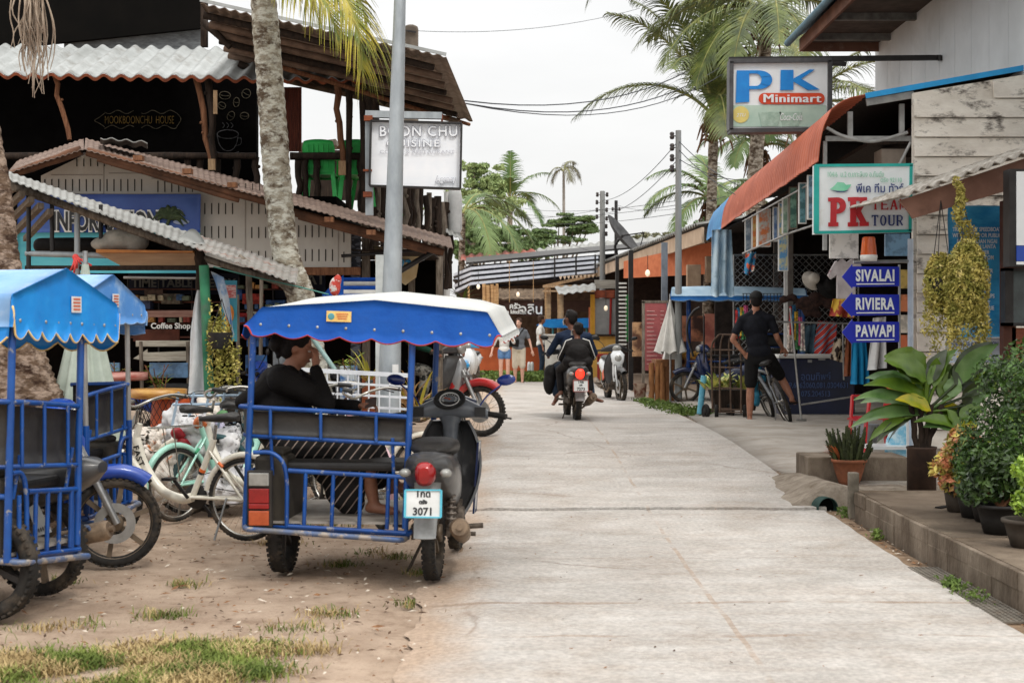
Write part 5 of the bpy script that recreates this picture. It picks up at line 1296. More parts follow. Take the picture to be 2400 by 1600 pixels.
for (x0,y0,x1,y1,r) in ((190,352,20,412,.05),(205,356,625,472,.05),(670,492,1040,592,.045),(230,372,560,470,.03),(700,508,1000,590,.03)):
 b = MB(); log(b, P(x0,y0,14.6), P(x1,y1,14.6), r, wob=.03, knots=2); b.build('rafter', mat('reddish_pole', S(120,84,64), S(76,54,42), rough=.85, sc=4, bump=.3), gab)
for (x, y) in ((325,371),(440,402),(545,434),(772,515),(870,545)):
 b = MB(); b.box(P(x,y,14.42), (.09,.10,.05)); b.build('batten_end', brown_wood, gab)
b = MB(); b.sheet(lambda u, v: P(236+110*u, 327+12*v+10*u+3*sin(u*20), 15.2+v*1.0)+Vector((0,0,.02)), 16, 4, .01); b.build('roof_scrap', roof_grey, gab)
b = MB(); b.bb(P(822,530,15.3), P(846,960,15.4)); b.build('tiled_pillar', mat('grey_tiles', S(90,94,104), S(44,46,54), rough=.6, sc=9, stretch=(1,1,3), lo=.48, hi=.52, detail=1), gab)
b = MB(); b.bb(P(848,520,15.4), P(866,960,15.5)); b.build('corner_post', grey_wood, gab)
b = MB(); b.tube([P(800,600,15.1), P(1032,583,15.1)], .018, 6); b.tube([P(930,640,15.0), P(1030,580,15.0)], .03, 6); b.build('stay', dark_metal, gab)
b = MB(); b.bb(P(690,626,15.2), P(846,645,15.3)); b.build('sill_beam', brown_wood, gab)
# banner reading INFORMATION
ban = thing('banner', 'blue tropical beach banner reading INFORMATION on the white gable wall', 'banner', P(260,640,15.0))
bm_ = mat('banner_sky', S(38,66,140), S(58,92,164), rough=.5, sc=1.0)
dB = 15.12
b = MB(); b.sheet(lambda u, v: P(40+430*u, 545-90*v, dB)+Vector((0,.012*sin(u*17+v*3),0)), 40, 8, .004); b.build('banner_sheet', bm_, ban)
b = MB(); b.sheet(lambda u, v: P(40+430*u, 640-95*v, dB)+Vector((0,.012*sin(u*17),0)), 40, 8, .004); b.build('sea_print', mat('banner_sea', S(56,150,170), S(84,170,180), rough=.5, sc=2, stretch=(1,1,4)), ban)
b = MB(); b.ell(P(405,500,dB-.012), (.12,.004,.06), 12, 6); b.ell(P(425,520,dB-.012), (.09,.004,.03), 12, 6); b.build('cloud_print', mat('banner_cloud', S(150,164,196), rough=.6), ban)
b = MB()
for k in range(13):
 a = RAD(-20+k*17); L_ = 42 if k % 2 else 34
 pts = crv([P(398,512,dB-.016), P(398+cos(a)*L_*.55, 512-sin(a)*L_*.5-6, dB-.016), P(398+cos(a)*L_, 512-sin(a)*L_*.7+10, dB-.016)], 5)
 b.tube(pts, [.012,.03,.035,.035,.03,.03,.025,.02,.016,.012,.006][:len(pts)], 4)
b.tube(crv([P(398,512,dB-.016), P(388,535,dB-.016), P(380,560,dB-.016)]), .02, 4)
b.build('palm_print', mat('banner_palm', S(74,88,60), S(50,62,44), rough=.6, sc=20), ban)
t = tfit('INFORMATION', 121,491,374,545, lambda x, y: P(x, y, dB-.02), off=.022); t.build('letter_outline', white_board, ban)
t = tfit('INFORMATION', 125,495,370,541, lambda x, y: P(x, y, dB-.026), off=.008); t.build('lettering', black_plastic, ban)
# open lean-to shed with tin roof
shed = thing('market_shed', 'open lean-to stall with grey tin roof on poles at the left', 'shed', (-3.2,12.6,0))
b = MB(); corr(b, P(20,420,12.0), P(470,585,12.0), P(20,402,14.2), P(478,556,13.8), wl=.062, amp=.0055, jag=.05); b.build('tin_roof', roof_grey, shed)
b = MB(); corr(b, P(455,580,11.9), P(694,664,11.9), P(470,552,13.6), P(700,628,13.4), wl=.062, amp=.0055, jag=.06); b.build('tin_roof', mat('rusty_grey_sheet', S(156,154,150), S(118,114,108), rough=.7, sc=3, dirt=S(150,84,60), dirt_sc=5, dlo=.56, dhi=.7), shed)
b = MB(); b.sheet(lambda u, v: P(415+45*u+v*22, 560-v*28*sin(pi*min(1,u*.8+.2))+u*12, 12.4), 12, 3, .006); b.build('bent_sheet', roof_grey, shed)
b = MB()
for k in range(5):
 t = k/5; b.beam(P(30+90*t*0+k*22,440+k*14,12.2), P(-60+k*30,520+k*10,14.5), .05, .05)
b.build('rafters', grey_wood, shed)
for (x0,y0,x1,y1,r,m_) in ((20,434,470,596,.035,grey_wood),(460,600,690,672,.03,grey_wood),(67,455,68,960,.022,dark_metal),(122,470,122,600,.02,dark_metal),(180,470,182,960,.025,galv),(236,480,236,560,.018,dark_metal),(455,560,482,650,.05,dark_wood),(583,640,592,905,.028,grey_wood),(468,610,470,700,.04,dark_wood),(60,594,470,604,.025,galv),(60,628,470,628,.022,dark_wood),(290,650,480,652,.012,steel),(560,600,690,690,.02,grey_wood)):
 b = MB(); log(b, P(x0,y0,12.5), P(x1,y1,12.5), r, wob=.01, tp=1); b.build('pole', m_, shed)
b = MB(); b.tube([P(478,622,12.1), P(492,965,12.1)], .042, 12); b.build('green_post', mat('green_paint', S(64,136,100), S(40,100,74), rough=.6, sc=3, dirt=S(90,100,90), dirt_sc=5), shed)
b = MB(); b.prism([P(225,584,12.4), P(452,588,12.4), P(452,592,12.4), P(225,592,12.4)], (0,.5,0)); b.build('shelf_board', mat('orange_board', S(196,124,52), S(166,100,44), rough=.5), shed)
b = MB(); b.prism([P(228,593,12.45), P(455,593,12.45), P(462,622,12.5), P(282,622,12.5)], (0,.45,0)); b.build('ply_underside', mat('plywood', S(176,146,116), S(156,126,98), rough=.7, sc=3, stretch=(1,6,6)), shed)
canvas_bag = mat('white_canvas_bag', S(186,182,172), S(150,146,136), rough=.85, sc=7, bump=.4)
tag(blob([('e', P(255,572,12.6), (.16,.15,.07)), ('e', P(285,562,12.6), (.18,.15,.10)), ('e', P(318,566,12.6), (.12,.13,.10))], .02, 'canvas_bag', canvas_bag), 'off-white canvas bag lying on the orange shelf board of the shed', 'bag')
tag(blob([('c', P(95,575,12.7), P(215,575,12.7), .07, .075), ('c', P(340,575,12.9), P(430,582,12.9), .09, .06), ('c', P(200,575,12.8), P(330,570,12.9), .07, .08)], .02, 'duffel_bag', bagm), 'long black duffel bag lying under the shed roof', 'bag')
b = MB()
for (dx, dy) in ((-12,38),(-4,46),(14,20),(20,10),(38,24),(4,30)):
 b.tube(crv([P(176,598,12.2), P(178+dx*.5,604+dy*.4,12.15), P(176+dx,598+dy,12.2)]), .010, 5)
b.ell(P(177,603,12.2), .03, 8, 5); tag(b.build('ribbon', mat('coral_ribbon', S(220,84,80), S(190,64,62), rough=.6)), 'coral red plastic ribbon tied to the shed beam', 'ribbon')
b = MB(); b.tube(crv([P(500,625,12), P(600,650,12.1), P(700,672,12.3), P(770,690,12.4)]), .006, 5); tag(b.build('green_rope', mat('rope_green', S(90,150,140), rough=.7)), 'thin green rope strung from the shed to the palm trunk', 'rope')
def board(name, lab, cat, px0, py0, px1, py1, d, m_, th=.03, group=None):
 b = MB(); a = P(px0,py0,d); c = P(px1,py1,d); b.bb((a.x,d,c.z), (c.x,d+th,a.z)); return tag(b.build(name, m_, bevel=.004), lab, cat, group)
navy_b = mat('navy_board', S(38,42,60), S(28,32,46), rough=.7)
tt = board('sign_board', 'dark board reading TIME TABLE in the stall behind the tricycles', 'sign', 300,640,560,690,16.4, navy_b)
t = text_mb('TIME TABLE   FERRY', P(430,664,16.37), (1,0,0), (0,0,1), .135, off=.004, ext=.003); t.build('lettering', mat('grey_lettering', S(120,118,112), rough=.8), tt)
sb = board('sign_board', 'dark board reading Boat Ticket behind the centre palm trunk', 'sign', 645,630,762,700,16.3, navy_b)
t = text_mb('BOAT', P(716,655,16.27), (1,0,0), (0,0,1), .17, off=.005, ext=.003); t.build('lettering', mat('grey_lettering', S(120,118,112), rough=.8), sb)
wb_ = mat('pale_plank', S(196,190,176), S(160,152,138), rough=.8, sc=5, stretch=(1,8,8))
board('beam', 'pinkish wooden crossbar at the front of the stall', 'beam', 345,728,462,743,14.0, mat('pink_beam', S(186,148,136), S(150,114,104), rough=.8, sc=5, stretch=(1,8,8)), .06)
br_ = board('sign_board', 'brown board under the small Coffee Shop lettering', 'sign', 312,772,420,800,15.2, mat('brown_board', S(92,52,40), S(66,38,30), rough=.8))
t = text_mb('Coffee Shop', P(400,764,15.15), (1,0,0), (0,0,1), .085, off=.002, ext=.002); t.build('lettering', white_board, br_)
board('plank', 'pale plank leaning across the stall below the brown board', 'plank', 318,798,456,812,15.0, wb_)
b = MB(); b.prism([P(312,840,14.9), P(345,818,14.9), P(345,826,14.9), P(450,822,14.9), P(450,845,14.9), P(345,846,14.9)], (0,.02,0)); tag(b.build('arrow_plank', wb_), 'pale arrow-shaped plank pointing left in the stall', 'sign')
for k, (x, y, c) in enumerate(((590,700,S(170,60,50)),(600,742,S(190,186,170)),(575,745,S(150,40,40)),(645,715,S(60,96,150)),(640,770,S(200,190,160)),(690,730,S(170,170,176)),(600,800,S(60,100,160)),(545,690,S(60,90,150)),(360,690,S(90,70,60)),(400,700,S(120,110,96)),(330,712,S(70,80,110)))):
 m_ = mat('packet_%d' % k if False else 'goods_colour_' + 'abcdefghijk'[k], c, tuple(q*.5 for q in c), rough=.6, sc=14, lo=.45, hi=.55, detail=2)
 board('goods_box', ['red carton','cream carton','dark red carton','blue carton','buff carton','grey carton','steel blue carton','royal blue carton','brown carton','khaki carton','slate carton'][k]+' on the racks of the dark stall', 'carton', x-22,y-12,x+22,y+12,16.0, m_, .2, group='cartons on the stall racks')
rk = thing('shelf_rack', 'rack of thin rods and shelves across the dark stall', 'rack', P(430,900,16.2))
for y_ in (676,706,726,757,788):
 b = MB(); b.bb(P(290,y_,16.1), P(740,y_+4,16.25)); b.build('shelf', mat('rack_rust', S(110,66,52), S(70,50,44), rough=.8), rk)
for x in (300,372,450,560,640,730):
 b = MB(); b.tube([P(x,650,16.12), P(x,930,16.12)], .012, 5); b.build('rod', dark_metal, rk)
aw = thing('striped_awning', 'small blue and white striped awning behind the lamp pole', 'awning', P(830,700,15.0))
for k in range(5):
 b = MB(); b.sheet(lambda u, v, k=k: P(792+100*u, 652+9.6*(k+v), 15.0-.06*(k+v)), 4, 2, .01); b.build('awning_stripe', white_board if k % 2 else mat('awning_blue', S(30,90,190), S(22,70,160), rough=.7), aw)
b = MB(); b.sheet(lambda u, v: P(755+50*u, 690-45*u*(1-v)+v*(4), 14.6)+Vector((0,.03*sin(u*12),0)), 14, 4, .006); b.build('blue_flap', c_blue_cloth, aw)
tag(blob([('e', P(785,672,14.4), (.06,.04,.10)), ('e', P(792,656,14.4), (.04,.04,.06))], .014, 'hanging_cloth', mat('red_white_cloth', S(224,220,216), S(200,80,70), rough=.9, sc=12, lo=.5, hi=.55)), 'small white and red cloth bundle tied beside the striped awning', 'cloth')
par = thing('parasol', 'folded pale green market parasol behind the azure tricycle', 'parasol', Q(200,10.8))
pm_ = mat('pale_green_cloth', S(190,200,188), S(150,160,148), rough=.85, sc=3)
b = MB(); c0 = Q(200,10.8)
def prf(z): return .02+.24*((2.0-z)/1.35)**1.2
n_ = 48; vs = []
for i in range(15):
 z = 1.95-i*.095; r = prf(z)
 for j in range(n_):
  a = 2*pi*j/n_; rr = r*(1+.22*sin(a*9)*(min(1, i/3))); vs.append(c0+Vector((rr*cos(a), rr*sin(a), z+(.03*sin(a*9) if i == 14 else 0))))
b.add(vs, [(i*n_+j, i*n_+(j+1) % n_, (i+1)*n_+(j+1) % n_, (i+1)*n_+j) for i in range(14) for j in range(n_)], True); b.build('canopy', pm_, par)
b = MB(); b.tube([c0, c0+Vector((0,0,2.05))], .02, 8); b.build('pole', steel, par)
b = MB(); b.sheet(lambda u, v: P(lerp(462,440,v**.7)+(6+46*min(1,v*1.6+.1))*u-4*sin(v*5), 680+242*v, 12.2)+Vector((0,.03*sin(u*9+v*4),0)), 14, 22, .008); tag(b.build('tarpaulin', mat('pale_tarp', S(204,208,210), S(176,180,184), rough=.8, sc=3, bump=.4)), 'pale grey tarpaulin hanging beside the green post', 'tarpaulin')
sail = thing('banner', 'blue triangular cloth banner with photo print hanging from the green post', 'banner', P(520,780,12.3))
b = MB(); b.sheet(lambda u, v: P(lerp(490,490,0)+4+v*50+u*(32)*(1-.8*v), 636+v*140+u*14, 12.25)+Vector((0,.03*sin(u*5+v*6),0)), 10, 16, .005); b.build('cloth', mat('photo_cloth', S(130,160,200), S(196,206,216), rough=.7, sc=5, lo=.45, hi=.55, dirt=S(180,190,180), dirt_sc=3), sail)
pos = thing('poster', 'turquoise poster with an orange figure beside the green post', 'poster', P(537,800,12.6))
b = MB(); a = P(519,657,12.5); c = P(555,800,12.5); b.bb((a.x,12.5,c.z), (c.x,12.52,a.z)); b.build('sheet', mat('turquoise_print', S(90,184,200), S(60,150,180), rough=.5, sc=3), pos)
b = MB(); a = P(521,668,12.49); c = P(553,698,12.49); b.bb((a.x,12.49,c.z), (c.x,12.496,a.z)); b.build('text_panel', mat('pink_print', S(226,190,186), S(206,110,110), rough=.6, sc=24, lo=.48, hi=.52, stretch=(1,1,4)), pos)
b = MB(); b.ell(P(538,735,12.49), (.04,.005,.08), 14, 8); b.ell(P(536,768,12.49), (.03,.005,.10), 14, 8); b.build('orange_figure', mat('orange_print', S(232,176,80), S(224,120,60), rough=.6, sc=14), pos)
# first coconut palm, at the very left
p1 = thing('coconut_palm', 'thick coconut palm trunk with root-swollen base at the left edge', 'palm', Q(70,10.6))
b = MB(); trunk(b, [Q(70,10.6)-Vector((0,0,.1)), P(60,1000,10.6), P(44,880,10.6), P(22,760,10.6), P(2,610,10.6), P(-20,440,10.6), P(-50,260,10.6), P(-90,-60,10.6)], [.44,.33,.24,.165,.14,.135,.13,.12], rings=.09); b.build('trunk', palm_bark('dark_palm_bark', S(160,140,124), S(104,84,68), S(60,42,32)), p1)
lf, st = MB(), MB();
for k in range(46):
 x = random.gauss(72, 14); y0 = -60; ln = random.uniform(120, 250)
 a = P(x,-60,10.2); b_ = P(x+random.gauss(0,12), ln-20, 10.2)
 mid = lerp(a, b_, .5)+Vector((random.gauss(0,.04), random.gauss(0,.08), 0)); pts = crv([a, mid, lerp(mid, b_, .6)+Vector((random.gauss(0,.025),0,0)), b_], 4)
 lf.tube(pts, [lerp(.008,.003,i/(len(pts)-1)) for i in range(len(pts))], 4)
lf.build('dead_fronds', dead_leaf, p1)
# second coconut palm, leaning in front of the bar
p2 = thing('coconut_palm', 'lichen-grey coconut palm leaning in front of the bar with a yellowing frond', 'palm', Q(735,13.4))
b = MB(); trunk(b, [Q(740,13.4)-Vector((0,0,.1)), P(735,960,13.4), P(722,800,13.4), P(703,690,13.4), P(671,600,13.4), P(652,450,13.4), P(641,300,13.4), P(628,130,13.4), P(616,-20,13.4), P(604,-180,13.4)], [.34,.20,.14,.132,.128,.128,.128,.124,.12,.115], rings=.10, n=20); b.build('trunk', bark_lichen, p2)
lf, st = MB(), MB()
frond(lf, st, [P(596,-150,13.2), P(690,-90,12.9), P(790,-30,12.7), P(838,60,12.6), P(850,180,12.6)], L_=.85, n=60, droop=1.5, wd=.026, gap=.02)
frond(lf, st, [P(596,-150,13.6), P(700,-120,13.8), P(800,-60,14), P(850,20,14.1), P(866,120,14.1)], L_=.6, n=30, droop=1.6, wd=.03, gap=.1)
frond(lf, st, [P(596,-150,13.0), P(640,-130,12.2), P(700,-80,11.9), P(770,20,11.8)], L_=.8, n=26, droop=1.5, wd=.026, gap=.1)
frond(lf, st, [P(596,-170,13.1), P(660,-110,12.7), P(740,-30,12.4), P(800,90,12.3)], L_=.8, n=40, droop=1.5, wd=.026, gap=.1)
frond(lf, st, [P(596,-170,13.7), P(640,-130,13.9), P(705,-60,14), P(745,40,14)], L_=.75, n=36, droop=1.4, wd=.026, gap=.1)
lf.build('fronds', leaf_y, p2); st.build('leaf_stalks', mat('stalk', S(150,150,80), rough=.6), p2)
b = MB()
for k in range(30):
 a = Q(738,13.3)+Vector((random.gauss(0,.18), random.gauss(-.1,.12), 0)); b.tube(crv([a, a+Vector((random.gauss(0,.1),-.05,random.uniform(.2,.5))), a+Vector((random.gauss(0,.2),-.1,random.uniform(.3,.95)))], 4), .006, 4)
b.build('dry_roots', husk, p2)
# steel lamp pole with its concrete foot
lp = thing('lamp_pole', 'tall tapering galvanised steel pole in front of the bar', 'pole', Q(905,12.1))
b = MB(); c0 = Q(905,12.1); ct = P(939,-60,12.1); b.tube([c0, lerp(c0, ct, .25), lerp(c0, ct, .5), ct], [.112,.094,.076,.047], 20); b.build('shaft', galv, lp)
b = MB(); a = P(884,610,12.0); b.box(Vector((P(888,0,12).x, 12.12, (a.z+.1)/2)), (.07,.10,a.z)); b.build('conduit_box', mat('pale_conduit', S(196,200,198), S(170,174,172), rough=.7), lp)
b = MB(); b.box(P(927,868,11.95), (.05,.04,.10)); b.build('junction_box', white_paint, lp)
# sign board Boon Chu
sg = thing('hanging_sign', 'white framed sign reading BOON CHU CUISINE Agency hung beside the pole', 'sign', P(866,500,15.0))
b = MB(); a = P(871,287,15.0); c = P(1082,443,15.0); b.prism([P(870,284,15.0), P(1082,290,15.0), P(1079,443,15.0), P(867,436,15.0)], (0,.10,0)); b.build('panel', mat('sign_panel', S(244,246,250), S(236,240,246), rough=.5), sg)
b = MB()
for p_, q_ in (((870,284),(1082,290)),((1082,290),(1079,443)),((1079,443),(867,436)),((867,436),(870,284))): b.beam(P(p_[0],p_[1],14.99), P(q_[0],q_[1],14.99), .12, .018, up=(0,0,1) if abs(p_[0]-q_[0]) > 50 else (1,0,0))
b.build('rim', dark_metal, sg)
b = MB(); b.beam(P(857,268,15.0), P(1036,272,15.0), .08, .07); b.build('top_bar', galv, sg)
b = MB(); b.beam(P(865,268,15.05), P(866,505,15.05), .06, .08, up=(1,0,0)); b.build('upright', galv, sg)
b = MB(); b.beam(P(864,272,15.0), P(864,284,15.0), .09, .09, up=(1,0,0)); b.beam(P(862,398,15.0), P(862,402,15.0), .09, .09, up=(1,0,0)); b.beam(P(862,450,15.0), P(862,462,15.0), .09, .09, up=(1,0,0)); b.beam(P(1036,268,15), P(1036,288,15), .02, .02, up=(1,0,0)); b.build('bracket', rust, sg)
lo_ = mat('letter_line', S(168,170,180), rough=.6)
ux = (P(1082,290,15)-P(870,284,15)).normalized()
P15 = lambda x, y: P(x, y, 14.98)
FW = lambda x, y: P(x, y, 14.972)
for wd, x0, y0, x1, y1 in (('BOON CHU',889,294,1073,321),('CUISINE',905,326,1032,346),('Agency',1020,412,1069,432)):
 t = tfit(wd, x0, y0, x1, y1, P15, off=.010, sp=1.12); t.build('lettering', lo_, sg); t = tfit(wd, x0+1.3, y0+1.4, x1-1.3, y1-1.4, FW, off=.003, sp=1.15); t.build('letter_fill', MATS['sign_panel'], sg)
t = tfit('COFFEE & RESTAURANT', 890,352,1066,360, P15, off=.001, ext=.001); t.build('faded_lettering', mat('faded_letter', S(196,198,206), rough=.5), sg)
# green plastic chairs on the balcony
green_pl = mat('green_plastic', S(60,204,100), S(48,182,86), rough=.5)
def plastic_chair(name, c, rz, m_, lab, grp):
 t_ = thing(name, lab, 'chair', c, rz, grp)
 b = MB(); b.sheet(lambda u, v: ((u-.5)*(.40+.03*v)*(1-.25*max(0,(v-.8))*5*abs(2*u-1)**3*.5), -.20-.10*v+.05*(2*u-1)**2*.8, .43+.43*v-.02*(2*u-1)**2*v), 12, 10, .012); b.build('backrest', m_, t_, world=False)
 b = MB()
 for k in range(5): b.tube([(-.12+.06*k,-.225,.50),(-.13+.065*k,-.30,.80)], .008, 5)
 b.build('back_ribs', m_, t_, world=False)
 b = MB(); b.sheet(lambda u, v: ((u-.5)*.42, -.20+.42*v, .43-.012*cos((2*u-1)*1.5)*sin(pi*v)+(-.03*max(0,v-.85)*6)), 8, 8, .014); b.build('seat', m_, t_, world=False)
 for sx in (-1,1):
  for sy in (-1,1):
   b = MB(); b.beam((sx*.18, sy*.18, .42), (sx*.225, sy*.23, 0), .055, .02, up=(0,1,0)); b.build('leg', m_, t_, world=False)
  b = MB(); b.beam((sx*.20,-.24,.63), (sx*.215,.16,.64), .05, .02); b.beam((sx*.215,.16,.64), (sx*.20,.18,.42), .045, .02, up=(0,1,0)); b.build('armrest', m_, t_, world=False)
 return t_
fz = P(0,492,18.9).z
for i, (x, d_, rz, lab) in enumerate(((752,18.62,0,'green plastic chair facing away behind the balcony rail, leftmost'),(834,18.62,RAD(8),'green plastic chair behind the sign post, second from the left'),(878,18.8,RAD(40),'green plastic chair turned sideways behind the steel pole'),(900,20.2,RAD(-15),'green plastic chair half hidden by the log fence'))):
 c = P(x,0,d_); plastic_chair('plastic_chair', (c.x, d_, fz), rz, green_pl, lab, 'green plastic chairs on the balcony')
# utility pole behind the bar roof
up = thing('utility_pole', 'concrete utility pole top showing above the bar roof', 'pole', Q(963,34))
b = MB(); a = Q(963,34); c = P(963,66,34); b.box((a+c)/2, (.34,.30,c.z-a.z)); b.ell(c, (.17,.15,.08), 12, 6); b.build('pole', mat('old_concrete', S(120,110,98), S(86,78,70), rough=.9, sc=4), up)
b = MB(); b.beam(P(952,72,33.8), P(975,76,33.8), .04, .04); b.build('cross_arm', dark_metal, up)
# foliage helpers
def leaf_blade(mb, p, d, L_, W_, up=(0,0,1), droop=.4, seg=6, fold=.15, wavy=0.0, tip=.8):
 d = Vector(d).normalized(); upv = Vector(up); x = d.cross(upv)
 x = x.normalized() if x.length > .05 else Vector((1,0,0)); q = Vector(p); vs = []; ph = random.random()*6
 for j in range(seg+1):
  t = j/seg; w_ = W_*.5*max(.02, sin(pi*min(1, t**tip*.97+.03)))**.8
  n_ = x.cross(d).normalized(); wv_ = wavy*sin(t*18+ph)*w_
  vs += [q-x*w_+n_*(fold*w_+wv_), q-x*w_*.5+n_*fold*w_*.35, q.copy(), q+x*w_*.5+n_*fold*w_*.35, q+x*w_+n_*(fold*w_-wv_)]
  d = (d+Vector((0,0,-1))*droop/seg*(.4+1.4*t)).normalized(); q = q+d*L_/seg
 mb.add(vs, [(5*j+k, 5*j+k+1, 5*j+k+6, 5*j+k+5) for j in range(seg) for k in range(4)], True)
def leaf_cloud(mb, c, r, n, size, flat=.75, hollow=.5, seed=None, lean=.6, shape=None):
 c = Vector(c)
 for i in range(n):
  while True:
   v = Vector((random.uniform(-1,1), random.uniform(-1,1), random.uniform(-1,1)))
   if hollow < v.length < 1 or (v.length < 1 and random.random() < .15): break
  p = c+Vector((v.x*r[0], v.y*r[1], v.z*r[2]))
  s_ = size*random.uniform(.6, 1.3); a = (v+Vector((random.gauss(0,.7), random.gauss(0,.7), random.gauss(0,.7)))).normalized()
  b_ = a.orthogonal().normalized(); b_ = Matrix.Rotation(random.random()*6.28, 3, a) @ b_; e_ = a.cross(b_)
  mb.add([p-b_*s_*.5, p+e_*s_*.24+a*s_*.06, p+b_*s_*.55, p-e_*s_*.24+a*s_*.06], [(0,1,2,3)], False)
# white upper storey building and its eave
wh = thing('white_building', 'tall building with white panelled side wall and brown-edged overhanging eave at upper right', 'building', (7.0, 14.5, .2))
ww = mat('white_panel_wall', S(214,220,224), S(198,204,208), rough=.6, sc=1.2, dirt=S(180,184,184), dirt_sc=1.5, dlo=.55, dhi=.9)
b = MB(); y = 20.3
while y > 7:
 b.bb((5.2,y,3.3), (5.3,y-.59,9.5)); b.bb((5.212,y-.59,3.3), (5.3,y-.6,9.5)); y -= .6
b.bb((5.21,20.32,3.3), (9.5,20.4,9.5)); b.build('side_wall', ww, wh)
eave_m = mat('eave_brown', S(128,92,76), S(104,74,62), rough=.8, sc=3, dirt=S(150,128,112), dirt_sc=4, dlo=.6, dhi=.8)
b = MB(); b.bb((4.08,20.2,5.44), (4.12,7,5.62)); b.bb((4.12,20.16,5.44), (5.2,20.2,5.62)); b.build('fascia', eave_m, wh)
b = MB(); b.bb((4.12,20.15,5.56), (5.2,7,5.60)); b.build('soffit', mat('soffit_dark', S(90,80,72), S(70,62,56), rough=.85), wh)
for k in range(9):
 b = MB(); b.bb((4.12,19.6-1.25*k,5.47), (5.2,19.52-1.25*k,5.56)); b.build('joist', mat('joist_grey', S(128,126,122), S(90,88,84), rough=.8), wh)
b = MB(); corr(b, (3.98,20.4,5.64), (3.98,7,5.64), (7.5,20.4,7.6), (7.5,7,7.6), wl=.2, amp=.02); b.build('roof', mat('blue_grey_roof', S(120,150,168), S(96,124,142), rough=.6), wh)
b = MB(); b.tube([(3.95,20.4,5.60),(3.95,7,5.60)], .05, 8); b.build('gutter', mat('gutter_blue', S(90,124,140), S(74,104,118), rough=.6), wh)
# weathered plank house with the lower shop roof
d0 = 14.4
shop = thing('plank_shop', 'shop with mildewed white plank front and a curved orange and blue ribbed awning', 'shop', (4.6,16,.2))
plank_m = mat('mildewed_white_planks', S(234,229,219), S(210,203,192), rough=.85, sc=3, stretch=(1,1,2.2), bump=.3, dirt=S(84,76,70), dirt_sc=4, dlo=.53, dhi=.66)
nt = plank_m.node_tree
b = MB(); zt = lambda x: 3.85+(x-3.6)*.175-.05
z = .28; k = 0
while z < 4.3:
 xl = 4.07 if z > 2.9 else 4.10
 h = .197
 x0 = xl
 xr_ = 6.6
 if z+h > zt(xl): x0 = xl+(z+h-zt(xl))/.175
 if x0 < xr_:
  b.prism([(x0,d0-.035,z), (xr_,d0-.035,z), (xr_,d0-.006,z+h-.012), (x0,d0-.006,z+h-.012)], (0,.03,0))
 z += h; k += 1
for z_ in (0,): b.prism([(4.07,d0+.03,.2),(6.6,d0+.03,.2),(6.6,d0+.03,4.3),(4.07,d0+.03,zt(4.07))], (0,.06,0))
b.build('plank_front', plank_m, shop)
b = MB(); b.bb((4.08,d0+.1,.2), (4.16,27,3.4)); b.build('side_wall', mat('inner_wall', S(70,62,58), S(48,42,40), rough=.9), shop) if False else None
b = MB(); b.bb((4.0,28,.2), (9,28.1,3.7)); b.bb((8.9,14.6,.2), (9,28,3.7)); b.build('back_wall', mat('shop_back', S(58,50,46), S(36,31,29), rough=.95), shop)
def axis_pt(t):
 pts = [(3.15,14.5),(3.30,18.0),(3.45,22.0),(3.55,24.0),(3.72,27.0)]
 f = t*4; i = min(3, int(f)); a, c = pts[i], pts[i+1]; return (lerp(a[0], c[0], f-i), lerp(a[1], c[1], f-i))
prf_ = [(0,3.20),(.012,3.36),(.04,3.53),(.13,3.73),(.28,3.82),(.48,3.86)]
def aw_fn(t0, t1):
 def fn(u, v):
  t = lerp(t0, t1, u); x, y = axis_pt(t); f = v*5; i = min(4, int(f)); q, r = prf_[i], prf_[i+1]; g_ = f-i
  dx, z = lerp(q[0], r[0], g_), lerp(q[1], r[1], g_)
  ys = y; rb = .028*abs(sin(ys*pi/.17))**.6
  return (x+dx-rb*(1-v*.8), y, z+rb*v*.8+.012*mnoise.noise(Vector((y*2, 0, 0)))*(1-v))
 return fn
or_m = mat('orange_ribbed_sheet', S(190,104,76), S(164,84,60), rough=.55, sc=2, dirt=S(206,136,108), dirt_sc=4, dlo=.6, dhi=.75)
bl_m = mat('blue_ribbed_sheet', S(70,150,206), S(46,120,180), rough=.5, sc=2)
b = MB(); b.sheet(aw_fn(0, .735), 640, 12, .008); b.build('orange_awning', or_m, shop)
b = MB(); b.sheet(aw_fn(.735, 1.0), 160, 12, .008); b.build('blue_awning', bl_m, shop)
b = MB(); b.prism([(3.62,14.5,3.86),(6.6,14.5,4.37),(6.6,27,4.37),(4.2,27,3.86)], (0,0,.03)); b.build('roof', dark_wood, shop)
b = MB(); b.beam((3.6,14.47,3.86), (6.6,14.47,4.39), .03, .055); b.build('roof_edge', mat('bright_blue_edge', S(40,160,226), rough=.5), shop)
b = MB(); b.beam((3.62,14.52,3.80), (4.1,14.52,3.88), .04, .07); b.bb((3.22,14.6,3.42), (4.1,14.64,3.47)); b.bb((3.45,14.6,3.47), (3.50,14.64,3.72)); b.bb((3.98,14.6,3.47), (4.03,14.64,3.8)); b.bb((3.2,14.62,2.3), (3.24,14.66,3.42))
b.tube(crv([(3.22,14.56,3.55),(3.4,14.56,3.46),(3.7,14.56,3.41),(4.05,14.56,3.50)]), .018, 6); b.tube([(3.85,14.55,2.95),(4.08,14.55,3.4)], .016, 6); b.build('roof_frame', mat('grey_steel_frame', S(170,170,168), S(130,130,128), rough=.6), shop)
b = MB(); b.bb((3.82,14.7,2.75), (4.07,15.0,3.35)); b.build('meter_box', mat('taupe_panel', S(150,138,126), S(130,118,108), rough=.8), shop)
b = MB(); b.prism([(3.7,14.8,3.40),(8,14.8,3.6),(8.8,28,3.6),(4.1,28,3.40)], (0,0,.04))
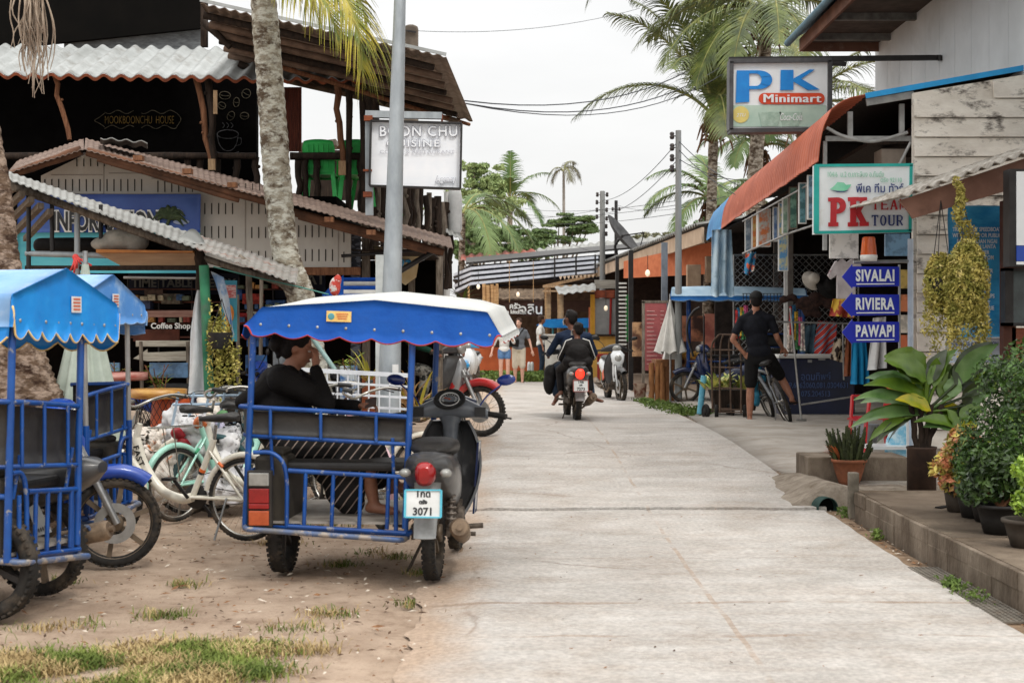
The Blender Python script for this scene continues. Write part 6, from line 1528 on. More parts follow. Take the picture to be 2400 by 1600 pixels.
for k in range(6): b.bb((3.9,15+k*1.8,3.30), (8.8,15.06+k*1.8,3.40))
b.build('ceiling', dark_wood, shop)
for (x, d_) in ((4.25,21.9),(4.9,26.6)):
 b = MB(); b.bb((x,d_,.2), (x+.08,d_+.08,3.5)); b.build('post', mat('grey_post', S(128,122,116), S(100,94,90), rough=.8), shop)
for (x0,x1,y0,y1,d_) in ((1838,1846,628,975,21.8),):
 a = P(x0,y0,d_); c = P(x1,y1,d_); b = MB(); b.bb((a.x,d_,.2), (c.x,d_+.04,a.z)); b.build('white_post', white_paint, shop)
DG = 'picture boards hung under the awning'
def c8(x, y): return (1480+x/2.528, 400+y/2.528)
ph = [('pale blue price card furthest along the awning',(672,285,712,480),21.5,S(176,188,200),S(110,130,150)),('orange ice-cream card hanging beside the pale blue one',(713,260,747,460),20.8,S(222,190,120),S(216,120,60)),
 ('white light box with orange picture',(750,225,828,450),20.2,S(206,206,200),S(222,130,80)),('narrow blue card beside the white light box',(838,215,868,420),19.4,S(150,176,206),S(90,120,170)),
 ('tall yellow and blue poster hanging lowest of the row',(870,190,930,595),18.8,S(206,200,150),S(90,150,200)),('pale green picture card over the tall poster',(893,160,930,375),18.0,S(176,196,180),S(120,150,130)),
 ('green framed picture, third from the near end',(934,95,984,345),17.2,S(120,160,140),S(60,100,90)),('blue-green framed picture, second from the near end',(990,70,1038,315),16.4,S(110,160,170),S(60,104,110)),('blue framed picture nearest the tour sign',(1042,25,1085,290),15.6,S(130,170,196),S(70,100,110))]
for i, (lab, (x0,y0,x1,y1), d_, ca, cb) in enumerate(ph):
 a = P(*c8(x0,y0), d_); c = P(*c8(x1,y1), d_)
 t_ = thing('picture_board', lab, 'poster', ((a.x+c.x)/2, d_, c.z), group=DG)
 b = MB(); b.bb((a.x,d_,c.z), (c.x,d_+(.16 if i == 2 else .03),a.z)); b.build('frame', white_board if i != 6 else grey_wood, t_, bevel=.004)
 b = MB(); m = .015; b.bb((a.x+m,d_-.006,c.z+m), (c.x-m,d_-.002,a.z-m)); b.build('picture', mat('picture_print_'+'abcdefghi'[i], ca, cb, rough=.4, sc=7, lo=.44, hi=.56, detail=4, dirt=tuple(q*.6 for q in ca), dirt_sc=11, dlo=.58, dhi=.62), t_)
b = MB(); b.tube([P(*c8(660,490),20.5), P(*c8(935,370),18), P(*c8(1090,320),15.7)], .015, 5); b.tube([P(*c8(660,300),20.5), P(*c8(1090,60),15.7)], .012, 5); tag(b.build('hanging_rail', steel), 'thin rail carrying the row of picture boards', 'rail')
cur = MB(); cur.sheet(lambda u, v: P(*c8(lerp(476,592,u)+v*12*(u), lerp(350,735+14*sin(u*9),v)), 23.4)+Vector((0,.06*sin(u*16+v*2),0)), 30, 14, .01)
tag(cur.build('plastic_curtain', mat('milky_blue_plastic', S(182,204,216), S(140,172,196), rough=.35, sc=4, dirt=S(110,140,160), dirt_sc=5, dlo=.55, dhi=.7)), 'milky blue plastic sheet hanging from the blue end of the awning', 'curtain')
fl = MB(); fl.sheet(lambda u, v: P(*c8(lerp(678,740,u)-v*8+v*u*-10, lerp(482,620-40*abs(u-.3),v)), 20.9)+Vector((0,.04*sin(u*9+v*3),0)), 14, 10, .008)
tag(fl.build('flag_cloth', mat('flag_print', S(220,110,80), S(60,130,170), rough=.8, sc=9, lo=.48, hi=.52, detail=1, dirt=S(230,226,214), dirt_sc=7, dlo=.55, dhi=.58)), 'small bright patterned flag hanging under the picture boards', 'flag')
cl = thing('chain_link_fence', 'chain-link fence panel on a steel frame inside the shop front', 'fence', P(1860,960,19.6))
b = MB(); df = 26.2
x0, x1, z0, z1 = P(1720,0,df).x, P(2012,0,df).x, P(0,835,df).z, P(0,597,df).z
b.tube([(x0,df,z1),(x1,df,z1)], .02, 6); b.tube([(x0,df,z0),(x0,df,z1)], .02, 6); b.tube([(x1,df,z0),(x1,df,z1)], .02, 6); b.build('frame', steel, cl)
b = MB(); s_ = .12; H_ = z1-z0; W_ = x1-x0; k = -H_
while k < W_:
 for sg in (0, 1):
  xa, xb = max(0, k), min(W_, k+H_); za, zb_ = xa-k, xb-k
  if sg: xa, xb = W_-xa, W_-xb
  if abs(xb-xa) > .02: b.tube([(x0+xa,df+.004*sg,z0+za),(x0+xb,df+.004*sg,z0+zb_)], .007, 3, cap=False)
 k += s_
b.build('wire_mesh', steel, cl)
# PK Minimart hanging sign
mini = thing('hanging_sign', 'white PK Minimart light box sign on a long steel arm in front of the palms', 'sign', P(1825,320,17.2))
D_ = 17.2; LB = mat('sign_white', S(232,236,238), S(222,228,230), rough=.4, dirt=S(196,194,184), dirt_sc=3, dlo=.56, dhi=.8); pkb = mat('sign_blue', S(20,136,214), S(14,120,200), rough=.35); pko = mat('sign_orange', S(216,76,36), S(200,64,30), rough=.35)
def S7(x, y, d=D_-.02): return P(1300+x/2.138, y/2.138, d)
b = MB(); b.prism([S7(878,318,D_), S7(1372,312,D_), S7(1372,645,D_), S7(876,650,D_)], (0,.16,0)); b.build('box', LB, mini)
b = MB()
for (p_, q_) in (((872,314),(1378,308)),((1372,312),(1370,650)),((1376,655),(872,660)),((880,318),(878,656))): b.beam(S7(*p_, D_+.06), S7(*q_, D_+.06), .22, .05, up=(0,0,1) if abs(p_[0]-q_[0]) > 100 else (1,0,0))
b.build('rim', mat('sign_rim', S(84,84,86), S(60,60,62), rough=.5, metal=.3), mini)
b = MB(); b.beam(S7(872,300,D_+.05), S7(1935,290,D_+.05), .05, .06); b.beam(S7(1130,306,D_+.05), S7(1460,322,D_+.05), .05, .05); b.tube([S7(1932,280,D_), S7(1932,305,D_)], .03, 6); b.build('arm', dark_metal, mini)
def poly(mb, pts, d=D_-.012, fn=S7, th=.006): mb.prism([fn(x, y, d) for x, y in pts], (0,-th-.0002*(len(mb.f) % 31),0))
def arcs(cx_, cy_, rx, ry, a0, a1, n=14): return [(cx_+rx*cos(RAD(a0+(a1-a0)*i/n)), cy_-ry*sin(RAD(a0+(a1-a0)*i/n))) for i in range(n+1)]
b = MB()
poly(b, [(912,354),(975,354),(975,512),(907,516)])
outer = arcs(1020,401,70,47,90,-90); inner = arcs(1008,401,28,31,90,-90)
for i in range(14): poly(b, [outer[i], outer[i+1], inner[i+1], inner[i]])
poly(b, [(975,354),(1020,354),(1008,370),(975,370)]); poly(b, [(975,432),(1008,432),(1020,448),(975,448)])
poly(b, [(1132,352),(1196,352),(1196,452),(1130,453)]); poly(b, [(1196,395),(1275,350),(1303,350),(1235,396),(1328,450),(1268,453),(1196,410)])
b.build('lettering', pkb, mini)
b = MB(); rr_p = arcs(1325,495,28,28,90,-90,10)+arcs(1050,495,28,28,270,90,10); poly(b, rr_p); b.build('orange_pill', pko, mini)
for q in (0, 5): t = tfit('Minimart', 1046+q,473,1332+q,514, lambda x, y: S7(x, y, D_-.03-.001*q), off=0, sp=1.1); t.build('lettering', LB, mini)
b = MB(); poly(b, [(890,528),(1360,528),(1360,636),(890,636)], D_-.004); b.build('drinks_band', mat('drinks_print', S(196,214,200), S(160,190,176), rough=.4, sc=1.6), mini)
b = MB(); poly(b, arcs(932,575,42,42,0,360,24)[:-1], D_-.010); b.build('yellow_disc', mat('disc_yellow', S(222,206,120), S(206,190,110), rough=.4), mini)
for cx_ in (1075, 1180):
 b = MB(); poly(b, [(cx_-55,562),(cx_+60,562),(cx_+42,634),(cx_-38,634)], D_-.010); b.build('drinking_glass', mat('glass_print', S(140,168,152), S(176,200,186), rough=.4, sc=14), mini)
t = tfit('Coca-Cola', 1130,568,1240,604, lambda x, y: S7(x, y, D_-.018), shear=.3); t.build('lettering', LB, mini)
t = text_mb('2TU', S7(932,578,D_-.018), (1,0,0), (0,0,1), .06, off=0, ext=.001, shear=.3); t.build('lettering', LB, mini)
# PK Team Tour sign
tour = thing('hanging_sign', 'white PK TEAM TOUR sign with turquoise frame above the arrow signs', 'sign', P(2130,560,14.0))
D2 = 14.0
def S9(x, y, d=D2-.02): return P(1850+x/3.0145, 340+y/3.0145, d)
b = MB(); b.prism([S9(182,140,D2), S9(880,135,D2), S9(872,612,D2), S9(180,628,D2)], (0,.12,0)); b.build('board', LB, tour)
tq = mat('turquoise_frame', S(28,170,160), S(20,150,142), rough=.4)
b = MB()
for (p_, q_, w_) in (((185,146),(872,140),.028),((192,142),(190,622),.05),((182,618),(862,606),.028),((860,140),(852,610),.028)): b.beam(S9(*p_, D2-.002), S9(*q_, D2-.002), .02+w_*.1, w_, up=(0,0,1) if abs(p_[0]-q_[0]) > 100 else (1,0,0))
b.build('rim', tq, tour)
red_l = mat('sign_red', S(188,36,44), S(172,30,38), rough=.4); navy_l = mat('sign_navy', S(24,52,120), S(20,44,106), rough=.4); teal_l = mat('sign_teal', S(150,206,180), S(134,196,170), rough=.4)
def slab_letter(mb, polys, fn=S9, d=D2-.012):
 for p_ in polys: mb.prism([fn(x, y, d) for x, y in p_], (0,-.004-.0002*(len(mb.f) % 37),0))
b = MB(); pl = []
pl += [[(272,372),(330,370),(325,575),(275,575)] and [(292,378),(336,378),(332,566),(288,566)], [(272,372),(352,370),(350,398),(274,400)], [(274,548),(346,546),(346,574),(274,576)]]
o_ = arcs(338,428,62,58,90,-90,12); i_ = arcs(334,430,22,26,90,-90,12)
pl += [[o_[i], o_[i+1], i_[i+1], i_[i]] for i in range(12)]
pl += [[(330,370),(338,370),(334,404),(330,404)], [(330,456),(334,456),(338,486),(330,486)]]
pl += [[(430,374),(472,374),(470,566),(428,566)], [(412,370),(488,368),(488,396),(414,398)], [(412,546),(486,546),(486,574),(412,576)], [(470,462),(500,400),(545,400),(505,468),(548,550),(505,556),(470,490)], [(488,370),(548,368),(548,396),(490,398)], [(494,546),(560,544),(560,572),(496,574)]]
slab_letter(b, pl); b.build('lettering', red_l, tour)
def serif_word(word, x0, y0, x1, h, m_, name='lettering'):
 """slab-serif capitals drawn from bars"""
 b = MB(); n = len(word); w = (x1-x0)/n
 def bar(ax, ay, bx, by, t_=9):
  v = Vector((bx-ax, by-ay, 0)); l_ = v.length or 1; nx, ny = -v.y/l_*t_/2, v.x/l_*t_/2
  slab_letter(b, [[(ax+nx,ay+ny),(bx+nx,by+ny),(bx-nx,by-ny),(ax-nx,ay-ny)]])
 for i, ch in enumerate(word):
  L_, R_ = x0+i*w+w*.12, x0+(i+1)*w-w*.12; T_, B_ = y0, y0+h; M_ = (T_+B_)/2; c_ = (L_+R_)/2
  if ch == 'T': bar(L_,T_+4,R_,T_+4,8); bar(c_,T_,c_,B_,12); bar(c_-9,B_-3,c_+9,B_-3,6); bar(L_+2,T_,L_+2,T_+18,5); bar(R_-2,T_,R_-2,T_+18,5)
  if ch == 'E': bar(L_+6,T_,L_+6,B_,12); bar(L_,T_+3,R_,T_+3,7); bar(L_,B_-3,R_,B_-3,7); bar(L_+8,M_,R_-6,M_,7); bar(R_-2,T_,R_-2,T_+17,5); bar(R_-2,B_-17,R_-2,B_,5)
  if ch == 'A': bar(c_,T_,L_+5,B_,8); bar(c_,T_,R_-5,B_,12); bar(L_+8,M_+12,R_-8,M_+12,6); bar(L_-2,B_-3,L_+14,B_-3,6); bar(R_-16,B_-3,R_+2,B_-3,6)
  if ch == 'M': bar(L_+5,T_,L_+5,B_,8); bar(R_-5,T_,R_-5,B_,11); bar(L_+5,T_,c_,B_-14,9); bar(R_-5,T_,c_,B_-14,6)
  if ch == 'R': bar(L_+7,T_,L_+7,B_,12); bar(L_,B_-3,L_+16,B_-3,6); bar(L_,T_+3,c_+4,T_+3,7); bar(L_+8,M_+3,c_+4,M_+3,7); bar(R_-6,T_+12,R_-6,M_-9,10); bar(c_+3,T_+3,R_-5,T_+13,7); bar(c_+3,M_+3,R_-5,M_-8,7); bar(c_+2,M_+4,R_-2,B_-3,10)
  if ch == 'O':
   o2 = arcs(c_, M_, (R_-L_)/2, h/2, 0, 360, 18); i2 = arcs(c_, M_, (R_-L_)/2-11, h/2-7, 0, 360, 18); slab_letter(b, [[o2[k], o2[k+1], i2[k+1], i2[k]] for k in range(18)])
  if ch == 'U': bar(L_+6,T_,L_+6,B_-18,12); bar(R_-5,T_,R_-5,B_-18,8); o2 = arcs(c_, B_-20, (R_-L_)/2, 20, 180, 360, 10); i2 = arcs(c_, B_-20, (R_-L_)/2-10, 12, 180, 360, 10); slab_letter(b, [[o2[k], o2[k+1], i2[k+1], i2[k]] for k in range(10)]); bar(L_-2,T_+3,L_+15,T_+3,6); bar(R_-13,T_+3,R_+2,T_+3,6)
 b.build(name, m_, tour)
serif_word('TEAM', 575, 383, 835, 74, red_l); serif_word('TOUR', 575, 495, 808, 76, navy_l)
F9 = lambda x, y: S9(x, y, D2-.02)
t = tfit('พีเค ทีม ทัวร์', 472,270,806,336, F9, off=.003); t.build('lettering', navy_l, tour)
t = tfit('104/6  ม.2 ต.เกาะลิบง อ.กันตัง', 272,185,668,226, F9); t.build('lettering', teal_l, tour)
t = tfit('ตรัง 92110', 645,228,795,262, F9); t.build('lettering', teal_l, tour)
b = MB(); slab_letter(b, [[(285,312),(330,322),(395,328),(425,300),(438,278),(400,282),(385,266),(340,262),(325,280),(305,300)]]); b.build('boat_emblem', mat('boat_green', S(110,200,160), S(140,214,180), rough=.4), tour)
b = MB(); slab_letter(b, [[(288,318),(330,326),(375,326),(425,318),(390,332),(340,333)]]); b.build('wave_emblem', navy_l, tour)
b = MB(); b.beam(S9(640,372,D2-.06)-Vector((.0,0,0)), S9(900,320,D2-.06), .01, .012); b.build('wire_tie', steel, tour)
# arrow signs on the white post
arr_m = mat('arrow_blue', S(14,36,176), S(10,30,160), rough=.35)
post = thing('sign_post', 'white steel post with crossbar beside the plank wall carrying the blue arrows', 'post', Q(2134,13.9))
b = MB(); a = Q(2134,13.9); b.tube([a, (a.x,a.y,P(0,560,13.9).z)], .028, 10); b.build('upright', mat('pale_blue_white_pipe', S(200,212,226), S(170,184,200), rough=.5), post)
b = MB(); b.tube([P(2000,614,13.9), P(2140,612,13.9)], .018, 8); b.tube([P(2108,620,13.92), P(2108,830,13.92)], .012, 6); b.tube([P(2106,830,13.92), P(2106,1000,13.92)], .010, 6); b.build('crossbar', steel, post)
for (wd, y0, y1, lab) in (('SIVALAI', 855, 1002, 'top'), ('RIVIERA', 1052, 1205, 'middle'), ('PAWAPI', 1244, 1396, 'bottom')):
 ar = thing('arrow_sign', 'blue arrow sign pointing left reading %s, %s of three' % (wd, lab), 'sign', S9(600,y1,13.8), group='blue arrow signs')
 tipx = 372 if wd != 'RIVIERA' else 366; ym = (y0+y1)/2
 b = MB(); pts = [(tipx,ym+2),(445,y0-14),(446,y0+2),(776,y0+4),(776,y1-6),(446,y1),(446,y1+12)]
 b.prism([S9(x, y, 13.8) for x, y in pts], (0,.015,0)); b.build('plate', arr_m, ar)
 t = text_mb(wd, S9(606,ym-8,13.79), (1,0,0), (0,0,1), .3, off=.0105, ext=.003, spacing=1.14)
 xs_ = [v.x for v in t.v]; zs_ = [v.z for v in t.v]; c_ = S9(606,ym-8,13.79); wt = S9(742,0,13.79).x-S9(470,0,13.79).x; ht = S9(0,ym+36,13.79).z; ht = abs(S9(0,ym-52,13.79).z-S9(0,ym+34,13.79).z)
 fx = wt/(max(xs_)-min(xs_)); fz_ = ht/(max(zs_)-min(zs_)); mx_ = (max(xs_)+min(xs_))/2; mz_ = (max(zs_)+min(zs_))/2
 t.v = [Vector((c_.x+(v.x-mx_)*fx, v.y, c_.z+(v.z-mz_)*fz_)) for v in t.v]; t.build('lettering', LB, ar)
 b = MB(); b.beam(S9(474,y1-20,13.79), S9(742,y1-22,13.79), .006, .010); b.build('underline', LB, ar)
bc = thing('beacon_lamp', 'amber warning beacon with white base standing on the sign crossbar', 'lamp', P(2036,612,13.85))
b = MB(); b.lathe([(0,.235),(.055,.235),(.062,.22),(.078,.06)], P(2036,612,13.85), 24); b.build('amber_dome', mat('amber_dome', S(226,110,40), S(200,84,28), rough=.15, wave=(30,0,'X')), bc)
b = MB(); b.lathe([(.078,.06),(.085,.055),(.078,0),(.0,0)], P(2036,612,13.85), 24); b.build('base', white_board, bc)
# near kiosk roof at the right edge
kio = thing('kiosk', 'brown timber kiosk with fascia board and fibre-cement roof at the right edge', 'kiosk', (4.6,11.8,.215))
brf = mat('brown_fascia', S(134,100,86), S(110,80,68), rough=.8, sc=3, stretch=(1,1,1), dirt=S(90,66,56), dirt_sc=4, dlo=.55, dhi=.75)
dk = 12.0
b = MB(); b.prism([P(2108,470,dk), P(2560,318,dk), P(2560,388,dk), P(2141,512,dk), P(2128,492,dk)], (0,.05,0)); b.build('fascia', brf, kio)
b = MB(); corr(b, P(2104,462,dk-.12), P(2560,304,dk-.12), P(2104,462,dk-.12)+Vector((.1,2.2,.10)), P(2560,304,dk-.12)+Vector((.1,2.2,.10)), wl=.118, amp=.016, th=.010); b.build('roof', mat('fibre_cement', S(190,186,178), S(130,122,112), rough=.85, sc=6, bump=.3), kio)
b = MB(); b.bb(P(2352,470,12.4), P(2372,860,12.5)); b.build('post', mat('red_brown_paint', S(92,58,48), S(72,46,38), rough=.7), kio)
b = MB(); b.bb(P(2372,768,12.4), P(2600,1000,12.55)); b.build('board_wall', mat('brick_red_boards', S(140,84,64), S(110,66,52), rough=.8, sc=3, stretch=(1,1,6)), kio)
b = MB(); b.bb(P(2364,632,12.35), P(2600,762,12.4)); wn_ = b.build('window', mat('window_dark', S(60,72,72), S(40,48,48), rough=.2), kio)
b = MB(); b.bb(P(2356,628,12.33), P(2600,636,12.45)); b.bb(P(2356,756,12.33), P(2600,764,12.45)); b.bb(P(2356,628,12.33), P(2364,764,12.45)); b.build('window_frame', dark_metal, wn_)
b = MB(); b.bb(P(2352,470,12.6), P(2600,640,12.7)); b.build('upper_wall', mat('red_brown_paint', S(92,58,48)), kio)
es = thing('sign', 'white light box sign with blue lower band cut by the right edge', 'sign', P(2390,620,11.6))
b = MB(); b.bb(P(2366,396,11.6), P(2600,626,11.75)); b.build('rim', dark_metal, es)
b = MB(); b.bb(P(2383,402,11.585), P(2600,575,11.598)); b.build('panel', LB, es)
b = MB(); b.bb(P(2383,576,11.585), P(2600,612,11.598)); b.build('blue_band', mat('band_blue', S(24,70,170), rough=.4), es)
b = MB(); b.bb(P(2383,613,11.585), P(2600,620,11.598)); b.build('white_band', LB, es)
sbn = thing('banner', 'blue speedboat transfer banner with rows of white lettering on the plank wall', 'banner', P(2285,840,12.9))
D3 = 12.9
b = MB(); b.sheet(lambda u, v: P(lerp(2222,2352,u), lerp(482,790,v), D3)+Vector((0,.015*sin(u*7+v*14),0)), 14, 40, .005); b.build('banner_sheet', mat('banner_blue', S(30,132,196), S(60,160,214), rough=.4, sc=2.5, stretch=(1,1,3), lo=.45, hi=.62), sbn)
b = MB(); b.sheet(lambda u, v: P(lerp(2217,2350,u), lerp(791,850,v), D3)+Vector((0,.02*sin(u*7+v*4),0)), 14, 8, .005); b.build('lower_sheet', mat('banner_pale', S(190,202,214), S(170,184,200), rough=.5), sbn)
rows = [(538,'TRANSFER BY SPEEDBOAT'),(552,'WITH PRIVATE OR PUBLIC'),(566,'BOAT KRADAN NGAI'),(578,'MOOK KOH LANTA'),(592,'PRIVATE PIER'),(604,'TRANSFERS FROM'),(617,'1 Day'),(626,'1 Day'),(635,'4 ISLANDS TOUR'),(648,'BY AC MINIBUS'),(660,'TO AIRPORT'),(680,'AND MORE'),(694,'WITH MANY TRIPS'),(710,'YOUR TICKET'),(722,'WITHOUT QUEUE'),(746,'CONTACT US'),(756,'OPEN 7 DAYS')]
m_ = MB()
for y_, tx in rows:
 t = text_mb(tx, P(2290,y_,D3-.03), (1,0,0), (0,0,1), .052, off=.001, ext=.001, align='CENTER', sx=.72); m_.add(t.v, t.f, False)
m_.build('lettering', LB, sbn)
m_ = MB()
for y_, tx in ((806,'FOR MORE INFORMATION'),(822,'PLEASE CALL'),(836,'OR ASK INSIDE')): t = text_mb(tx, P(2284,y_,D3-.035), (1,0,0), (0,0,1), .05, off=.001, ext=.001, sx=.72); m_.add(t.v, t.f, False)
m_.build('lettering', navy_l, sbn)
# hanging golden-leaved plants
gold = mat('golden_foliage', S(190,176,96), S(132,130,60), rough=.6, sc=9, lo=.42, hi=.58, dirt=S(218,202,134), dirt_sc=14, dlo=.56, dhi=.62)
def hanging(lab, cx_, cy_, d_, rx, rz, n, grp, trails=30, tl=.5, top=None):
 c = P(cx_, cy_, d_); t_ = thing('hanging_plant', lab, 'plant', c, group=grp)
 b = MB(); leaf_cloud(b, c, (rx, rx*.8, rz), n, .035, hollow=.45)
 leaf_cloud(b, c+Vector((0,0,rz*.3)), (rx*.8, rx*.7, rz*.6), n//3, .035, hollow=.45)
 for k in range(trails):
  a = random.random()*2*pi; p = c+Vector((cos(a)*rx*.8, sin(a)*rx*.6, -rz*.5)); q = p+Vector((random.gauss(0,.03), 0, -random.uniform(.25, 1)*tl-rz*.35))
  m = 22
  for j in range(m):
   leaf_cloud(b, lerp(p, q, j/m)+Vector((random.gauss(0,.012),0,0)), (.022,.022,.022), 2, .034, hollow=0)
 b.build('foliage', gold, t_)
 b = MB(); b.lathe([(.07,-.10),(.10,-.02),(.11,.04)], c, 14); b.build('pot', dark_metal, t_)
 b = MB(); tp = top or (c+Vector((0,0,rz+.35)))
 for k in range(3): a = 2*pi*k/3; b.tube([c+Vector((cos(a)*.1,sin(a)*.1,.04)), tp], .004, 4)
 b.build('hanger', dark_metal, t_)
 return t_
h1 = hanging('smaller golden-leaved hanging plant, left of the two under the kiosk roof', 2203, 665, 11.9, .14, .27, 3400, 'golden hanging plants', 26, .42, P(2205,470,12))
h2 = hanging('larger golden-leaved hanging plant with a vine climbing its hanger, right of the two', 2266, 665, 11.7, .19, .37, 7000, 'golden hanging plants', 44, .34, P(2252,440,12))
b = MB()
for j in range(130):
 t = j/130; leaf_cloud(b, P(2240+30*t+8*sin(t*9), 425+150*t, 11.85), (.03+.07*t,.04,.05), 5, .04, hollow=0)
b.build('vine', gold, h2)
gp = hanging('golden trailing plant hanging on the green post behind the middle tricycle', 515, 790, 12.0, .12, .16, 420, None, 0, .3, P(520,700,12.0)); gp['group'] = 'golden hanging plants'
b = MB()
for k in range(16):
 x = random.gauss(507, 9) if k < 11 else random.uniform(530,560); y0 = random.uniform(700,800) if k < 11 else random.uniform(790,830); y1 = random.uniform(900,955) if k < 11 else random.uniform(850,930)
 for j in range(30): leaf_cloud(b, P(x+3*sin(j*.5), lerp(y0, y1, j/30), 12.0), (.02,.03,.02), 2, .036, hollow=0)
b.build('trails', gold, gp)
# plants in pots on the terrace
terra = mat('terracotta', S(160,100,72), S(118,76,56), rough=.85, sc=5, dirt=S(80,66,54), dirt_sc=4, dlo=.5, dhi=.7)
potb = mat('black_pot', S(46,44,42), S(34,32,31), rough=.6, dirt=S(90,80,68), dirt_sc=5, dlo=.6, dhi=.8)
potg = mat('grey_pot', S(84,76,68), S(60,54,48), rough=.8, dirt=S(44,40,36), dirt_sc=4, dlo=.55, dhi=.75)
soil = mat('pot_soil', S(60,46,36), S(40,30,24), rough=1)
def pot(t_, c, r0, r1, h, m_, rim=.02):
 b = MB(); b.lathe([(0,0),(r0,0),(lerp(r0,r1,.5)*1.03,h*.5),(r1,h-rim),(r1+.015,h-rim),(r1+.015,h),(r1-.012,h),(r1-.02,h-.03)], c, 26); o = b.build('pot', m_, t_)
 b = MB(); b.lathe([(0,h-.03),(r1-.018,h-.028)], c, 20); b.build('soil', soil, t_)
 return o
TG = 'potted plants on the right hand terrace'
big_g = mat('broad_leaf_green', S(96,124,30), S(50,80,18), rough=.4, sc=3)
big_y = mat('broad_leaf_yellow', S(190,172,30), S(128,146,26), rough=.35, sc=4, lo=.4, hi=.6)
big_d = mat('broad_leaf_dark', S(48,62,26), S(30,42,20), rough=.35, sc=3)
big_s = mat('broad_leaf_silver', S(104,134,78), S(60,92,44), rough=.35, sc=3)
c = Vector((P(2160,0,11.15).x, 11.15, kz(10.5)-.02))
bl = thing('potted_plant', 'broad-leaved plant with huge green and yellow leaves in a dark metal drum', 'plant', c, group=TG)
b = MB(); b.lathe([(0,0),(.112,0),(.112,.33),(.118,.335),(.118,.35),(.10,.35),(.10,.3),(0,.3)], c, 26); b.build('drum', mat('rusty_drum', S(84,66,56), S(56,46,42), rough=.7, metal=.2, sc=5, dirt=S(110,90,76), dirt_sc=5, dlo=.6, dhi=.75), bl)
b = MB();
for k in range(4): log(b, c+Vector((-.03+.02*k,0,.3)), c+Vector((-.09+.08*k,-.02,.68)), .026)
b.build('stem', dark_wood, bl)
hub = c+Vector((.03,0,.62))
LV = [((2075,832),(2170,890),.36,big_g),((2030,885),(2140,905),.16,big_s),((2052,900),(2180,935),.20,big_y),((2018,945),(2150,945),.17,big_s),((2000,1000),(2170,968),.17,big_g),((2215,820),(2175,900),.17,big_d),((2225,855),(2215,940),.24,big_g),
 ((2320,800),(2240,900),.24,big_d),((2360,850),(2260,930),.22,big_d),((2150,960),(2290,1000),.24,big_y),((2165,1000),(2270,1010),.18,big_s),((2060,1030),(2120,980),.14,big_d),((2300,950),(2250,980),.2,big_d),((2110,870),(2180,910),.22,big_s),((2250,870),(2230,930),.22,big_s),((2195,840),(2190,905),.16,big_g),((2100,935),(2180,960),.15,big_y),((2330,890),(2260,950),.2,big_d),((2085,1040),(2140,975),.12,big_d),((2230,1010),(2220,960),.16,big_y),((2290,830),(2230,910),.2,big_d)]
lm = {}
LV += [((t[0]+random.uniform(-28,28), t[1]+random.uniform(-18,26)), b_, w_*.75, random.choice((big_g, big_d, big_s, big_g))) for t, b_, w_, m__ in LV]
for i, (tp, bs_, wd, m_) in enumerate(LV):
 dd_ = 11.15+random.uniform(-.28,.22); a = P(bs_[0], bs_[1], 11.15+random.uniform(-.05,.05)); z_ = P(tp[0], tp[1], dd_)
 b = MB(); v = z_-a; L_ = v.length*1.12; leaf_blade(b, a, v+Vector((0,0,.32*v.length)), L_*.93, wd*.84, up=(random.uniform(-.4,.4), -.9, .75), droop=.7, seg=12, fold=.25, wavy=.12)
 b.tube([hub, a], .012, 6); b.build('leaf', m_, bl)
c = Vector((P(1990,0,12.7).x, 12.7, gz(12.7)))
tp_ = thing('potted_plant', 'terracotta bowl with dark spiky succulent and orange leaves beside the drain pipe', 'plant', c, group=TG)
b = MB(); b.lathe([(0,0),(.075,0),(.10,.06),(.125,.14),(.145,.22),(.158,.225),(.158,.25),(.14,.25),(.13,.22)], c, 28); b.build('pot', terra, tp_)
b = MB(); b.lathe([(0,.22),(.135,.222)], c, 20); b.build('soil', soil, tp_)
suc = mat('dark_succulent', S(70,78,46), S(44,50,34), rough=.7, sc=12)
b = MB()
for k in range(60):
 a = random.random()*6.28; r = random.uniform(0,.13); p = c+Vector((cos(a)*r, sin(a)*r, .21)); q = p+Vector((cos(a)*r*.8+random.gauss(0,.02), sin(a)*r*.5, random.uniform(.14,.34)))
 b.tube([p, lerp(p, q, .5), q], [.014,.017,.008], 6)
 for j in range(14): leaf_cloud(b, lerp(p, q, j/14), (.022,.022,.01), 2, .03, hollow=.3)
b.build('stems', suc, tp_)
b = MB()
for k in range(26): a = random.uniform(2.2,4.4); p = c+Vector((-.09,0,.24)); leaf_blade(b, p, (cos(a)*.8, sin(a)*.4, random.uniform(.5,1.2)), random.uniform(.12,.2), .035, droop=.5, seg=4)
b.build('orange_leaves', mat('orange_leaf', S(206,120,72), S(150,90,60), rough=.5, sc=8), tp_)
b = MB(); b.box((c.x+.10, c.y+.35, gz(12.7)+.13), (.9,.55,.26)); struct(b.build('step', kerb_m, bevel=.01))
b = MB(); a = Q(2000,10.98); b.box((a.x, 10.98, gz(10.98)+.17), (.075,.075,.36)); tag(b.build('bollard', mat('post_concrete', S(132,124,112), S(92,86,76), rough=.95, sc=6, bump=.5), bevel=.008), 'stubby concrete post at the corner of the kerb', 'post')
pp = thing('drain_pipe', 'open end of a blue-green plastic drain pipe beside the kerb corner', 'pipe', P(1938,1205,11.3))
cpp = P(1937,1190,11.33); R_ = Matrix.Rotation(RAD(14), 3, 'Z') @ Matrix.Rotation(RAD(0), 3, 'X')
b = MB(); b.lathe([(.082,-.03),(.088,-.03),(.088,.3),(.082,.3),(.082,-.03)], cpp, 28, 'Y', M=R_); b.build('tube', mat('pvc_green', S(54,80,76), S(36,54,50), rough=.6), pp)
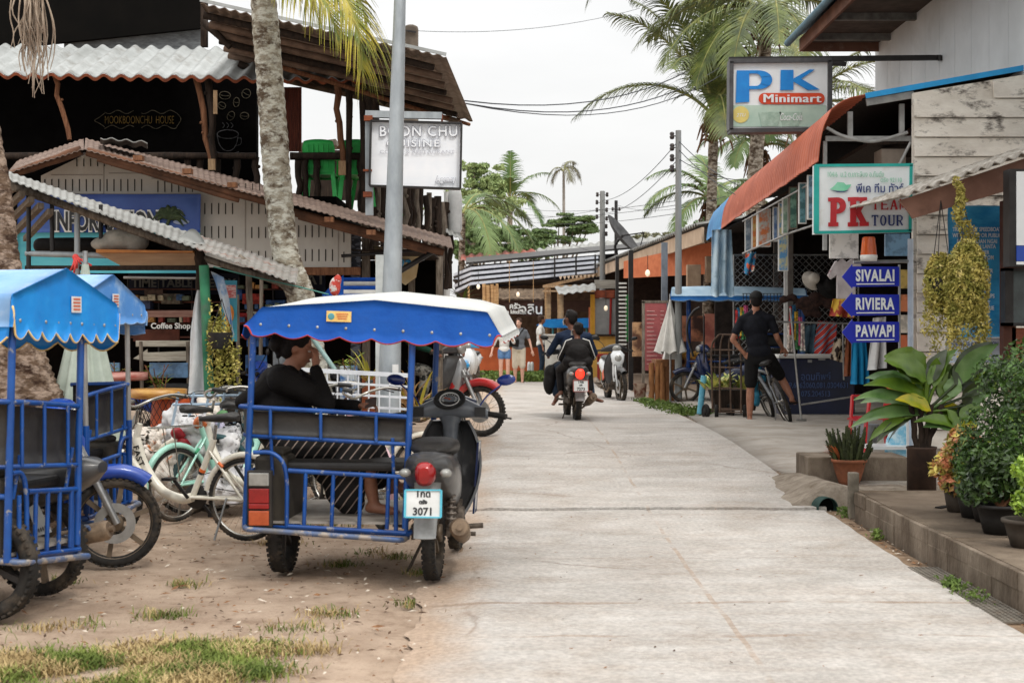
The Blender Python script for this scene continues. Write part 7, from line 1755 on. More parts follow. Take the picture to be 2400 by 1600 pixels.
b = MB(); b.lathe([(0,.04),(.083,.04)], cpp, 28, 'Y', M=R_); b.build('dark_inside', mat('pipe_dark', S(8,8,8), S(4,4,4), rough=1), pp)
b = MB(); b.sheet(lambda u, v: (lerp(2.05,3.9,u), 11.40+(0 if v < .03 else .03+1.7*v), gz(12)+(-.15 if v < .02 else (-.03+.16*math.exp(-((lerp(2.05,3.9,u)-2.58)/.26)**2)+.10*min(1,u*1.6))*(1-.35*v)+.02*mnoise.noise(Vector((u*12,v*6,1))))), 60, 34, .02); struct(b.build('rubble_mound', mat('earthy_concrete', S(150,140,127), S(116,105,93), rough=.95, sc=7, bump=.8, dirt=S(96,84,70), dirt_sc=5, dlo=.5, dhi=.7)))
box_g = mat('box_leaf', S(72,108,34), S(26,48,14), rough=.5, sc=16, lo=.4, hi=.62, dirt=S(150,168,64), dirt_sc=20, dlo=.6, dhi=.66)
box_l = mat('lime_leaf', S(150,178,56), S(104,140,44), rough=.45, sc=14)
crot = mat('croton_leaf', S(196,120,84), S(130,140,60), rough=.45, sc=11, lo=.42, hi=.58, dirt=S(206,190,90), dirt_sc=9, dlo=.56, dhi=.6)
def bush(lab, x, y, hgt, crown, n, size, m_, potspec, grp=TG, tilt=0):
 c = Vector((x, y, kz(y)+.004)); t_ = thing('potted_plant', lab, 'plant', c, group=grp)
 pot(t_, c, *potspec)
 b = MB();
 for (dx, dy, dz, rx, ry, rz_) in crown: leaf_cloud(b, c+Vector((dx,dy,dz)), (rx,ry,rz_), int(n*rx*rz_*40), size, hollow=.35)
 b.build('foliage', m_, t_)
 b = MB();
 for (dx, dy, dz, rx, ry, rz_) in crown[:5]: b.tube([c+Vector((0,0,potspec[2]-.03)), c+Vector((dx*.5,dy*.5,dz*.6+potspec[2]*.4)), c+Vector((dx,dy,dz))], [.014,.010,.005], 6)
 b.build('stem', brown_wood, t_)
X_ = lambda px, d_: (px-CX)/F*d_
bush('dense dark green box bush in a black pot, second from the right on the terrace', X_(2330,9.3), 9.3, 0, [(.02,0,.55,.26,.22,.26),(-.10,-.05,.42,.20,.18,.20),(.10,0,.82,.20,.18,.24),(.20,-.05,.60,.22,.2,.3),(.22,.05,1.0,.16,.16,.2),(-.17,-.1,.36,.12,.12,.12),(-.05,-.12,.27,.2,.12,.12),(.12,-.1,.28,.2,.12,.14),(.0,0,.95,.14,.14,.14)], 480, .038, box_g, (.12,.16,.20,potb))
bush('tall glossy green bush in a grey pot cut by the right edge', X_(2400,8.9), 8.9, 0, [(.05,0,.60,.24,.22,.28),(.05,0,.92,.20,.2,.24),(-.05,-.05,.45,.18,.18,.18),(-.05,-.12,.30,.22,.12,.12)], 480, .038, box_g, (.14,.19,.24,potg))
bush('lime green leafy shrub in front of the dark bushes at the right edge', X_(2412,8.2), 8.2, 0, [(-.02,-.05,.44,.10,.1,.10),(.05,-.05,.30,.12,.1,.14),(-.03,0,.25,.08,.1,.08)], 600, .045, box_l, (.10,.14,.16,potg))
bush('croton with red, orange and yellow leaves in a small dark pot', X_(2250,9.8), 9.8, 0, [(-.05,0,.34,.12,.12,.13),(.03,0,.46,.12,.12,.14),(-.13,-.05,.30,.09,.09,.09),(.0,-.05,.26,.13,.1,.1),(-.02,-.08,.20,.15,.08,.08)], 520, .06, crot, (.085,.11,.18,potg))
bush('small green shrub in a black bucket beside the croton', X_(2290,9.5), 9.5, 0, [(0,0,.34,.14,.14,.14),(-.06,-.04,.42,.12,.12,.12)], 500, .04, box_g, (.10,.135,.20,potb))
bush('low spreading dark shrub spilling over the pots in front of the box bush', X_(2345,8.75), 8.75, 0, [(-.12,0,.28,.17,.14,.12),(.05,0,.34,.2,.14,.14),(.2,0,.30,.18,.14,.14),(-.05,0,.42,.16,.12,.12)], 520, .05, mat('dark_shrub_leaf', S(66,92,34), S(22,40,16), rough=.45, sc=12, lo=.4, hi=.62), (.10,.14,.18,potb))
b = MB(); b.beam((2.98,9.95,kz(10)+.006), (3.42,10.35,kz(10)+.008), .05, .01); struct(b.build('slot', mat('slot_black', S(30,26,24), rough=1)))
b = MB()
for k in range(3): pass
gr = thing('drain_grate', 'perforated metal drain grate in the gutter by the kerb', 'grate', (2.54,8.0,0))
gm = mat('grate_metal', S(140,134,124), S(104,98,90), rough=.6, metal=.4, dirt=S(120,96,74), dirt_sc=5, dlo=.55, dhi=.75)
b = MB(); nx_, ny_ = 6, 40; y0_, y1_ = 7.1, 8.75; w0, w1 = 2.44, 2.615
for i in range(nx_+1): x = lerp(w0, w1, i/nx_); b.bb((x-.006,y0_,.004), (x+.006,y1_,.012))
for j in range(ny_+1): y = lerp(y0_, y1_, j/ny_); b.bb((w0,y-.006,.003), (w1,y+.006,.0125))
b.build('grid', gm, gr)
# things in front of the shop
ck = thing('cool_box', 'long navy blue cool chest with white lid and faint phone numbers', 'cool box', (3.6,21.2,gz(21)))
navy_c = mat('navy_chest', S(26,36,70), S(18,26,54), rough=.4, sc=3)
xa, xb = X_(1826,21), X_(2004,21)
b = MB(); b.bb((xa,21,.22), (xb,21.7,1.07)); b.build('body', navy_c, ck, bevel=.02)
b = MB(); b.bb((xa-.01,20.98,1.075), (xb-.22,21.72,1.13)); b.build('lid', white_board, ck, bevel=.01)
m_ = MB()
for tx, y_, sz in (('อุดมทิพย์', 883, .15), ('089.6062060,081.0304631', 903, .115), ('075.204513', 923, .115)): t = text_mb(tx, P(1912,y_,20.985), (1,0,0), (0,0,1), sz, off=.001, ext=.002, sx=.8); m_.add(t.v, t.f, False)
m_.build('lettering', mat('faded_blue_letter', S(84,104,150), rough=.6), ck)
b = MB(); b.box(P(1898,846,20.98), (.06,.03,.04)); b.box(P(1926,842,20.98), (.10,.03,.02)); b.build('latch', steel, ck)
def cloth(name, lab, cat, pts, d_, m_, grp=None, wob=.05, fr=10):
 (x0,y0),(x1,y1),(x2,y2),(x3,y3) = pts
 b = MB(); b.sheet(lambda u, v: lerp(lerp(P(x0,y0,d_), P(x1,y1,d_), u), lerp(P(x3,y3,d_), P(x2,y2,d_), u), v)+Vector((0, wob*sin(u*fr+v*1.5)*(.3+v), 0)), 22, 12, .008)
 return tag(b.build(name, m_), lab, cat, grp)
CG = 'clothes hung at the shop front'
tie = mat('tie_dye_stripe', S(200,80,70), S(60,90,150), rough=.85, sc=2.4, lo=.46, hi=.54, detail=1, stretch=(1,1,1), wave=None)
nt = tie.node_tree; wv = nt.nodes.new('ShaderNodeTexWave'); wv.wave_type = 'BANDS'; wv.bands_direction = 'DIAGONAL'; wv.inputs['Scale'].default_value = 3.4; wv.inputs['Distortion'].default_value = 1.2
tcx = nt.nodes.new('ShaderNodeTexCoord'); mpx = nt.nodes.new('ShaderNodeMapping'); mpx.inputs['Scale'].default_value = (1,0,-1); nt.links.new(tcx.outputs['Object'], mpx.inputs[0]); nt.links.new(mpx.outputs[0], wv.inputs['Vector'])
crx = nt.nodes.new('ShaderNodeValToRGB'); crx.color_ramp.interpolation = 'CONSTANT'
cols = [(0,S(190,66,60)),(.3,S(220,210,200)),(.42,S(60,84,140)),(.66,S(110,170,190)),(.8,S(170,60,56))]
crx.color_ramp.elements[0].color = (*cols[0][1],1); crx.color_ramp.elements[1].position = .3; crx.color_ramp.elements[1].color = (*cols[1][1],1)
for p_, c_ in cols[2:]: e = crx.color_ramp.elements.new(p_); e.color = (*c_,1)
nt.links.new(wv.outputs['Fac'], crx.inputs[0]); nt.links.new(crx.outputs[0], nt.nodes['Principled BSDF'].inputs['Base Color'])
cloth('sarong', 'diagonally striped red and blue sarong hanging over the cool chest', 'cloth', ((1918,752),(1962,755),(1955,830),(1905,828)), 20.2, tie, CG)
cloth('shirt', 'teal grey shirt hanging left of the striped sarong', 'shirt', ((1882,765),(1912,758),(1905,828),(1876,825)), 20.3, mat('teal_grey_cloth', S(90,116,130), S(60,84,100), rough=.85, sc=6), CG)
cloth('dress', 'long turquoise blue dress with white hem beneath the bottom arrow sign', 'dress', ((1996,800),(2030,800),(2036,900),(1996,900)), 16.0, mat('turquoise_dress', S(24,130,176), S(16,104,150), rough=.8, sc=5, stretch=(6,1,1)), CG, .04, 16)
cloth('shirt', 'white T-shirt hanging behind the bottom arrow sign', 'shirt', ((2046,745),(2076,742),(2074,862),(2036,868)), 15.8, mat('white_shirt_cloth', S(214,214,212), S(186,188,190), rough=.9, sc=4), CG)
cloth('towel', 'leopard print towel draped over the chest corner', 'towel', ((1955,795),(1985,792),(1976,850),(1948,842)), 20.1, mat('leopard_print', S(206,190,166), S(56,46,40), rough=.9, sc=12, lo=.45, hi=.5, detail=1), CG)
cloth('towel', 'brown leather-coloured cloth beside the leopard towel', 'towel', ((1982,790),(1996,790),(1992,880),(1980,882)), 19.9, mat('tan_cloth', S(150,84,50), S(100,56,38), rough=.7, sc=6), CG)
tsh = mat('printed_tee', S(196,190,190), S(160,152,154), rough=.9, sc=5, dirt=S(130,90,96), dirt_sc=9, dlo=.6, dhi=.66)
b = MB(); dT = 15.5
b.prism([P(x, y, dT) for x, y in ((1958,612),(1975,606),(1985,614),(1997,606),(2016,614),(2030,650),(2010,660),(2006,640),(2006,700),(1962,700),(1962,645),(1948,655),(1940,645))], (0,.05,0)); ts = tag(b.build('shirt', tsh, bevel=.01), 'printed grey T-shirt on a hanger left of the top arrow sign', 'shirt', CG)
b = MB(); b.tube(crv([P(1962,612,dT-.02), P(1985,594,dT-.02), P(2010,612,dT-.02)]), .008, 5); b.tube([P(1985,596,dT), P(1983,552,dT)], .006, 5); b.build('hanger', dark_metal, ts)
cloth('cloth_bundle', 'yellow and red patterned cloth hanging under the grey T-shirt', 'cloth', ((1952,700),(2005,698),(1998,745),(1946,740)), 16.2, mat('yellow_red_cloth', S(206,170,70), S(150,60,50), rough=.85, sc=8, lo=.46, hi=.54, detail=2), CG)
for (x, y, r, lab, m_) in ((1902,658,.15,'cream straw hat hanging on the chain-link fence, left of the pair',mat('cream_hat', S(206,200,190), S(170,162,150), rough=.85)),(1940,672,.19,'black sun hat hanging right of the cream hat',bagm)):
 b = MB(); M_ = Matrix.Rotation(RAD(62), 3, 'X') @ Matrix.Rotation(RAD(20), 3, 'Y'); b.lathe([(r,0),(r*.98,.012),(r*.55,.03),(r*.5,.10),(r*.38,.13),(0,.135)], P(x,y,19.9), 26, M=M_); tag(b.build('sun_hat', m_), lab, 'hat', 'hats at the shop')
tag(blob([('e', P(1905+random.gauss(0,22), 712+random.gauss(0,14), 20.1), (.07,.06,.06)) for k in range(22)], .03, 'scarves', mat('dark_scarf', S(36,28,28), S(70,50,44), rough=.9, sc=16, bump=.6), smooth=1), 'pile of dark scarves hanging below the two hats', 'cloth')
cols_ = [S(200,60,60),S(60,120,160),S(220,180,70),S(80,140,90),S(190,90,130),S(230,220,210)]
for k in range(12):
 x = (1728+k*5 if k < 5 else 1850+(k-5)*5); y = 745+random.uniform(-8,8) if k < 5 else 740+random.uniform(-10,40)
 m_ = mat('small_goods_'+'abcdef'[k % 6], cols_[k % 6], tuple(q*.5 for q in cols_[k % 6]), rough=.8, sc=20, lo=.46, hi=.54, detail=1)
 cloth('small_cloth', 'narrow coloured cloth strip on the chain-link fence, %s' % ('left bunch' if k < 5 else 'right bunch'), 'cloth', ((x-5,y-22),(x+5,y-22),(x+6,y+45),(x-6,y+45)), 20.28-.01*k, m_, 'coloured cloth strips on the fence '+('left' if k < 5 else 'right'), .02)
for (x0,y0,x1,y1,c_,lab) in ((2075,548,2130,600,S(120,160,190),'blue card'),(2108,632,2126,676,S(200,170,90),'gold PK card'),(2108,690,2126,730,S(214,130,84),'upper orange card'),(2108,738,2126,780,S(224,214,196),'cream card'),(2108,785,2126,830,S(206,110,70),'lower orange card'),(1945,540,2010,606,S(220,218,212),'white notice board')):
 b = MB(); b.bb(P(x0,y0,14.2), P(x1,y1,14.24)); tag(b.build('notice_card', mat('card_'+lab.replace(' ','_'), c_, tuple(q*.6 for q in c_), rough=.5, sc=9, lo=.4, hi=.5), bevel=.002), lab+' behind the arrow signs', 'card', 'cards beside the arrow sign post')
def easel(lab, pts, r=.014):
 b = MB()
 for a, c_, d_ in pts: b.tube([P(a[0],a[1],d_), P(c_[0],c_[1],d_)], r, 6)
 return tag(b.build('display_stand', steel), lab, 'stand')
easel('thin steel clothes rail standing right of the man with the bicycle', [((1852,722),(1878,983),18.9),((1878,948),(2018,926),18.9),((1866,984),(1890,984),18.9),((1750,752),(1990,758),20.0),((1975,760),(1978,890),20.0)])
rc = Q(2052,14.6); plastic_chair('plastic_chair', (rc.x, rc.y, rc.z+.02), RAD(100), mat('red_plastic', S(196,24,32), S(170,18,26), rough=.35), 'red plastic chair behind the broad-leaved plant', 'chairs at the shop')
b = MB(); b.bb((X_(2032,13.6),13.5,gz(13.5)+.24), (X_(2130,13.6),13.9,gz(13.5)+.27)); b.bb((X_(2032,13.6),13.5,gz(13.5)+.04), (X_(2130,13.6),13.9,gz(13.5)+.08)); b.tube([(X_(2127,13.5),13.5,gz(13.5)), (X_(2127,13.5),13.5,gz(13.5)+.62)], .012, 6); tag(b.build('low_shelf', mat('white_laminate', S(222,226,228), rough=.3)), 'low white two-tier shelf beside the metal drum', 'shelf')
b = MB(); b.prism([P(2072,1078,13.7), P(2128,1095,13.7), P(2128,985,13.7), P(2098,990,13.7), P(2078,1030,13.7)], (0,.02,0)); tag(b.build('poster_board', mat('sea_poster', S(120,190,220), S(200,226,236), rough=.4, sc=5, lo=.45, hi=.55)), 'pale blue seaside poster leaning behind the drum', 'poster')
b = MB(); b.lathe([(0,0),(.09,0),(.12,.20),(.13,.30)], Q(2032,15.4), 18); tag(b.build('bucket', mat('grey_bucket', S(150,156,160), S(120,124,128), rough=.5)), 'grey bucket beside the red chair', 'bucket')
for i, (x, dd_) in enumerate(((1690,20.6),(1712,20.3))):
 t_ = thing('hand_truck', ['rusty two-wheeled hand truck, left of the pair by the planter','rusty two-wheeled hand truck, right of the pair by the planter'][i], 'hand truck', Q(x,dd_), RAD(20-30*i), group='hand trucks')
 rm = mat('rusty_frame', S(120,100,86), S(80,66,58), rough=.7, metal=.3)
 b = MB()
 for sx in (-1,1): b.tube(crv([(sx*.15,-.02,.10),(sx*.15,0,.6),(sx*.14,.02,1.05),(sx*.10,-.12,1.22)]), .014, 8)
 for z_ in (.15,.45,.75,1.0): b.tube([(-.15,0,z_),(.15,0,z_)], .010, 6)
 b.tube([(-.10,-.12,1.22),(.10,-.12,1.22)], .014, 8); b.box((0,-.12,.03), (.32,.22,.012)); b.tube([(-.2,.09,.11),(.2,.09,.11)], .010, 6)
 b.build('frame', rm, t_, world=False)
 for sx in (-1,1): b = MB(); b.torus((sx*.2,.09,.11), .085, .026, n=22, m=8); b.lathe([(0,-.02),(.06,-.02),(.06,.02),(0,.02)], (sx*.2,.09,.11), 14, 'X'); b.build('wheel', black_rubber, t_, world=False)
pl_ = thing('planter', 'dark trough planter with yellow-green variegated plants by the hand trucks', 'planter', Q(1728,20.9))
b = MB(); b.prism([P(1668,915,20.8), P(1782,915,20.8), P(1770,962,20.8), P(1680,962,20.8)], (0,.4,0)); b.build('trough', dark_wood, pl_)
b = MB()
for (x0, n_, sp) in ((1672,16,.22),(1700,26,.30),(1745,20,.26)):
 for k in range(n_):
  a = random.random()*6.28; p = P(x0,912,20.9)+Vector((random.gauss(0,.05),random.gauss(0,.05),0)); leaf_blade(b, p, (cos(a)*.8, sin(a)*.8, random.uniform(.5,1.8)), random.uniform(.18,.36), .075, droop=.7, seg=5, fold=.2)
b.build('leaves', mat('variegated_leaf', S(214,206,120), S(110,140,60), rough=.45, sc=6, lo=.42, hi=.6), pl_)
b = MB(); b.tube([P(1640,970,21.0), P(1650,880,21.0)], .045, 12); tag(b.build('plastic_pipe', mat('cyan_pvc', S(110,184,208), S(84,160,190), rough=.5)), 'short pale blue plastic pipe standing tilted in the weeds', 'pipe')
tag(blob([('e', P(1775+random.gauss(0,4), 905+random.gauss(0,20), 20.5), (.05,.05,.07)) for k in range(9)], .02, 'plastic_bag', mat('teal_bag', S(30,130,160), S(20,100,130), rough=.4, sc=9, bump=.5)), 'teal plastic bag hanging behind the bicycle', 'bag')
for (x, y) in ((1470,945),(1480,958)): pass
bt = thing('fruit_stall', 'rough timber stall table with round posts beside the right hand tricycle', 'table', Q(1555,25.6))
d_ = 25.6; b = MB()
for (x, r) in ((1527,.05),(1541,.05),(1552,.06)): log(b, Q(x,d_), P(x,850,d_), r, tp=1)
b.build('round_posts', mat('warm_log', S(176,124,80), S(130,88,58), rough=.8, sc=4, stretch=(4,4,1)), bt)
b = MB(); b.bb(P(1558,852,d_), (P(1580,0,d_).x, d_+.1, .2)); b.build('square_post', mat('warm_plank', S(160,112,76), S(120,82,56), rough=.8, sc=4, stretch=(4,4,1)), bt)
b = MB(); b.bb(P(1538,843,d_-.05), P(1592,856,d_+.8)); b.bb(P(1592,840,d_-.05), P(1650,850,d_+.8)); b.build('table_top', mat('warm_plank', S(160,112,76)), bt)
ban_m = mat('banana', S(214,170,70), S(180,130,50), rough=.5, sc=12)
bn = MB()
for k in range(34):
 p = P(random.uniform(1582,1636), random.uniform(828,842), d_+random.uniform(0,.3)); a = random.uniform(-.6,.6)
 bn.tube(crv([p+Vector((-.09,0,.03)), p+Vector((0,0,-.01)), p+Vector((.09,0,.035))], 3), [.012,.02,.023,.023,.022,.018,.01], 6)
tag(bn.build('bananas', ban_m), 'heap of small yellow bananas on the timber stall', 'bananas')
b = MB(); b.prism([P(1556,842,d_-.08), P(1588,842,d_-.08), P(1584,820,d_-.08), P(1562,818,d_-.08)], (0,.3,0)); tag(b.build('white_box', white_board, bevel=.01), 'white polystyrene box beside the bananas', 'box')
wp = thing('parasol', 'folded white parasol standing beside the fruit stall', 'parasol', Q(1570,25.3))
c0 = Q(1571,25.3); zt_ = P(0,702,25.3).z; zb2 = P(0,826,25.3).z
b = MB(); vs = []; n_ = 48
for i in range(13):
 t = i/12; z_ = lerp(zt_, zb2, t); r = .02+.23*t**1.1
 for j in range(n_):
  a = 2*pi*j/n_; rr = r*(1+.25*sin(a*8)*min(1, t*2)); vs.append((c0.x+rr*cos(a), c0.y+rr*sin(a), z_+(.03*sin(8*a) if i == 12 else 0)))
b.add(vs, [(i*n_+j, i*n_+(j+1) % n_, (i+1)*n_+(j+1) % n_, (i+1)*n_+j) for i in range(12) for j in range(n_)], True); b.build('canopy', mat('white_parasol_cloth', S(216,214,208), S(186,184,178), rough=.85, sc=4), wp)
b = MB(); b.tube([c0, (c0.x,c0.y,zt_+.1)], .02, 8); b.build('pole', steel, wp)
g = G(1750, 950)
g = Q(1597,24.9)
tr = thing('sidecar_tricycle', 'blue sidecar tricycle with pale blue canopy facing left beside the fruit stall', 'tricycle', (g.x+1.30, g.y+.1, g.z), RAD(90-8), group='motor tricycles')
scooter(tr, I4, navy_plas, navy_plas, wheel='cast', dash=False, mirrors=(0,0), steer=RAD(10))
TT = Matrix.Translation((.0,-.85,0)) @ Matrix.Diagonal((-1,1.75,1.23,1))
blm = mat('pale_canopy_top', S(186,210,226), S(160,190,212), rough=.6)
sidecar(tr, -1.05, -.18, [(-1.12,1.55),(-1.02,1.60),(-.55,1.66),(-.15,1.62),(.12,1.54)], canopy_top=blm, canopy_side=mat('mid_blue_canopy', S(50,120,190), S(34,96,166), rough=.6), trim_m=blm, low=(1.53,1.50), dz=0, ridge_up=.04, scal=6, amp=.02, sticker=1.60, lamp=False, T=TT, wheel=False, side_top=False, bz=(1.0,.8))
b = MB();
for k in range(12): b.tube([P(1742+8*k,688,23.6), P(1742+8*k,708,23.6)], .008, 4)
for y_ in (688,698,708): b.tube([P(1740,y_,23.6), P(1832,y_,23.6)], .008, 4)
tag(b.build('wire_rack', dark_metal), 'black wire rack lying at the edge of the pale blue canopy', 'rack')
b = MB(); b.tube(crv([P(1625,835,23.9), P(1612,790,23.9), P(1612,755,23.9), P(1625,730,23.9), P(1640,720,23.9)]), .02, 6); b.tube([P(1650,740,23.9), P(1650,850,23.9)], .015, 6); tag(b.build('roll_bar', dark_metal), 'bent black steel bar beside the right hand tricycle', 'bar')
mb_ = thing('menu_board', 'pink menu board with pale price lines standing behind the black and white scooter', 'board', Q(1530,27.6))
d_ = 27.6; b = MB(); b.bb(P(1510,710,d_), P(1562,868,d_+.03)); b.build('panel', mat('pink_menu', S(168,88,88), S(152,76,78), rough=.5), mb_)
b = MB(); b.bb(P(1505,706,d_-.01), P(1511,940,d_+.05)); b.bb(P(1505,704,d_-.01), P(1565,710,d_+.05)); b.build('frame', grey_wood, mb_)
b = MB()
for k in range(14):
 y_ = 728+k*9.5; b.bb(P(1516,y_,d_-.012), P(1516+random.uniform(14,26),y_+2,d_-.006)); b.bb(P(1548,y_,d_-.012), P(1556,y_+2,d_-.006))
b.build('price_lines', mat('menu_line', S(210,160,156), rough=.6), mb_)
b = MB(); b.lathe([(0,0),(.10,0),(.125,.28),(.13,.30),(.12,.30)], Q(1500,26.6), 20); tag(b.build('bucket', mat('rusty_bucket', S(140,92,76), S(200,180,160), rough=.8, sc=7, lo=.45, hi=.55)), 'rusty paint bucket between the scooter and the timber stall', 'bucket')
# the row of shops beyond, right side of the road
r2 = thing('shop_row', 'low open-fronted shop with beige fascia board beyond the blue awning', 'shop', (4.5,32,.2))
A_, B_ = Vector((3.65,27.2,3.32)), Vector((2.62,44,3.32))
fa = mat('beige_fascia', S(206,184,160), S(184,160,136), rough=.7, sc=3)
b = MB(); b.beam(A_, B_, .05, .30); b.build('fascia', fa, r2)
b = MB(); n_ = Vector((1,.06,.0)); corr(b, A_+Vector((-.1,0,.20)), B_+Vector((-.1,0,.20)), A_+Vector((4.5,1,.95)), B_+Vector((4.5,1,.95)), wl=.25, amp=.03, nv=3, th=.02); b.build('roof', roof_grey, r2)
b = MB(); b.prism([A_+Vector((1.6,-.6,-.05)), A_+Vector((6,-.6,-.05)), A_+Vector((6,-.6,-3.3)), A_+Vector((1.6,-.6,-3.3))], (0,.05,0));
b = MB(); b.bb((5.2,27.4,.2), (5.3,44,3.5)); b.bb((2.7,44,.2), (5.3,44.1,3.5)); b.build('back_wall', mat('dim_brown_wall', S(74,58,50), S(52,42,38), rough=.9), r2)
b = MB(); b.prism([P(1462,612,33), P(1700,560,30), P(1700,640,30), P(1462,652,33)], (0,.05,0)); b.build('orange_wall', mat('orange_wall', S(214,130,92), S(196,112,78), rough=.8), r2)
b = MB(); b.prism([P(1380,720,38), P(1440,716,38), P(1440,900,38), P(1380,900,38)], (0,.05,0)); b.build('orange_wall', mat('orange_wall', S(214,130,92), S(196,112,78), rough=.8), r2)
for (x, d_, m_, w_) in ((1479,31.0,dark_metal,11),(1558,28.3,mat('blue_grey_post', S(120,128,138), S(98,106,116), rough=.6),14),(1447,33.5,dark_metal,8)):
 b = MB(); a = P(x-w_/2,0,d_); c = P(x+w_/2,0,d_); b.bb((a.x,d_,.2), (c.x,d_+.12,3.25)); b.build('post', m_, r2)
b = MB()
for k in range(17): y_ = 662+k*9.5; b.bb(P(1451,y_,33.2), P(1468,y_+4,33.3))
b.build('louvre_rack', white_board, r2)
b = MB(); b.bb(P(1467,690,33.3), P(1474,800,33.4)); b.build('green_panel', mat('green_panel', S(30,140,60), rough=.5), r2)
for (x0,y0,x1,y1,c_,c2_,nm) in ((1482,755,1508,835,S(190,150,110),S(90,60,44),'food picture'),(1592,740,1650,800,S(170,110,80),S(60,36,28),'large dark food picture'),(1652,735,1720,815,S(200,130,110),S(160,90,80),'salmon wall panel')):
 b = MB(); b.bb(P(x0,y0,29.0), P(x1,y1,29.04)); tag(b.build('food_poster', mat('food_print_'+nm.split()[0], c_, c2_, rough=.4, sc=3, lo=.42, hi=.58)), nm+' in the shop beyond the awning', 'poster', 'food posters')
for (x0,x1,y0,y1) in ((1611,1640,620,672),(1655,1668,600,662)):
 b = MB(); b.bb(P(x0,y0,28.6), P(x1,y1,28.8)); mbx = tag(b.build('meter_box', mat('beige_box', S(190,164,138), S(166,140,116), rough=.7), bevel=.01), 'beige electric meter box on the wall, '+('left one' if x0 < 1650 else 'right one'), 'box', 'meter boxes')
for (x, y, d_) in ((1518,640,29),(1420,722,36),(1121,672,40),(1214,690,40)):
 t_ = thing('bulb', 'hanging light bulb '+{1518:'under the beige fascia',1420:'in the yellow kiosk',1121:'at the left end of the louvred roof',1214:'beside the kitchen sign'}[x], 'lamp', P(x,y,d_), group='hanging bulbs')
 b = MB(); b.ell(P(x,y,d_), (.05,.05,.07), 10, 8); b.build('glass', mat('lit_bulb', S(255,240,214), rough=.3, emit=S(255,236,206), estr=.5), t_); b = MB(); b.tube([P(x,y-8,d_), P(x,y-42,d_)], .008, 4); b.build('cord', dark_metal, t_)
yk = thing('kiosk', 'small yellow-fronted kiosk with grey serving window at the bend', 'kiosk', (2.3,36.5,.2))
d_ = 36.5; yel = mat('yellow_paint', S(222,178,96), S(206,160,82), rough=.7)
b = MB(); b.bb(P(1388,786,d_), P(1446,895,d_+.1)); b.build('counter_front', yel, yk)
b = MB(); b.bb(P(1384,690,d_), P(1394,786,d_+.08)); b.build('corner_post', mat('ochre', S(214,160,60), rough=.7), yk)
b = MB(); b.bb(P(1395,700,d_+.05), P(1442,783,d_+.12)); b.build('window', mat('grey_pane', S(150,152,152), S(136,138,138), rough=.3), yk)
b = MB(); b.bb(P(1380,783,d_-.1), P(1446,788,d_+.2)); b.build('counter_top', dark_wood, yk)
b = MB(); b.bb(P(1394,680,d_-.02), P(1440,698,d_+.05)); b.build('red_board', mat('red_brown_board', S(150,80,56), S(110,56,40), rough=.7), yk)
b = MB(); corr(b, P(1310,690,35.5), P(1396,680,35.5), P(1300,672,37.5), P(1396,664,37.5), wl=.2, amp=.02); b.build('roof', roof_grey, yk)
b = MB(); b.bb(P(1394,656,37), P(1446,676,37.1)); b.build('upper_panel', mat('silver_sheet', S(176,172,162), S(140,136,128), rough=.5, sc=3, stretch=(1,1,8)), yk)
b = MB(); b.tube([P(1432,700,d_-.05), P(1430,785,d_-.05)], .03, 8); b.build('red_pole', mat('red_pole', S(150,40,36), rough=.6), yk)
tb = thing('table', 'red-legged table in front of the yellow kiosk', 'table', Q(1410,35.4))
b = MB(); b.bb(P(1396,829,35.3), P(1428,834,35.9)); b.build('top', mat('red_paint', S(150,34,30), rough=.5), tb)
for x in (1403,1424): b = MB(); b.bb(P(x-3,834,35.4), (P(x+3,0,35.4).x,35.5,.2)); b.build('leg', mat('red_paint', S(150,34,30)), tb)
b = MB(); b.bb(P(1278,786,36), P(1330,895,36.3)); b.bb(P(1274,783,35.95), P(1334,787,36.4)); tag(b.build('counter', mat('dirty_white_counter', S(206,204,198), S(176,172,164), rough=.7, sc=3), bevel=.01), 'dirty white counter block right of the bamboo post', 'counter')
wtr = thing('parked_canopy_cart', 'tricycle with bright blue canopy beyond the two riders', 'tricycle', Q(1330,39))
b = MB(); b.prism([P(1258,762,39), P(1280,748,39), P(1382,745,39), P(1388,768,39), P(1290,768,39)], (0,1.2,0)); b.build('canopy', c_azure, wtr)
for x in (1296,1375): b = MB(); b.tube([P(x,768,39.1), Q(x,39.1)], .03, 6); b.build('post', mat('teal_post', S(60,140,150), rough=.5), wtr)
b = MB(); b.bb(P(1290,830,39.2), P(1380,870,40)); b.build('body', c_blue_cloth, wtr)
# louvred restaurant at the bend
re = thing('restaurant', 'low bamboo restaurant with white slatted roof screen and orange half wall', 'restaurant', (0,44,.2))
lw = mat('louvre_white', S(206,212,222), S(186,192,204), rough=.6)
L0 = [(1066,672,700),(1105,640,690)]
for k in range(4):
 b = MB(); y0, y1 = 629+k*11.8, 603+k*10.8
 b.beam(P(1105,y0,42), P(1402,y1,43.5), .03, .082); b.beam(P(1105,y0,42), P(1064,y0+15+k*1.5,43.6), .03, .082); b.build('slat', lw, re)
for x in (1108,1200,1300,1395,1075,1160,1250,1350):
 b = MB(); t = (x-1108)/292; yt = 628-24*t; b.beam(P(x,yt-8,42.8), P(x,yt+42,42.8), .05, .05, up=(1,0,0)); b.build('slat_post', dark_metal, re)
b = MB(); b.prism([P(1092,620,43), P(1552,577,44.5), P(1552,568,47), P(1092,608,46)], (0,0,.06)); b.prism([P(1064,655,44), P(1110,618,42.6), P(1110,612,42.6), P(1062,648,44)], (0,.05,0)); b.build('roof_edge', dark_metal, re)
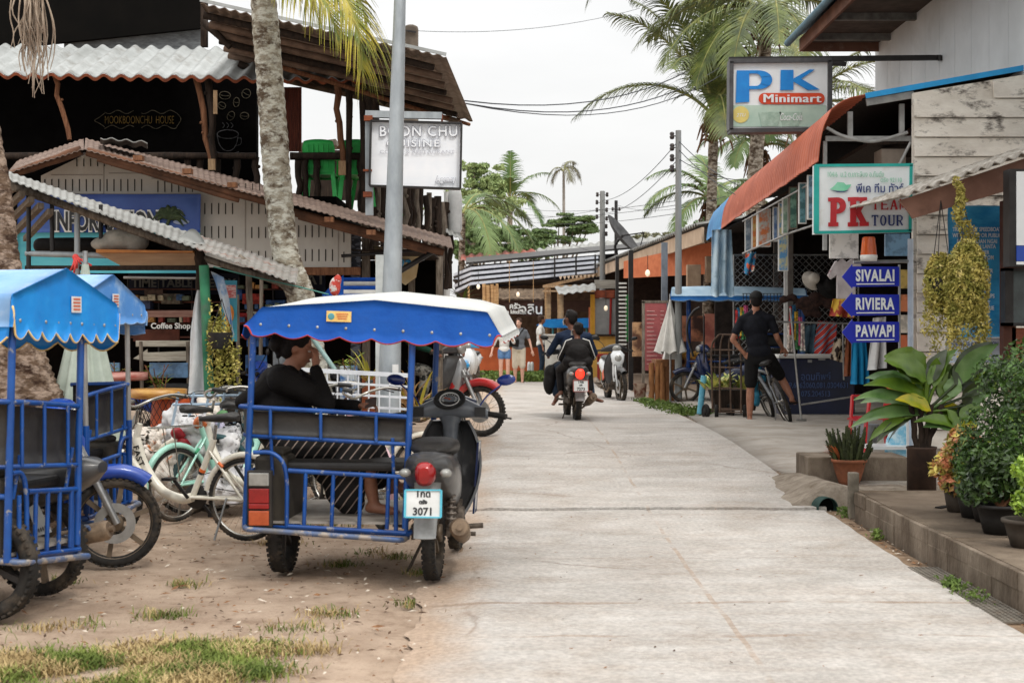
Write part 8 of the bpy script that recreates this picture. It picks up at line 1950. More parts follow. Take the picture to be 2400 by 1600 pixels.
b = MB(); b.prism([P(1106,622,45.5), P(1440,594,46), P(1440,650,46), P(1106,678,45.5)], (0,.06,0)); b.prism([P(1106,622,45.4), P(1066,646,46.5), P(1066,690,46.5), P(1106,676,45.4)], (0,.05,0)); b.build('dark_slat_backing', mat('backing_dark', S(60,60,66), S(36,36,42), rough=.9), re)  # added dark sheet, the shade behind the slats is in its colour
b = MB(); corr(b, P(1080,612,47), P(1260,592,47), P(1080,598,50), P(1250,584,50), wl=.3, amp=.04); b.build('red_tiled_roof', mat('red_tiles', S(160,74,60), S(130,100,90), rough=.8, sc=2), re)
b = MB(); corr(b, P(1180,600,50), P(1620,560,50), P(1180,592,54), P(1620,545,54), wl=.3, amp=.04); b.build('grey_roof', roof_grey, re)
b = MB(); b.bb((P(1064,0,45).x,47,.2), (P(1480,0,45).x,47.1,3.4)); b.build('back_wall', mat('taupe_wall', S(104,84,68), S(78,62,50), rough=.9), re)
b = MB(); b.bb((P(1064,0,44).x,43.2,3.02), (P(1400,0,44).x,47,3.08)); b.build('ceiling', dark_wood, re)
b = MB(); b.bb(P(1100,704,43.8), P(1395,730,43.9)); b.build('valance_beam', mat('dark_brown_beam', S(70,50,42), rough=.9), re)
ow = mat('orange_half_wall', S(176,92,54), S(156,78,46), rough=.85, sc=2)
b = MB(); a = P(1138,814,40.6); c = P(1278,814,40.6); b.bb((a.x,40.6,.2), (c.x,40.75,a.z)); b.bb((P(1064,0,40.6).x,40.62,.2), (a.x,40.74,P(0,812,40.6).z)); b.build('half_wall', ow, re)
bam = mat('bamboo', S(200,164,118), S(164,126,88), rough=.6, sc=5, stretch=(1,1,4))
for (x, y0, y1, r) in ((1134,665,720,.05),(1143,668,740,.06),(1153,666,735,.05),(1160,670,735,.05),(1165,665,720,.04),(1272,740,905,.08),(1282,675,800,.07),(1286,670,760,.06),(1313,670,790,.09),(1098,670,720,.03)):
 b = MB(); b.tube([P(x,y0,40.3), P(x+1,(y0+y1)/2,40.3), P(x,y1,40.3)], r, 8)
 b.build('bamboo_pole', bam, re)
b = MB(); b.bb(P(1272,668,40), P(1400,674,40.1)); b.bb(P(1272,680,40), P(1400,684,40.1)); b.prism([P(1272,668,40), P(1400,640,41.5), P(1400,646,41.5), P(1272,676,40)], (0,.05,0)); b.build('bamboo_beam', pale_wood, re)
b = MB(); b.sheet(lambda u, v: P(lerp(1165,1275,u), lerp(680,704,v)+4*mnoise.noise(Vector((u*20,v*4,0))), 40.9-.5*v), 30, 6, .05); b.build('thatch', mat('thatch', S(120,104,88), S(80,68,58), rough=1, sc=8, bump=.8), re)
b = MB()
for k in range(9): b.prism([P(1310+k*9.5,648-k*.6,40.5), P(1318+k*9.5,647-k*.6,40.5), P(1314+k*9.5,656-k*.6,40.5)], (0,.04,0))
b.build('scalloped_trim', fa, re)
ks = thing('hanging_sign', 'dark wavy wooden kitchen sign with white Thai lettering on the restaurant', 'sign', P(1222,740,39.8))
b = MB(); pts = [(1180,712),(1200,708),(1225,712),(1250,706),(1272,706),(1273,738),(1240,741),(1205,738),(1180,741)]; b.prism([P(x,y,39.8) for x, y in pts], (0,.05,0)); b.build('board', mat('dark_sign_wood', S(66,42,34), S(48,32,26), rough=.8), ks)
m_ = MB()
for tx, x, y, sz in (('ครัว',1207,718,.20),('Alin kitchen',1203,731,.15),('อลิน',1245,726,.38)): t = text_mb(tx, P(x,y,39.78), (1,0,0), (0,0,1), sz, off=.006, ext=.003); m_.add(t.v, t.f, False)
m_.build('lettering', white_board, ks)
b = MB()
for x in (1194,1250): b.tube([P(x,708,39.8), P(x,612,39.8)], .012, 4)
b.build('hanging_rope', bam, ks)
for (x, y) in ((1243,868),):
 t_ = thing('roadside_marker', 'pair of small white rounded concrete markers in the grass by the orange wall', 'marker', Q(1244,38.6));
 for k, xx in enumerate((1240,1247)):
  b = MB(); a = Q(xx,38.6); b.lathe([(.045,0),(.05,.35),(.04,.44),(0,.47)], a, 12); b.build('stub', white_paint, t_)
b = MB()
for k in range(12): a = random.uniform(.3,2.8); leaf_blade(b, P(1085,705,39), (cos(a), -.2, sin(a)), random.uniform(.5,.8), .09, droop=.8, seg=5)
tag(b.build('spiky_plant', leaf_g), 'spiky green plant showing behind the canopy at the left end of the restaurant', 'plant')
# trees and palms
def tree(name, lab, x, d_, ht, blobs, m_, n, size, grp='trees behind the roofs', tr=.18):
 c = Q(x, d_); t_ = thing(name, lab, 'tree', c, group=grp)
 b = MB(); b.tube([c, c+Vector((0,0,ht*.5)), P(blobs[0][0], blobs[0][1], d_)], [tr, tr*.8, tr*.4], 8)
 for (px, py, rx, rz_) in blobs: b.tube([c+Vector((0,0,ht*.4)), P(px, py+rz_*.3, d_)], [tr*.4, tr*.12], 6)
 b.build('trunk', grey_wood, t_)
 b = MB()
 for (px, py, rx, rz_) in blobs:
  R1, R2 = rx/F*d_, rz_/F*d_
  for q in range(16):
   v = Vector((random.gauss(0,.5)*R1, random.uniform(-.7,.7)*R1, random.gauss(0,.48)*R2)); k_ = random.uniform(.16,.40); leaf_cloud(b, P(px,py,d_)+v, (R1*k_*1.3, R1*k_, R2*k_), int(n*k_*1.3), size, hollow=.1)
 b.build('crown', m_, t_)
lt = mat('hazed_tree_leaf', S(170,184,130), S(124,146,92), rough=.6, sc=.8)  # leaf colour lightened in place of distance haze
dt = mat('hazed_acacia_leaf', S(118,138,88), S(78,100,60), rough=.6, sc=.8)  # also paled, haze over the far foliage is put into the colour
tree('leafy_tree', 'tall pale green tree rising behind the log balcony', 1110, 66, 8, [(1110,400,28,16),(1140,430,40,26),(1100,450,40,24),(1165,445,30,22),(1120,490,50,26),(1175,500,40,26),(1090,520,36,30),(1140,545,60,26)], lt, 230, .19)
tree('leafy_tree', 'bushy green tree low behind the restaurant roof at the left', 1150, 60, 4, [(1095,560,34,26),(1130,575,40,22),(1180,565,50,24),(1230,575,46,18),(1080,590,24,20),(1250,590,60,16),(1160,595,70,16)], dt, 200, .18)
tree('acacia_tree', 'flat-topped acacia spreading above the slatted roof', 1300, 62, 6, [(1270,545,36,10),(1310,525,36,10),(1350,512,34,8),(1330,540,44,9),(1380,530,26,8),(1250,565,36,12),(1300,560,50,12),(1372,515,20,7),(1225,545,34,10)], dt, 240, .15)
tree('leafy_tree', 'low reddish green tree beside the satellite dish', 1540, 64, 4, [(1520,556,26,10),(1556,552,24,10),(1586,562,22,10),(1500,560,14,7)], mat('reddish_leaf', S(130,128,100), S(96,100,74), rough=.6, sc=1), 150, .15)
tree('leafy_tree', 'dark green tree mass behind the twin palms', 1690, 52, 5, [(1640,540,30,30),(1680,500,26,30),(1700,540,30,30),(1730,470,30,30),(1650,590,40,20)], dt, 160, .17)
def palm(lab, base, top, d_, r, fr, L_, leafm, grp='coconut palms', stem_m=None, nleaf=44, curve=0, crown=True, wd=.05, dead=0, drp=1.0, barkm=None):
 c = Q(base, d_); tpt = P(top[0], top[1], d_); t_ = thing('coconut_palm', lab, 'palm', c, group=grp)
 b = MB(); mid = lerp(c, tpt, .55)+Vector((curve,0,0)); trunk(b, [c-Vector((0,0,.1)), lerp(c, mid, .5), mid, lerp(mid, tpt, .55), tpt], [r*1.5, r*1.15, r, r*.92, r*.8], rings=.16, n=14); b.build('trunk', barkm or bark, t_)
 lf, st = MB(), MB()
 for (ax, el, sc_, dr) in fr:
  a = RAD(ax); e_ = RAD(el); dv = Vector((cos(a)*cos(e_), sin(a)*cos(e_), sin(e_))); l = L_*sc_; q = tpt.copy(); pts = [q.copy()]
  for j in range(6):
   q = q+dv*l/6; pts.append(q.copy()); dv = (dv+Vector((0,0,-1))*dr*.30).normalized()
  frond(lf, st, pts, L_=L_*.27, n=int(nleaf*1.35), droop=drp, wd=wd*.72, r0=.045, gap=.14)
 lf.build('fronds', leafm, t_); st.build('leaf_stalks', mat('stalk_olive', S(150,150,92), S(110,110,70), rough=.6), t_)
 if crown:
  b = MB()
  for k in range(26):
   a = random.random()*6.28; p = tpt+Vector((cos(a)*r*.8, sin(a)*r*.8, random.uniform(-.6,.1))); b.tube(crv([p, p+Vector((cos(a)*.2,sin(a)*.2,.05)), p+Vector((cos(a)*.35,sin(a)*.35,-random.uniform(.1,.5)))], 3), [.04,.035,.03,.03,.025,.02,.01], 5)
  leaf_cloud(b, tpt-Vector((0,0,.3)), (r*2.2, r*2.2, .45), 120, .22, hollow=.2)
  b.build('husks', husk, t_)
 return t_
palm('coconut palm with full green crown just left of the minimart sign', 1655, (1674,272), 34, .125,
 [(182,40,1.02,1.0),(188,66,1.0,.80),(150,80,1.0,.55),(100,84,1.0,.5),(40,78,1.0,.65),(10,50,.85,1.0),(-60,60,.9,1.1),(-100,80,1.0,.95),(-75,70,1.05,1.15),(-120,62,.85,1.25),(60,60,.9,.9),(-20,30,.7,1.5),(165,72,1.0,.75),(-90,40,.7,1.6),(-150,75,1.0,.95)], 3.7, leaf_g, nleaf=46, wd=.06)
palm('tall coconut palm behind the minimart sign, its crown at the top edge', 1768, (1800,28), 29, .15,
 [(185,25,.95,1.0),(200,10,.9,1.0),(170,50,1.0,.8),(-95,20,.9,1.2),(215,-5,.85,1.1),(20,30,.8,1.0),(150,30,.9,.9),(-120,5,.85,1.3),(-70,0,.7,1.3)], 3.3, leaf_g, nleaf=44, wd=.055, curve=-.15)
palm('green palm fronds low behind the orange awning and the twin trunks', 1700, (1668,470), 44, .12,
 [(180,60,.9,1.1),(160,30,.9,1.0),(200,40,1.0,1.2),(30,50,.9,1.0),(0,30,.9,1.1),(100,70,.8,.8),(-90,40,.8,1.2),(220,10,.8,1.2),(-40,20,.8,1.3),(60,30,.9,1.1)], 2.7, dt, nleaf=40, wd=.07)
palm('palm with dense low crown between the sign and the white wall', 1870, (1880,260), 38, .12,
 [(0,60,1,.9),(20,40,1,1.0),(-20,50,1.1,1.0),(180,60,.9,1),(90,70,.9,.8),(-60,40,.9,1.2),(40,20,.9,1.3),(-10,20,1.0,1.1),(120,40,.8,1.2),(-90,60,.8,1.2)], 3.8, leaf_g, nleaf=36, wd=.07)
palm('palm crown hanging under the minimart sign', 1800, (1780,345), 40, .12,
 [(0,50,.9,1.2),(180,50,.8,1.3),(-40,40,.9,1.3),(30,30,.9,1.4),(200,30,.8,1.4),(-90,50,.8,1.3),(-130,30,.7,1.5),(-10,15,.8,1.5)], 2.6, dt, nleaf=34, wd=.07)
palm('small hazy coconut palm above the acacia', 1190, (1196,468), 78, .16,
 [(0,30,.9,1.0),(25,60,.9,.8),(60,40,.8,1),(120,60,.8,.9),(180,35,.9,1.0),(155,65,.9,.8),(-30,10,.8,1.3),(200,5,.8,1.3),(90,85,.8,.3),(-90,60,.8,1)], 3.4, leaf_far, nleaf=22, wd=.12, crown=False)
palm('drooping dark palm beside the log balcony', 1075, (1085,500), 50, .12,
 [(0,20,1.0,1.3),(-30,10,1.0,1.4),(20,40,.9,1.2),(60,50,.8,1),(-60,10,.9,1.5),(180,30,.8,1.2)], 3.4, dt, nleaf=34, wd=.08, crown=False)
palm('thin dying palm with a few limp brown fronds against the sky', 1323, (1321,402), 84, .09,
 [(0,45,.55,2.2),(20,60,.5,2.0),(180,50,.5,2.2),(160,30,.4,2.4),(-60,40,.45,2.4),(40,75,.45,1.5)], 3.0, mat('limp_frond', S(130,130,116), S(104,104,92), rough=.8), nleaf=16, wd=.07, crown=False, drp=2.0, barkm=mat('pale_trunk', S(150,146,140), S(124,120,114), rough=.9))
tpm = thing('coconut_palm', 'palm fronds reaching down from the top edge, left of the main palm', 'palm', Q(1480,24), group='coconut palms')
lf, st = MB(), MB()
frond(lf, st, [P(1500,-190,24), P(1450,-120,24), P(1410,-60,24), P(1385,-10,24)], L_=.75, n=40, droop=1.0, wd=.05, gap=.05)
frond(lf, st, [P(1520,-180,24), P(1600,-120,24), P(1640,-60,24)], L_=.7, n=30, droop=1.0, wd=.05, gap=.05)
b = MB(); trunk(b, [Q(1485,25.2), P(1490,400,25.2), P(1500,-190,25.2)], [.15,.12,.1]) if False else None
lf.build('fronds', leaf_g, tpm); st.build('leaf_stalks', mat('stalk_olive', S(150,150,92)), tpm)
# poles, wires, dish
def upole(lab, x, y0, d_, w_, m_, ins):
 t_ = thing('utility_pole', lab, 'pole', Q(x,d_), group='utility poles')
 a = Q(x,d_); c = P(x,y0,d_); b = MB(); b.tube([a, lerp(a, c, .5), c], [w_*.62, w_*.56, w_*.48], 14); b.build('shaft', m_, t_)
 for (dx, y) in ins:
  b = MB(); p = P(x+dx, y, d_); b.tube([P(x,y+2,d_), p], .012, 4); b.lathe([(.0,-.07),(.035,-.06),(.045,-.02),(.03,0),(.045,.03),(.03,.06),(0,.07)], p, 10); b.build('insulator', mat('brown_porcelain', S(60,50,46), S(40,34,32), rough=.3), t_)
 return t_
conc = mat('pole_concrete', S(150,152,152), S(120,122,120), rough=.85, sc=3, stretch=(1,1,.3), dirt=S(100,98,94), dirt_sc=3, dlo=.55, dhi=.8)
upole('tall grey utility pole rising beside the blue end of the awning', 1590, 306, 25.2, .105, conc, [(-15,318),(-15,345),(-15,370),(-15,395)])
upole('leaning pale utility pole with a double row of insulators behind the satellite dish', 1412, 448, 41, .15, conc, [(-12,456),(-13,474),(-13,492),(-13,508),(11,456),(11,474),(10,492),(10,512),(9,530),(9,548)])
upole('thin dark utility pole right of the pale one', 1444, 470, 50, .12, dark_metal, [(-8,490),(8,490)])
dish = thing('satellite_dish', 'large dark mesh satellite dish seen edge-on above the grey roof', 'satellite dish', P(1462,600,40.5))
dc = P(1460,552,40.5); M_ = Matrix.Rotation(RAD(-20), 3, 'Z') @ Matrix.Rotation(RAD(52), 3, 'Y')
b = MB(); b.lathe([(0,-.14),(.25,-.12),(.5,-.05),(.72,.05)], dc, 30, M=M_); b.build('bowl', mat('dish_grey', S(84,84,86), S(62,62,64), rough=.6), dish)
b = MB(); b.tube(crv([dc, P(1442,575,40.5), P(1448,600,40.5), P(1466,612,40.5)]), .04, 6); b.tube([dc, P(1510,545,40.2)], .02, 5); b.tube([P(1500,580,40.3), P(1510,545,40.2)], .015, 5); b.build('mount', dark_metal, dish)
def wire(pts, r=.008, lab='', sag=.3):
 a, c = Vector(pts[0]), Vector(pts[-1]); P_ = [lerp(a, c, i/14)-Vector((0,0,sag*4*(i/14)*(1-i/14))) for i in range(15)]
 b = MB(); b.tube(P_, r, 4); o = b.build('overhead_wire', mat('wire_dark', S(70,74,80), rough=.6)); tag(o, lab, 'wire', 'overhead wires')
for k, (a, c, r, lab) in enumerate(((P(1085,236,20), P(1700,112,33), .012, 'top'), (P(1085,242,20), P(1700,150,33), .012, 'middle'), (P(1085,242,20.3), P(1700,170,33), .010, 'bottom'))):
 wire([a, c], r, lab+' one of three blue-grey wires running from the bar roof to the palms', .5)
far = [((1180,478,60),(1590,470,26)),((1180,492,60),(1590,480,26)),((1100,500,60),(1412,490,41)),((1180,508,60),(1590,500,26)),((1412,470,41),(1590,330,25.2)),((1412,500,41),(1590,372,25.2)),((1590,330,25.2),(1880,470,20)),((1590,350,25.2),(1880,500,20)),((1590,372,25.2),(1860,400,22)),((1444,480,50),(1700,460,30)),((963,72,34),(1500,20,40)),((1120,440,44),(1420,600,42))]
for (a, c) in far: wire([P(*a), P(*c)], .007, 'thin overhead wire crossing the sky behind the utility poles', .25)
# clutter around the bicycles
bag_w = mat('white_sack', S(222,222,222), S(196,196,200), rough=.6, sc=5, bump=.5, bsc=9, dirt=S(206,120,90), dirt_sc=7, dlo=.64, dhi=.68)
bag_v = mat('lilac_sack', S(190,186,206), S(160,156,180), rough=.6, sc=5, bump=.5)
bag_p = mat('printed_sack', S(214,206,196), S(196,120,70), rough=.6, sc=9, lo=.36, hi=.42, bump=.4)
for i, (px, py, d_, rx, rz_, m_, lab) in enumerate(((330,1075,11.3,.16,.20,bag_p,'printed sack with orange stripes leaning at the left of the rubbish heap'),(400,1020,11.6,.20,.20,bag_w,'white sack in the middle of the rubbish heap'),(455,985,11.9,.20,.13,bag_v,'lilac sack on top of the rubbish heap'),
 (470,1060,11.3,.20,.22,bag_w,'white sack behind the mint bicycle frame'),(540,1040,11.5,.20,.20,bag_w,'white sack at the right of the rubbish heap'),(390,1120,11.2,.2,.18,bag_p,'printed sack low in the rubbish heap'),(520,1130,11.2,.22,.16,bag_w,'flattened white sack low at the right of the heap'),(505,960,12.0,.14,.09,bag_p,'small printed bag on the crest of the heap'))):
 pr = []
 for k in range(9): pr.append(('e', P(px,py,d_)+Vector((random.gauss(0,rx*.35), random.gauss(0,.08), random.gauss(0,rz_*.35))), (rx*random.uniform(.4,.8), rx*.6, rz_*random.uniform(.4,.8)), Euler((random.random(), random.random(), random.random()))))
 o = blob(pr, .014, 'rubbish_bag', m_, smooth=1, crumple=.06); tag(o, lab, 'bag', 'rubbish bags heaped behind the bicycles')
for k, (px, py, c_) in enumerate(((430,1040,S(180,30,40)),(415,1015,S(170,34,44)),(465,990,S(226,120,60)),(520,975,S(70,120,70)))):
 tag(blob([('e', P(px,py,11.1), (.06,.04,.05), Euler((.4,.5,k))), ('e', P(px+6,py+5,11.1), (.05,.03,.03))], .014, 'packet', mat('packet_'+'abcd'[k], c_, tuple(q*.6 for q in c_), rough=.5, sc=20), smooth=1), ['dark red packet lower on the rubbish heap','crimson packet higher on the rubbish heap','orange packet near the heap crest','green packet at the top of the heap'][k], 'packet', 'packets on the rubbish heap')
rt = thing('round_table', 'small round table with red and white rim behind the grey tricycle post', 'table', Q(288,12.4))
c = P(288,888,12.4); b = MB(); b.lathe([(0,.05),(.18,.05),(.21,.06),(.215,.0),(.19,-.01),(0,-.01)], c, 30); b.build('top', mat('red_white_rim', S(196,150,140), S(150,60,50), rough=.5, sc=4, stretch=(1,1,6)), rt)
b = MB(); b.tube([c, Q(288,12.4)], .03, 8); b.build('leg', dark_metal, rt)
ob = thing('fire_pit', 'orange drum with golden rim and wire basket beside the rubbish heap', 'drum', Q(372,12.0))
c = P(372,925,12.0); b = MB(); b.lathe([(0,.045),(.20,.05),(.235,.05),(.235,-.02),(.20,-.03),(0,-.03)], c, 30); b.build('golden_rim', mat('golden_rim', S(206,160,84), S(160,104,50), rough=.4, sc=6, stretch=(1,1,4)), ob)
b = MB(); b.lathe([(.16,-.03),(.18,-.2),(.17,-.42),(.12,-.5)], c+Vector((.10,.05,0)), 24); b.build('drum', mat('orange_drum', S(206,90,40), S(160,66,34), rough=.5, sc=4), ob)
b = MB()
for k in range(22):
 a = 2*pi*k/22
 for sg in (-1,1): b.tube([c+Vector((.19*cos(a),.19*sin(a),-.03)), c+Vector((.16*cos(a+sg*.7),.16*sin(a+sg*.7),-.26))], .003, 3)
b.build('wire_basket', dark_metal, ob)
rk2 = thing('steel_rack', 'low pale steel tube rack behind the bicycle handlebars', 'rack', Q(480,11.4))
b = MB()
for (y_, x0, x1) in ((928,412,575),(948,405,572)): b.tube([P(x0,y_,11.4), P(x1,y_-2,11.4)], .012, 6)
for k in range(5): x = 415+36*k; b.tube([P(x+4,918,11.4), P(x-12,1000,11.4)], .012, 6)
b.build('tube_frame', mat('pale_blue_tube', S(170,190,206), S(140,160,180), rough=.4, metal=.3), rk2)
fe = thing('lattice_fence', 'low white square lattice fence between the tricycle and the lamp pole', 'fence', Q(835,11.6))
b = MB(); wf = mat('white_lattice', S(222,226,230), S(200,204,210), rough=.5)
FL = lambda x, y: P(x, y+ (x-707)*.055, 11.6)
for k, y_ in enumerate((866,892,918,945,975,1010)): b.beam(FL(707,y_), FL(966,y_), .03 if k == 0 else .016, .034 if k == 0 else .018)
b.build('rails', wf, fe)
for k in range(11): b = MB(); x = 718+k*24.5; b.beam(FL(x,862), FL(x-2,1060), .020, .011, up=(1,0,0)); b.build('bar', wf, fe)
b = MB(); b.bb(P(848,884,12.6), P(882,1000,12.8)); tag(b.build('brown_crate', mat('rust_brown_board', S(160,92,60), S(120,66,44), rough=.8), bevel=.01), 'rust brown upright board behind the white lattice', 'board')
b = MB(); b.bb(P(888,938,12.3), P(932,1000,12.5)); tag(b.build('orange_crate', mat('orange_plastic', S(236,96,44), S(216,80,36), rough=.4), bevel=.01), 'bright orange plastic crate behind the lattice at the pole foot', 'crate')
b = MB(); b.bb(P(796,858,13.2), P(838,940,13.5)); gcr = tag(b.build('drinks_crate', mat('blue_white_crate', S(60,110,170), S(190,200,206), rough=.5, sc=5, lo=.45, hi=.52), bevel=.01), 'blue and white crate stack beside the palm roots', 'crate')
b = MB(); b.tube([P(713,765,12.9), P(786,868,12.7)], .022, 8); tag(b.build('leaning_pipe', mat('pale_teal_pipe', S(150,180,176), S(120,150,146), rough=.5)), 'pale teal pipe leaning from the palm trunk to the fence', 'pipe')
lg = mat('lime_twig_leaf', S(176,190,70), S(120,150,50), rough=.5, sc=10)
def twigs(lab, x0, x1, y0, y1, d_, n, sz=.06, m_=None, L_=.25):
 t_ = thing('leafy_plant', lab, 'plant', Q((x0+x1)/2, d_)); b = MB(); s2 = MB()
 for k in range(n):
  p = P(random.uniform(x0,x1), y1, d_+random.uniform(-.1,.1)); q = P(random.uniform(x0-10,x1+10), random.uniform(y0,(y0+y1)/2), d_); s2.tube([p, q], .005, 4)
  for j in range(8):
   r = lerp(p, q, .3+.7*j/8); leaf_blade(b, r, (random.choice((-1,1))*random.uniform(.5,1), random.uniform(-.5,.5), random.uniform(-.1,.7)), sz*random.uniform(.8,1.5), sz*.32, droop=.3, seg=3)
 b.build('leaves', m_ or lg, t_); s2.build('stem', brown_wood, t_)
twigs('lime green twiggy plant growing behind the round table', 228, 300, 845, 905, 12.8, 9)
twigs('lime green twiggy plant right of the round table', 348, 400, 850, 925, 12.6, 9)
twigs('yellow-green shoots sprouting by the lamp pole foot', 808, 830, 835, 875, 12.4, 4, .08)
sp = thing('spider_plant', 'straggly pandanus with dry drooping leaves right of the lamp pole', 'plant', Q(975,12.9))
b = MB(); b2 = MB()
for k in range(60):
 a = random.uniform(-.3,3.4); p = P(975+random.gauss(0,12),985,12.9); up_ = random.uniform(.5,2); leaf_blade(b if k % 3 else b2, p, (cos(a), random.uniform(-.6,.3), up_), random.uniform(.3,.6), .035, droop=1.7 if k % 2 else .9, seg=7, fold=.3)
b.build('dry_leaves', mat('dry_leaf', S(206,178,136), S(150,116,80), rough=.8, sc=8), sp); b2.build('yellow_leaves', mat('yellow_leaf', S(206,190,80), S(150,150,60), rough=.6, sc=8), sp)
yb = thing('yucca', 'yellowing strap-leaved plant just left of the lamp pole', 'plant', Q(868,12.3))
b = MB()
for k in range(16): a = random.uniform(.3,2.9); leaf_blade(b, P(866,900,12.3), (cos(a), random.uniform(-.5,.2), random.uniform(.8,2)), random.uniform(.22,.38), .03, droop=.9, seg=6)
b.build('leaves', mat('yellow_leaf', S(206,190,80)), yb)
# grass, weeds, litter
def grass(name, spots, n, h, mats, label, spread=1):
 b = MB()
 for k in range(n):
  sx_, sy_, sr = random.choice(spots); x, y = random.gauss(sx_, sr), random.gauss(sy_, sr*.7)
  if x > ledge(y)-.04 and x < 2.4 and y < 30: continue
  dens = mnoise.noise(Vector((x*2.6, y*2.6, 4)))
  if dens < random.uniform(-.55, .35): continue
  z = gz(y)-.008; a = random.random()*6.28; ln = h*random.uniform(.4, 1.25); tl = random.uniform(.2, 1.1); w_ = .0022+.0016*random.random()
  d = Vector((cos(a)*tl, sin(a)*tl, 1)).normalized(); s_ = Vector((-sin(a), cos(a), 0))*w_; p = Vector((x, y, z)); m_ = p+d*ln*.55; t_ = m_+(d+Vector((cos(a)*.7,sin(a)*.7,-.35))).normalized()*ln*.5
  b.cur = (0 if mnoise.noise(Vector((x*3.3, y*3.3, 8)))+random.uniform(-.3,.3) > .0 else 1)
  b.add([p-s_, p+s_, m_-s_*.8, m_+s_*.8, t_], [(0,1,3,2), (2,3,4)], False)
 o = b.build(name, mats); return stuff(o, label, 'grass')
g_g = mat('grass_green', S(122,134,62), S(80,98,42), rough=.7, sc=3)
g_s = mat('grass_straw', S(186,166,120), S(152,130,90), rough=.8, sc=3)
sp_ = [(-2.1,6.25,.20),(-1.75,6.15,.18),(-1.45,6.25,.17),(-1.25,6.55,.13),(-2.0,6.0,.25),(-1.5,5.95,.2),(-1.15,6.1,.10),(-1.6,6.55,.13),(-2.3,6.1,.2),(-1.9,6.1,.25)]
grass('grass', sp_, 26000, .055, [g_g, g_s], 'patchy green and straw-coloured grass on the dirt in the foreground')
sp2 = [(-1.05,7.0,.10),(-.95,7.35,.08),(-.9,6.5,.08),(-2.2,7.1,.1),(-1.0,9.4,.08),(-1.05,8.9,.06),(-.75,9.2,.06),(-1.6,9.8,.08),(-.55,8.6,.05),(-1.9,8.2,.06),(-.6,10.4,.1),(-1.3,10.6,.15),(-.7,11.5,.25),(-.6,12.6,.3),(-.5,7.6,.06),(-1.8,7.3,.08),(-2.35,7.0,.06),(-2.6,8.3,.05),(-1.0,11.8,.2),(-.75,13.4,.25)]
grass('grass_tufts', sp2, 5200, .06, [g_g, g_s], 'small tufts of weeds scattered over the dirt yard')
b = MB()
wd_ = mat('weed_leaf', S(112,132,66), S(74,96,44), rough=.7, sc=3)
def weeds(lab, quads, n, h, sz):
 b = MB()
 for k in range(n):
  (xa,ya,da,xb,yb_,db,wd) = random.choice(quads); t = random.random(); y = lerp(da, db, t)+random.gauss(0,wd); x = X_(lerp(xa,xb,t), lerp(da,db,t))+random.gauss(0,wd*.8)
  p = Vector((x, y, gz(y)+.0)); leaf_cloud(b, p+Vector((0,0,random.random()*h)), (.03,.03,.01), 2, sz, hollow=0)
 return stuff(b.build('weeds', wd_), lab, 'weeds')
weeds('green weeds along the orange half wall at the bend', [(1080,880,37.5,1280,895,37.8,.35),(1225,885,36,1290,895,36.5,.45)], 3600, .22, .12)
weeds('weeds between the road edge and the timber stall', [(1505,945,25.2,1545,958,23.5,.12),(1545,958,23.2,1640,972,21.6,.22),(1600,968,21.8,1650,972,21.3,.2)], 1500, .10, .06)
weeds('weeds growing out of the gutter by the drain grate', [(2235,0,7.95,2300,0,7.6,.04),(2225,0,8.1,2240,0,8.0,.02),(1975,0,11.15,1985,0,11.0,.03),(2050,0,10.0,2060,0,9.9,.02)], 330, .07, .03)
lt1 = mat('dry_leaf_litter', S(150,112,80), S(110,78,56), rough=.9, sc=20); lt2 = mat('pale_litter', S(214,204,190), S(190,178,162), rough=.9, sc=20); lt3 = mat('dark_litter', S(92,70,54), S(66,52,42), rough=.9, sc=20)
b = MB()
for k in range(2600):
 y = random.uniform(5.8, 13) if k % 4 else random.uniform(5.8,17); x = random.uniform(-3.6, .0)-(0 if y < 10 else 0)
 if x > ledge(y)+.25*random.random()**2: continue
 if k % 9 == 0: x = random.choice((2.53,2.56,2.6));
 b.cur = random.choice((0,0,1,2,2)); s_ = random.uniform(.003,.011)*(1.5 if b.cur == 0 and random.random() < .15 else 1)
 a = random.random()*6.28; u = Vector((cos(a), sin(a), random.uniform(-.15,.3)))*s_*random.uniform(1,3); v = Vector((-sin(a), cos(a), random.uniform(-.1,.4)))*s_*.7
 p = Vector((x, y, gz(y)+.004+(.012 if x > ledge(y) and x < 2.4 else 0))); b.add([p-u, p-v, p+u, p+v, p+Vector((0,0,s_*.6))], [(0,1,4), (1,2,4), (2,3,4), (3,0,4)], False)
stuff(b.build('litter', [lt1, lt2, lt3]), 'dry leaf bits and pebbles scattered on the dirt yard', 'litter')
b = MB()
for k in range(260):
 y = random.uniform(5.9, 17); x = random.uniform(-.3, 2.4); b.cur = random.choice((0,0,2)); s_ = random.uniform(.003,.009); a = random.random()*6.28; u = Vector((cos(a), sin(a), .1))*s_*2; v = Vector((-sin(a), cos(a), .2))*s_*.7; p = Vector((x, y, gz(y)+(.019 if y < 11.3 else .037))); b.add([p-u, p-v, p+u, p+v], [(0,1,2,3)], False)
stuff(b.build('litter', [lt1, lt2, lt3]), 'a few dry leaf crumbs lying on the concrete road', 'litter')
pk = [mat('rack_goods_'+'abcde'[k], c, tuple(q*.6 for q in c), rough=.6, sc=18, lo=.45, hi=.55, detail=2) for k, c in enumerate((S(150,70,60),S(196,186,160),S(70,100,140),S(110,120,100),S(200,150,90)))]
pn = ['red','cream','blue','olive','ochre']
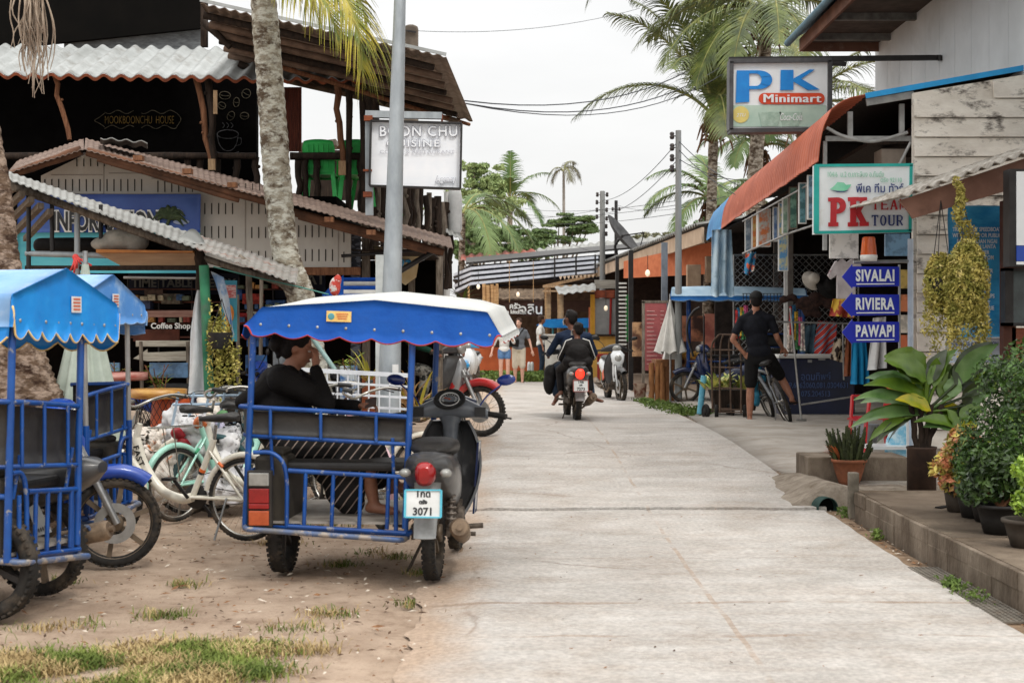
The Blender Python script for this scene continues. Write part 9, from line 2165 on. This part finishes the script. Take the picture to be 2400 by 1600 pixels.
for r_, (y_, x0, x1) in enumerate(((704,305,450),(724,560,740),(755,310,450),(786,600,740),(755,560,700),(676,560,690))):
 for k in range(7):
  x = lerp(x0, x1, (k+random.uniform(.1,.8))/7); h_ = random.uniform(7,15); w_ = random.uniform(4,9); q = random.randrange(5)
  b = MB(); a = P(x-w_,y_-h_,15.95); c = P(x+w_,y_,15.95); b.bb((a.x,15.95,c.z), (c.x,16.05,a.z))
  tag(b.build('packet', pk[q], bevel=.004), 'small %s packet on the %s shelf of the dark stall' % (pn[q], ['upper left','upper right','middle left','lowest right','middle right','topmost'][r_]), 'packet', '%s packets on the %s stall shelf' % (pn[q], ['upper left','upper right','middle left','lowest right','middle right','topmost'][r_]))
for (x0,y0,x1,y1,c_,lab) in ((575,832,625,880,S(60,110,170),'blue board low in the dark stall behind the woman'),(640,800,690,860,S(170,176,180),'grey board low in the dark stall right of the blue board'),(350,850,440,885,S(110,150,190),'pale blue snorkelling board low behind the lime plant'),(238,850,280,880,S(120,160,196),'small pale blue board low behind the parasol')):
 board('board', lab, 'board', x0, y0, x1, y1, 14.6, mat('board_'+lab.split()[0]+str(x0), c_, tuple(q*.45 for q in c_), rough=.5, sc=5, lo=.42, hi=.58), .03)
for (x, y0, y1) in ((610,900,640),(556,690,900),(330,800,930),(440,800,930)):
 b = MB(); b.tube([P(x,y0,14.9), P(x+3,y1,14.9)], .022, 6); tag(b.build('stall_prop', grey_wood), 'thin wooden prop standing at the front of the dark stall', 'post', 'thin wooden props of the dark stall')
for (px, d_, rz, m1, lab) in ((470,13.6,-60,navy_plas,'dark navy motorbike parked in the shade behind the rubbish heap'),(590,13.3,-50,grey_plas,'dark grey motorbike parked in the shade behind the seated woman'),(395,14.0,-70,blue_plas,'blue motorbike parked in the shade behind the orange drum')):
 t_ = thing('motorbike', lab, 'motorbike', Q(px,d_), RAD(rz), group='motorbikes'); scooter(t_, I4, m1, m1, wheel='spoke', dash=False)
for (px, py, rz, m1, lab, R_, st_) in ((690,1225,60,cream_paint,'white bicycle seen through the middle tricycle, left of the pink one',.29,True),(640,1185,-40,mat('pale_grey_paint', S(206,208,206), S(184,186,184), rough=.35),'pale grey bicycle parked behind the seat of the middle tricycle',.29,True),(500,1200,-60,mat('dark_teal_paint', S(50,90,96), S(36,70,76), rough=.4),'dark teal bicycle parked behind the mint one',.29,False)):
 t_ = thing('bicycle', lab, 'bicycle', G(px,py), RAD(rz), group=BL); bicycle(t_, I4, m1, steer=RAD(18), R=R_, step=st_, saddle_h=.84)
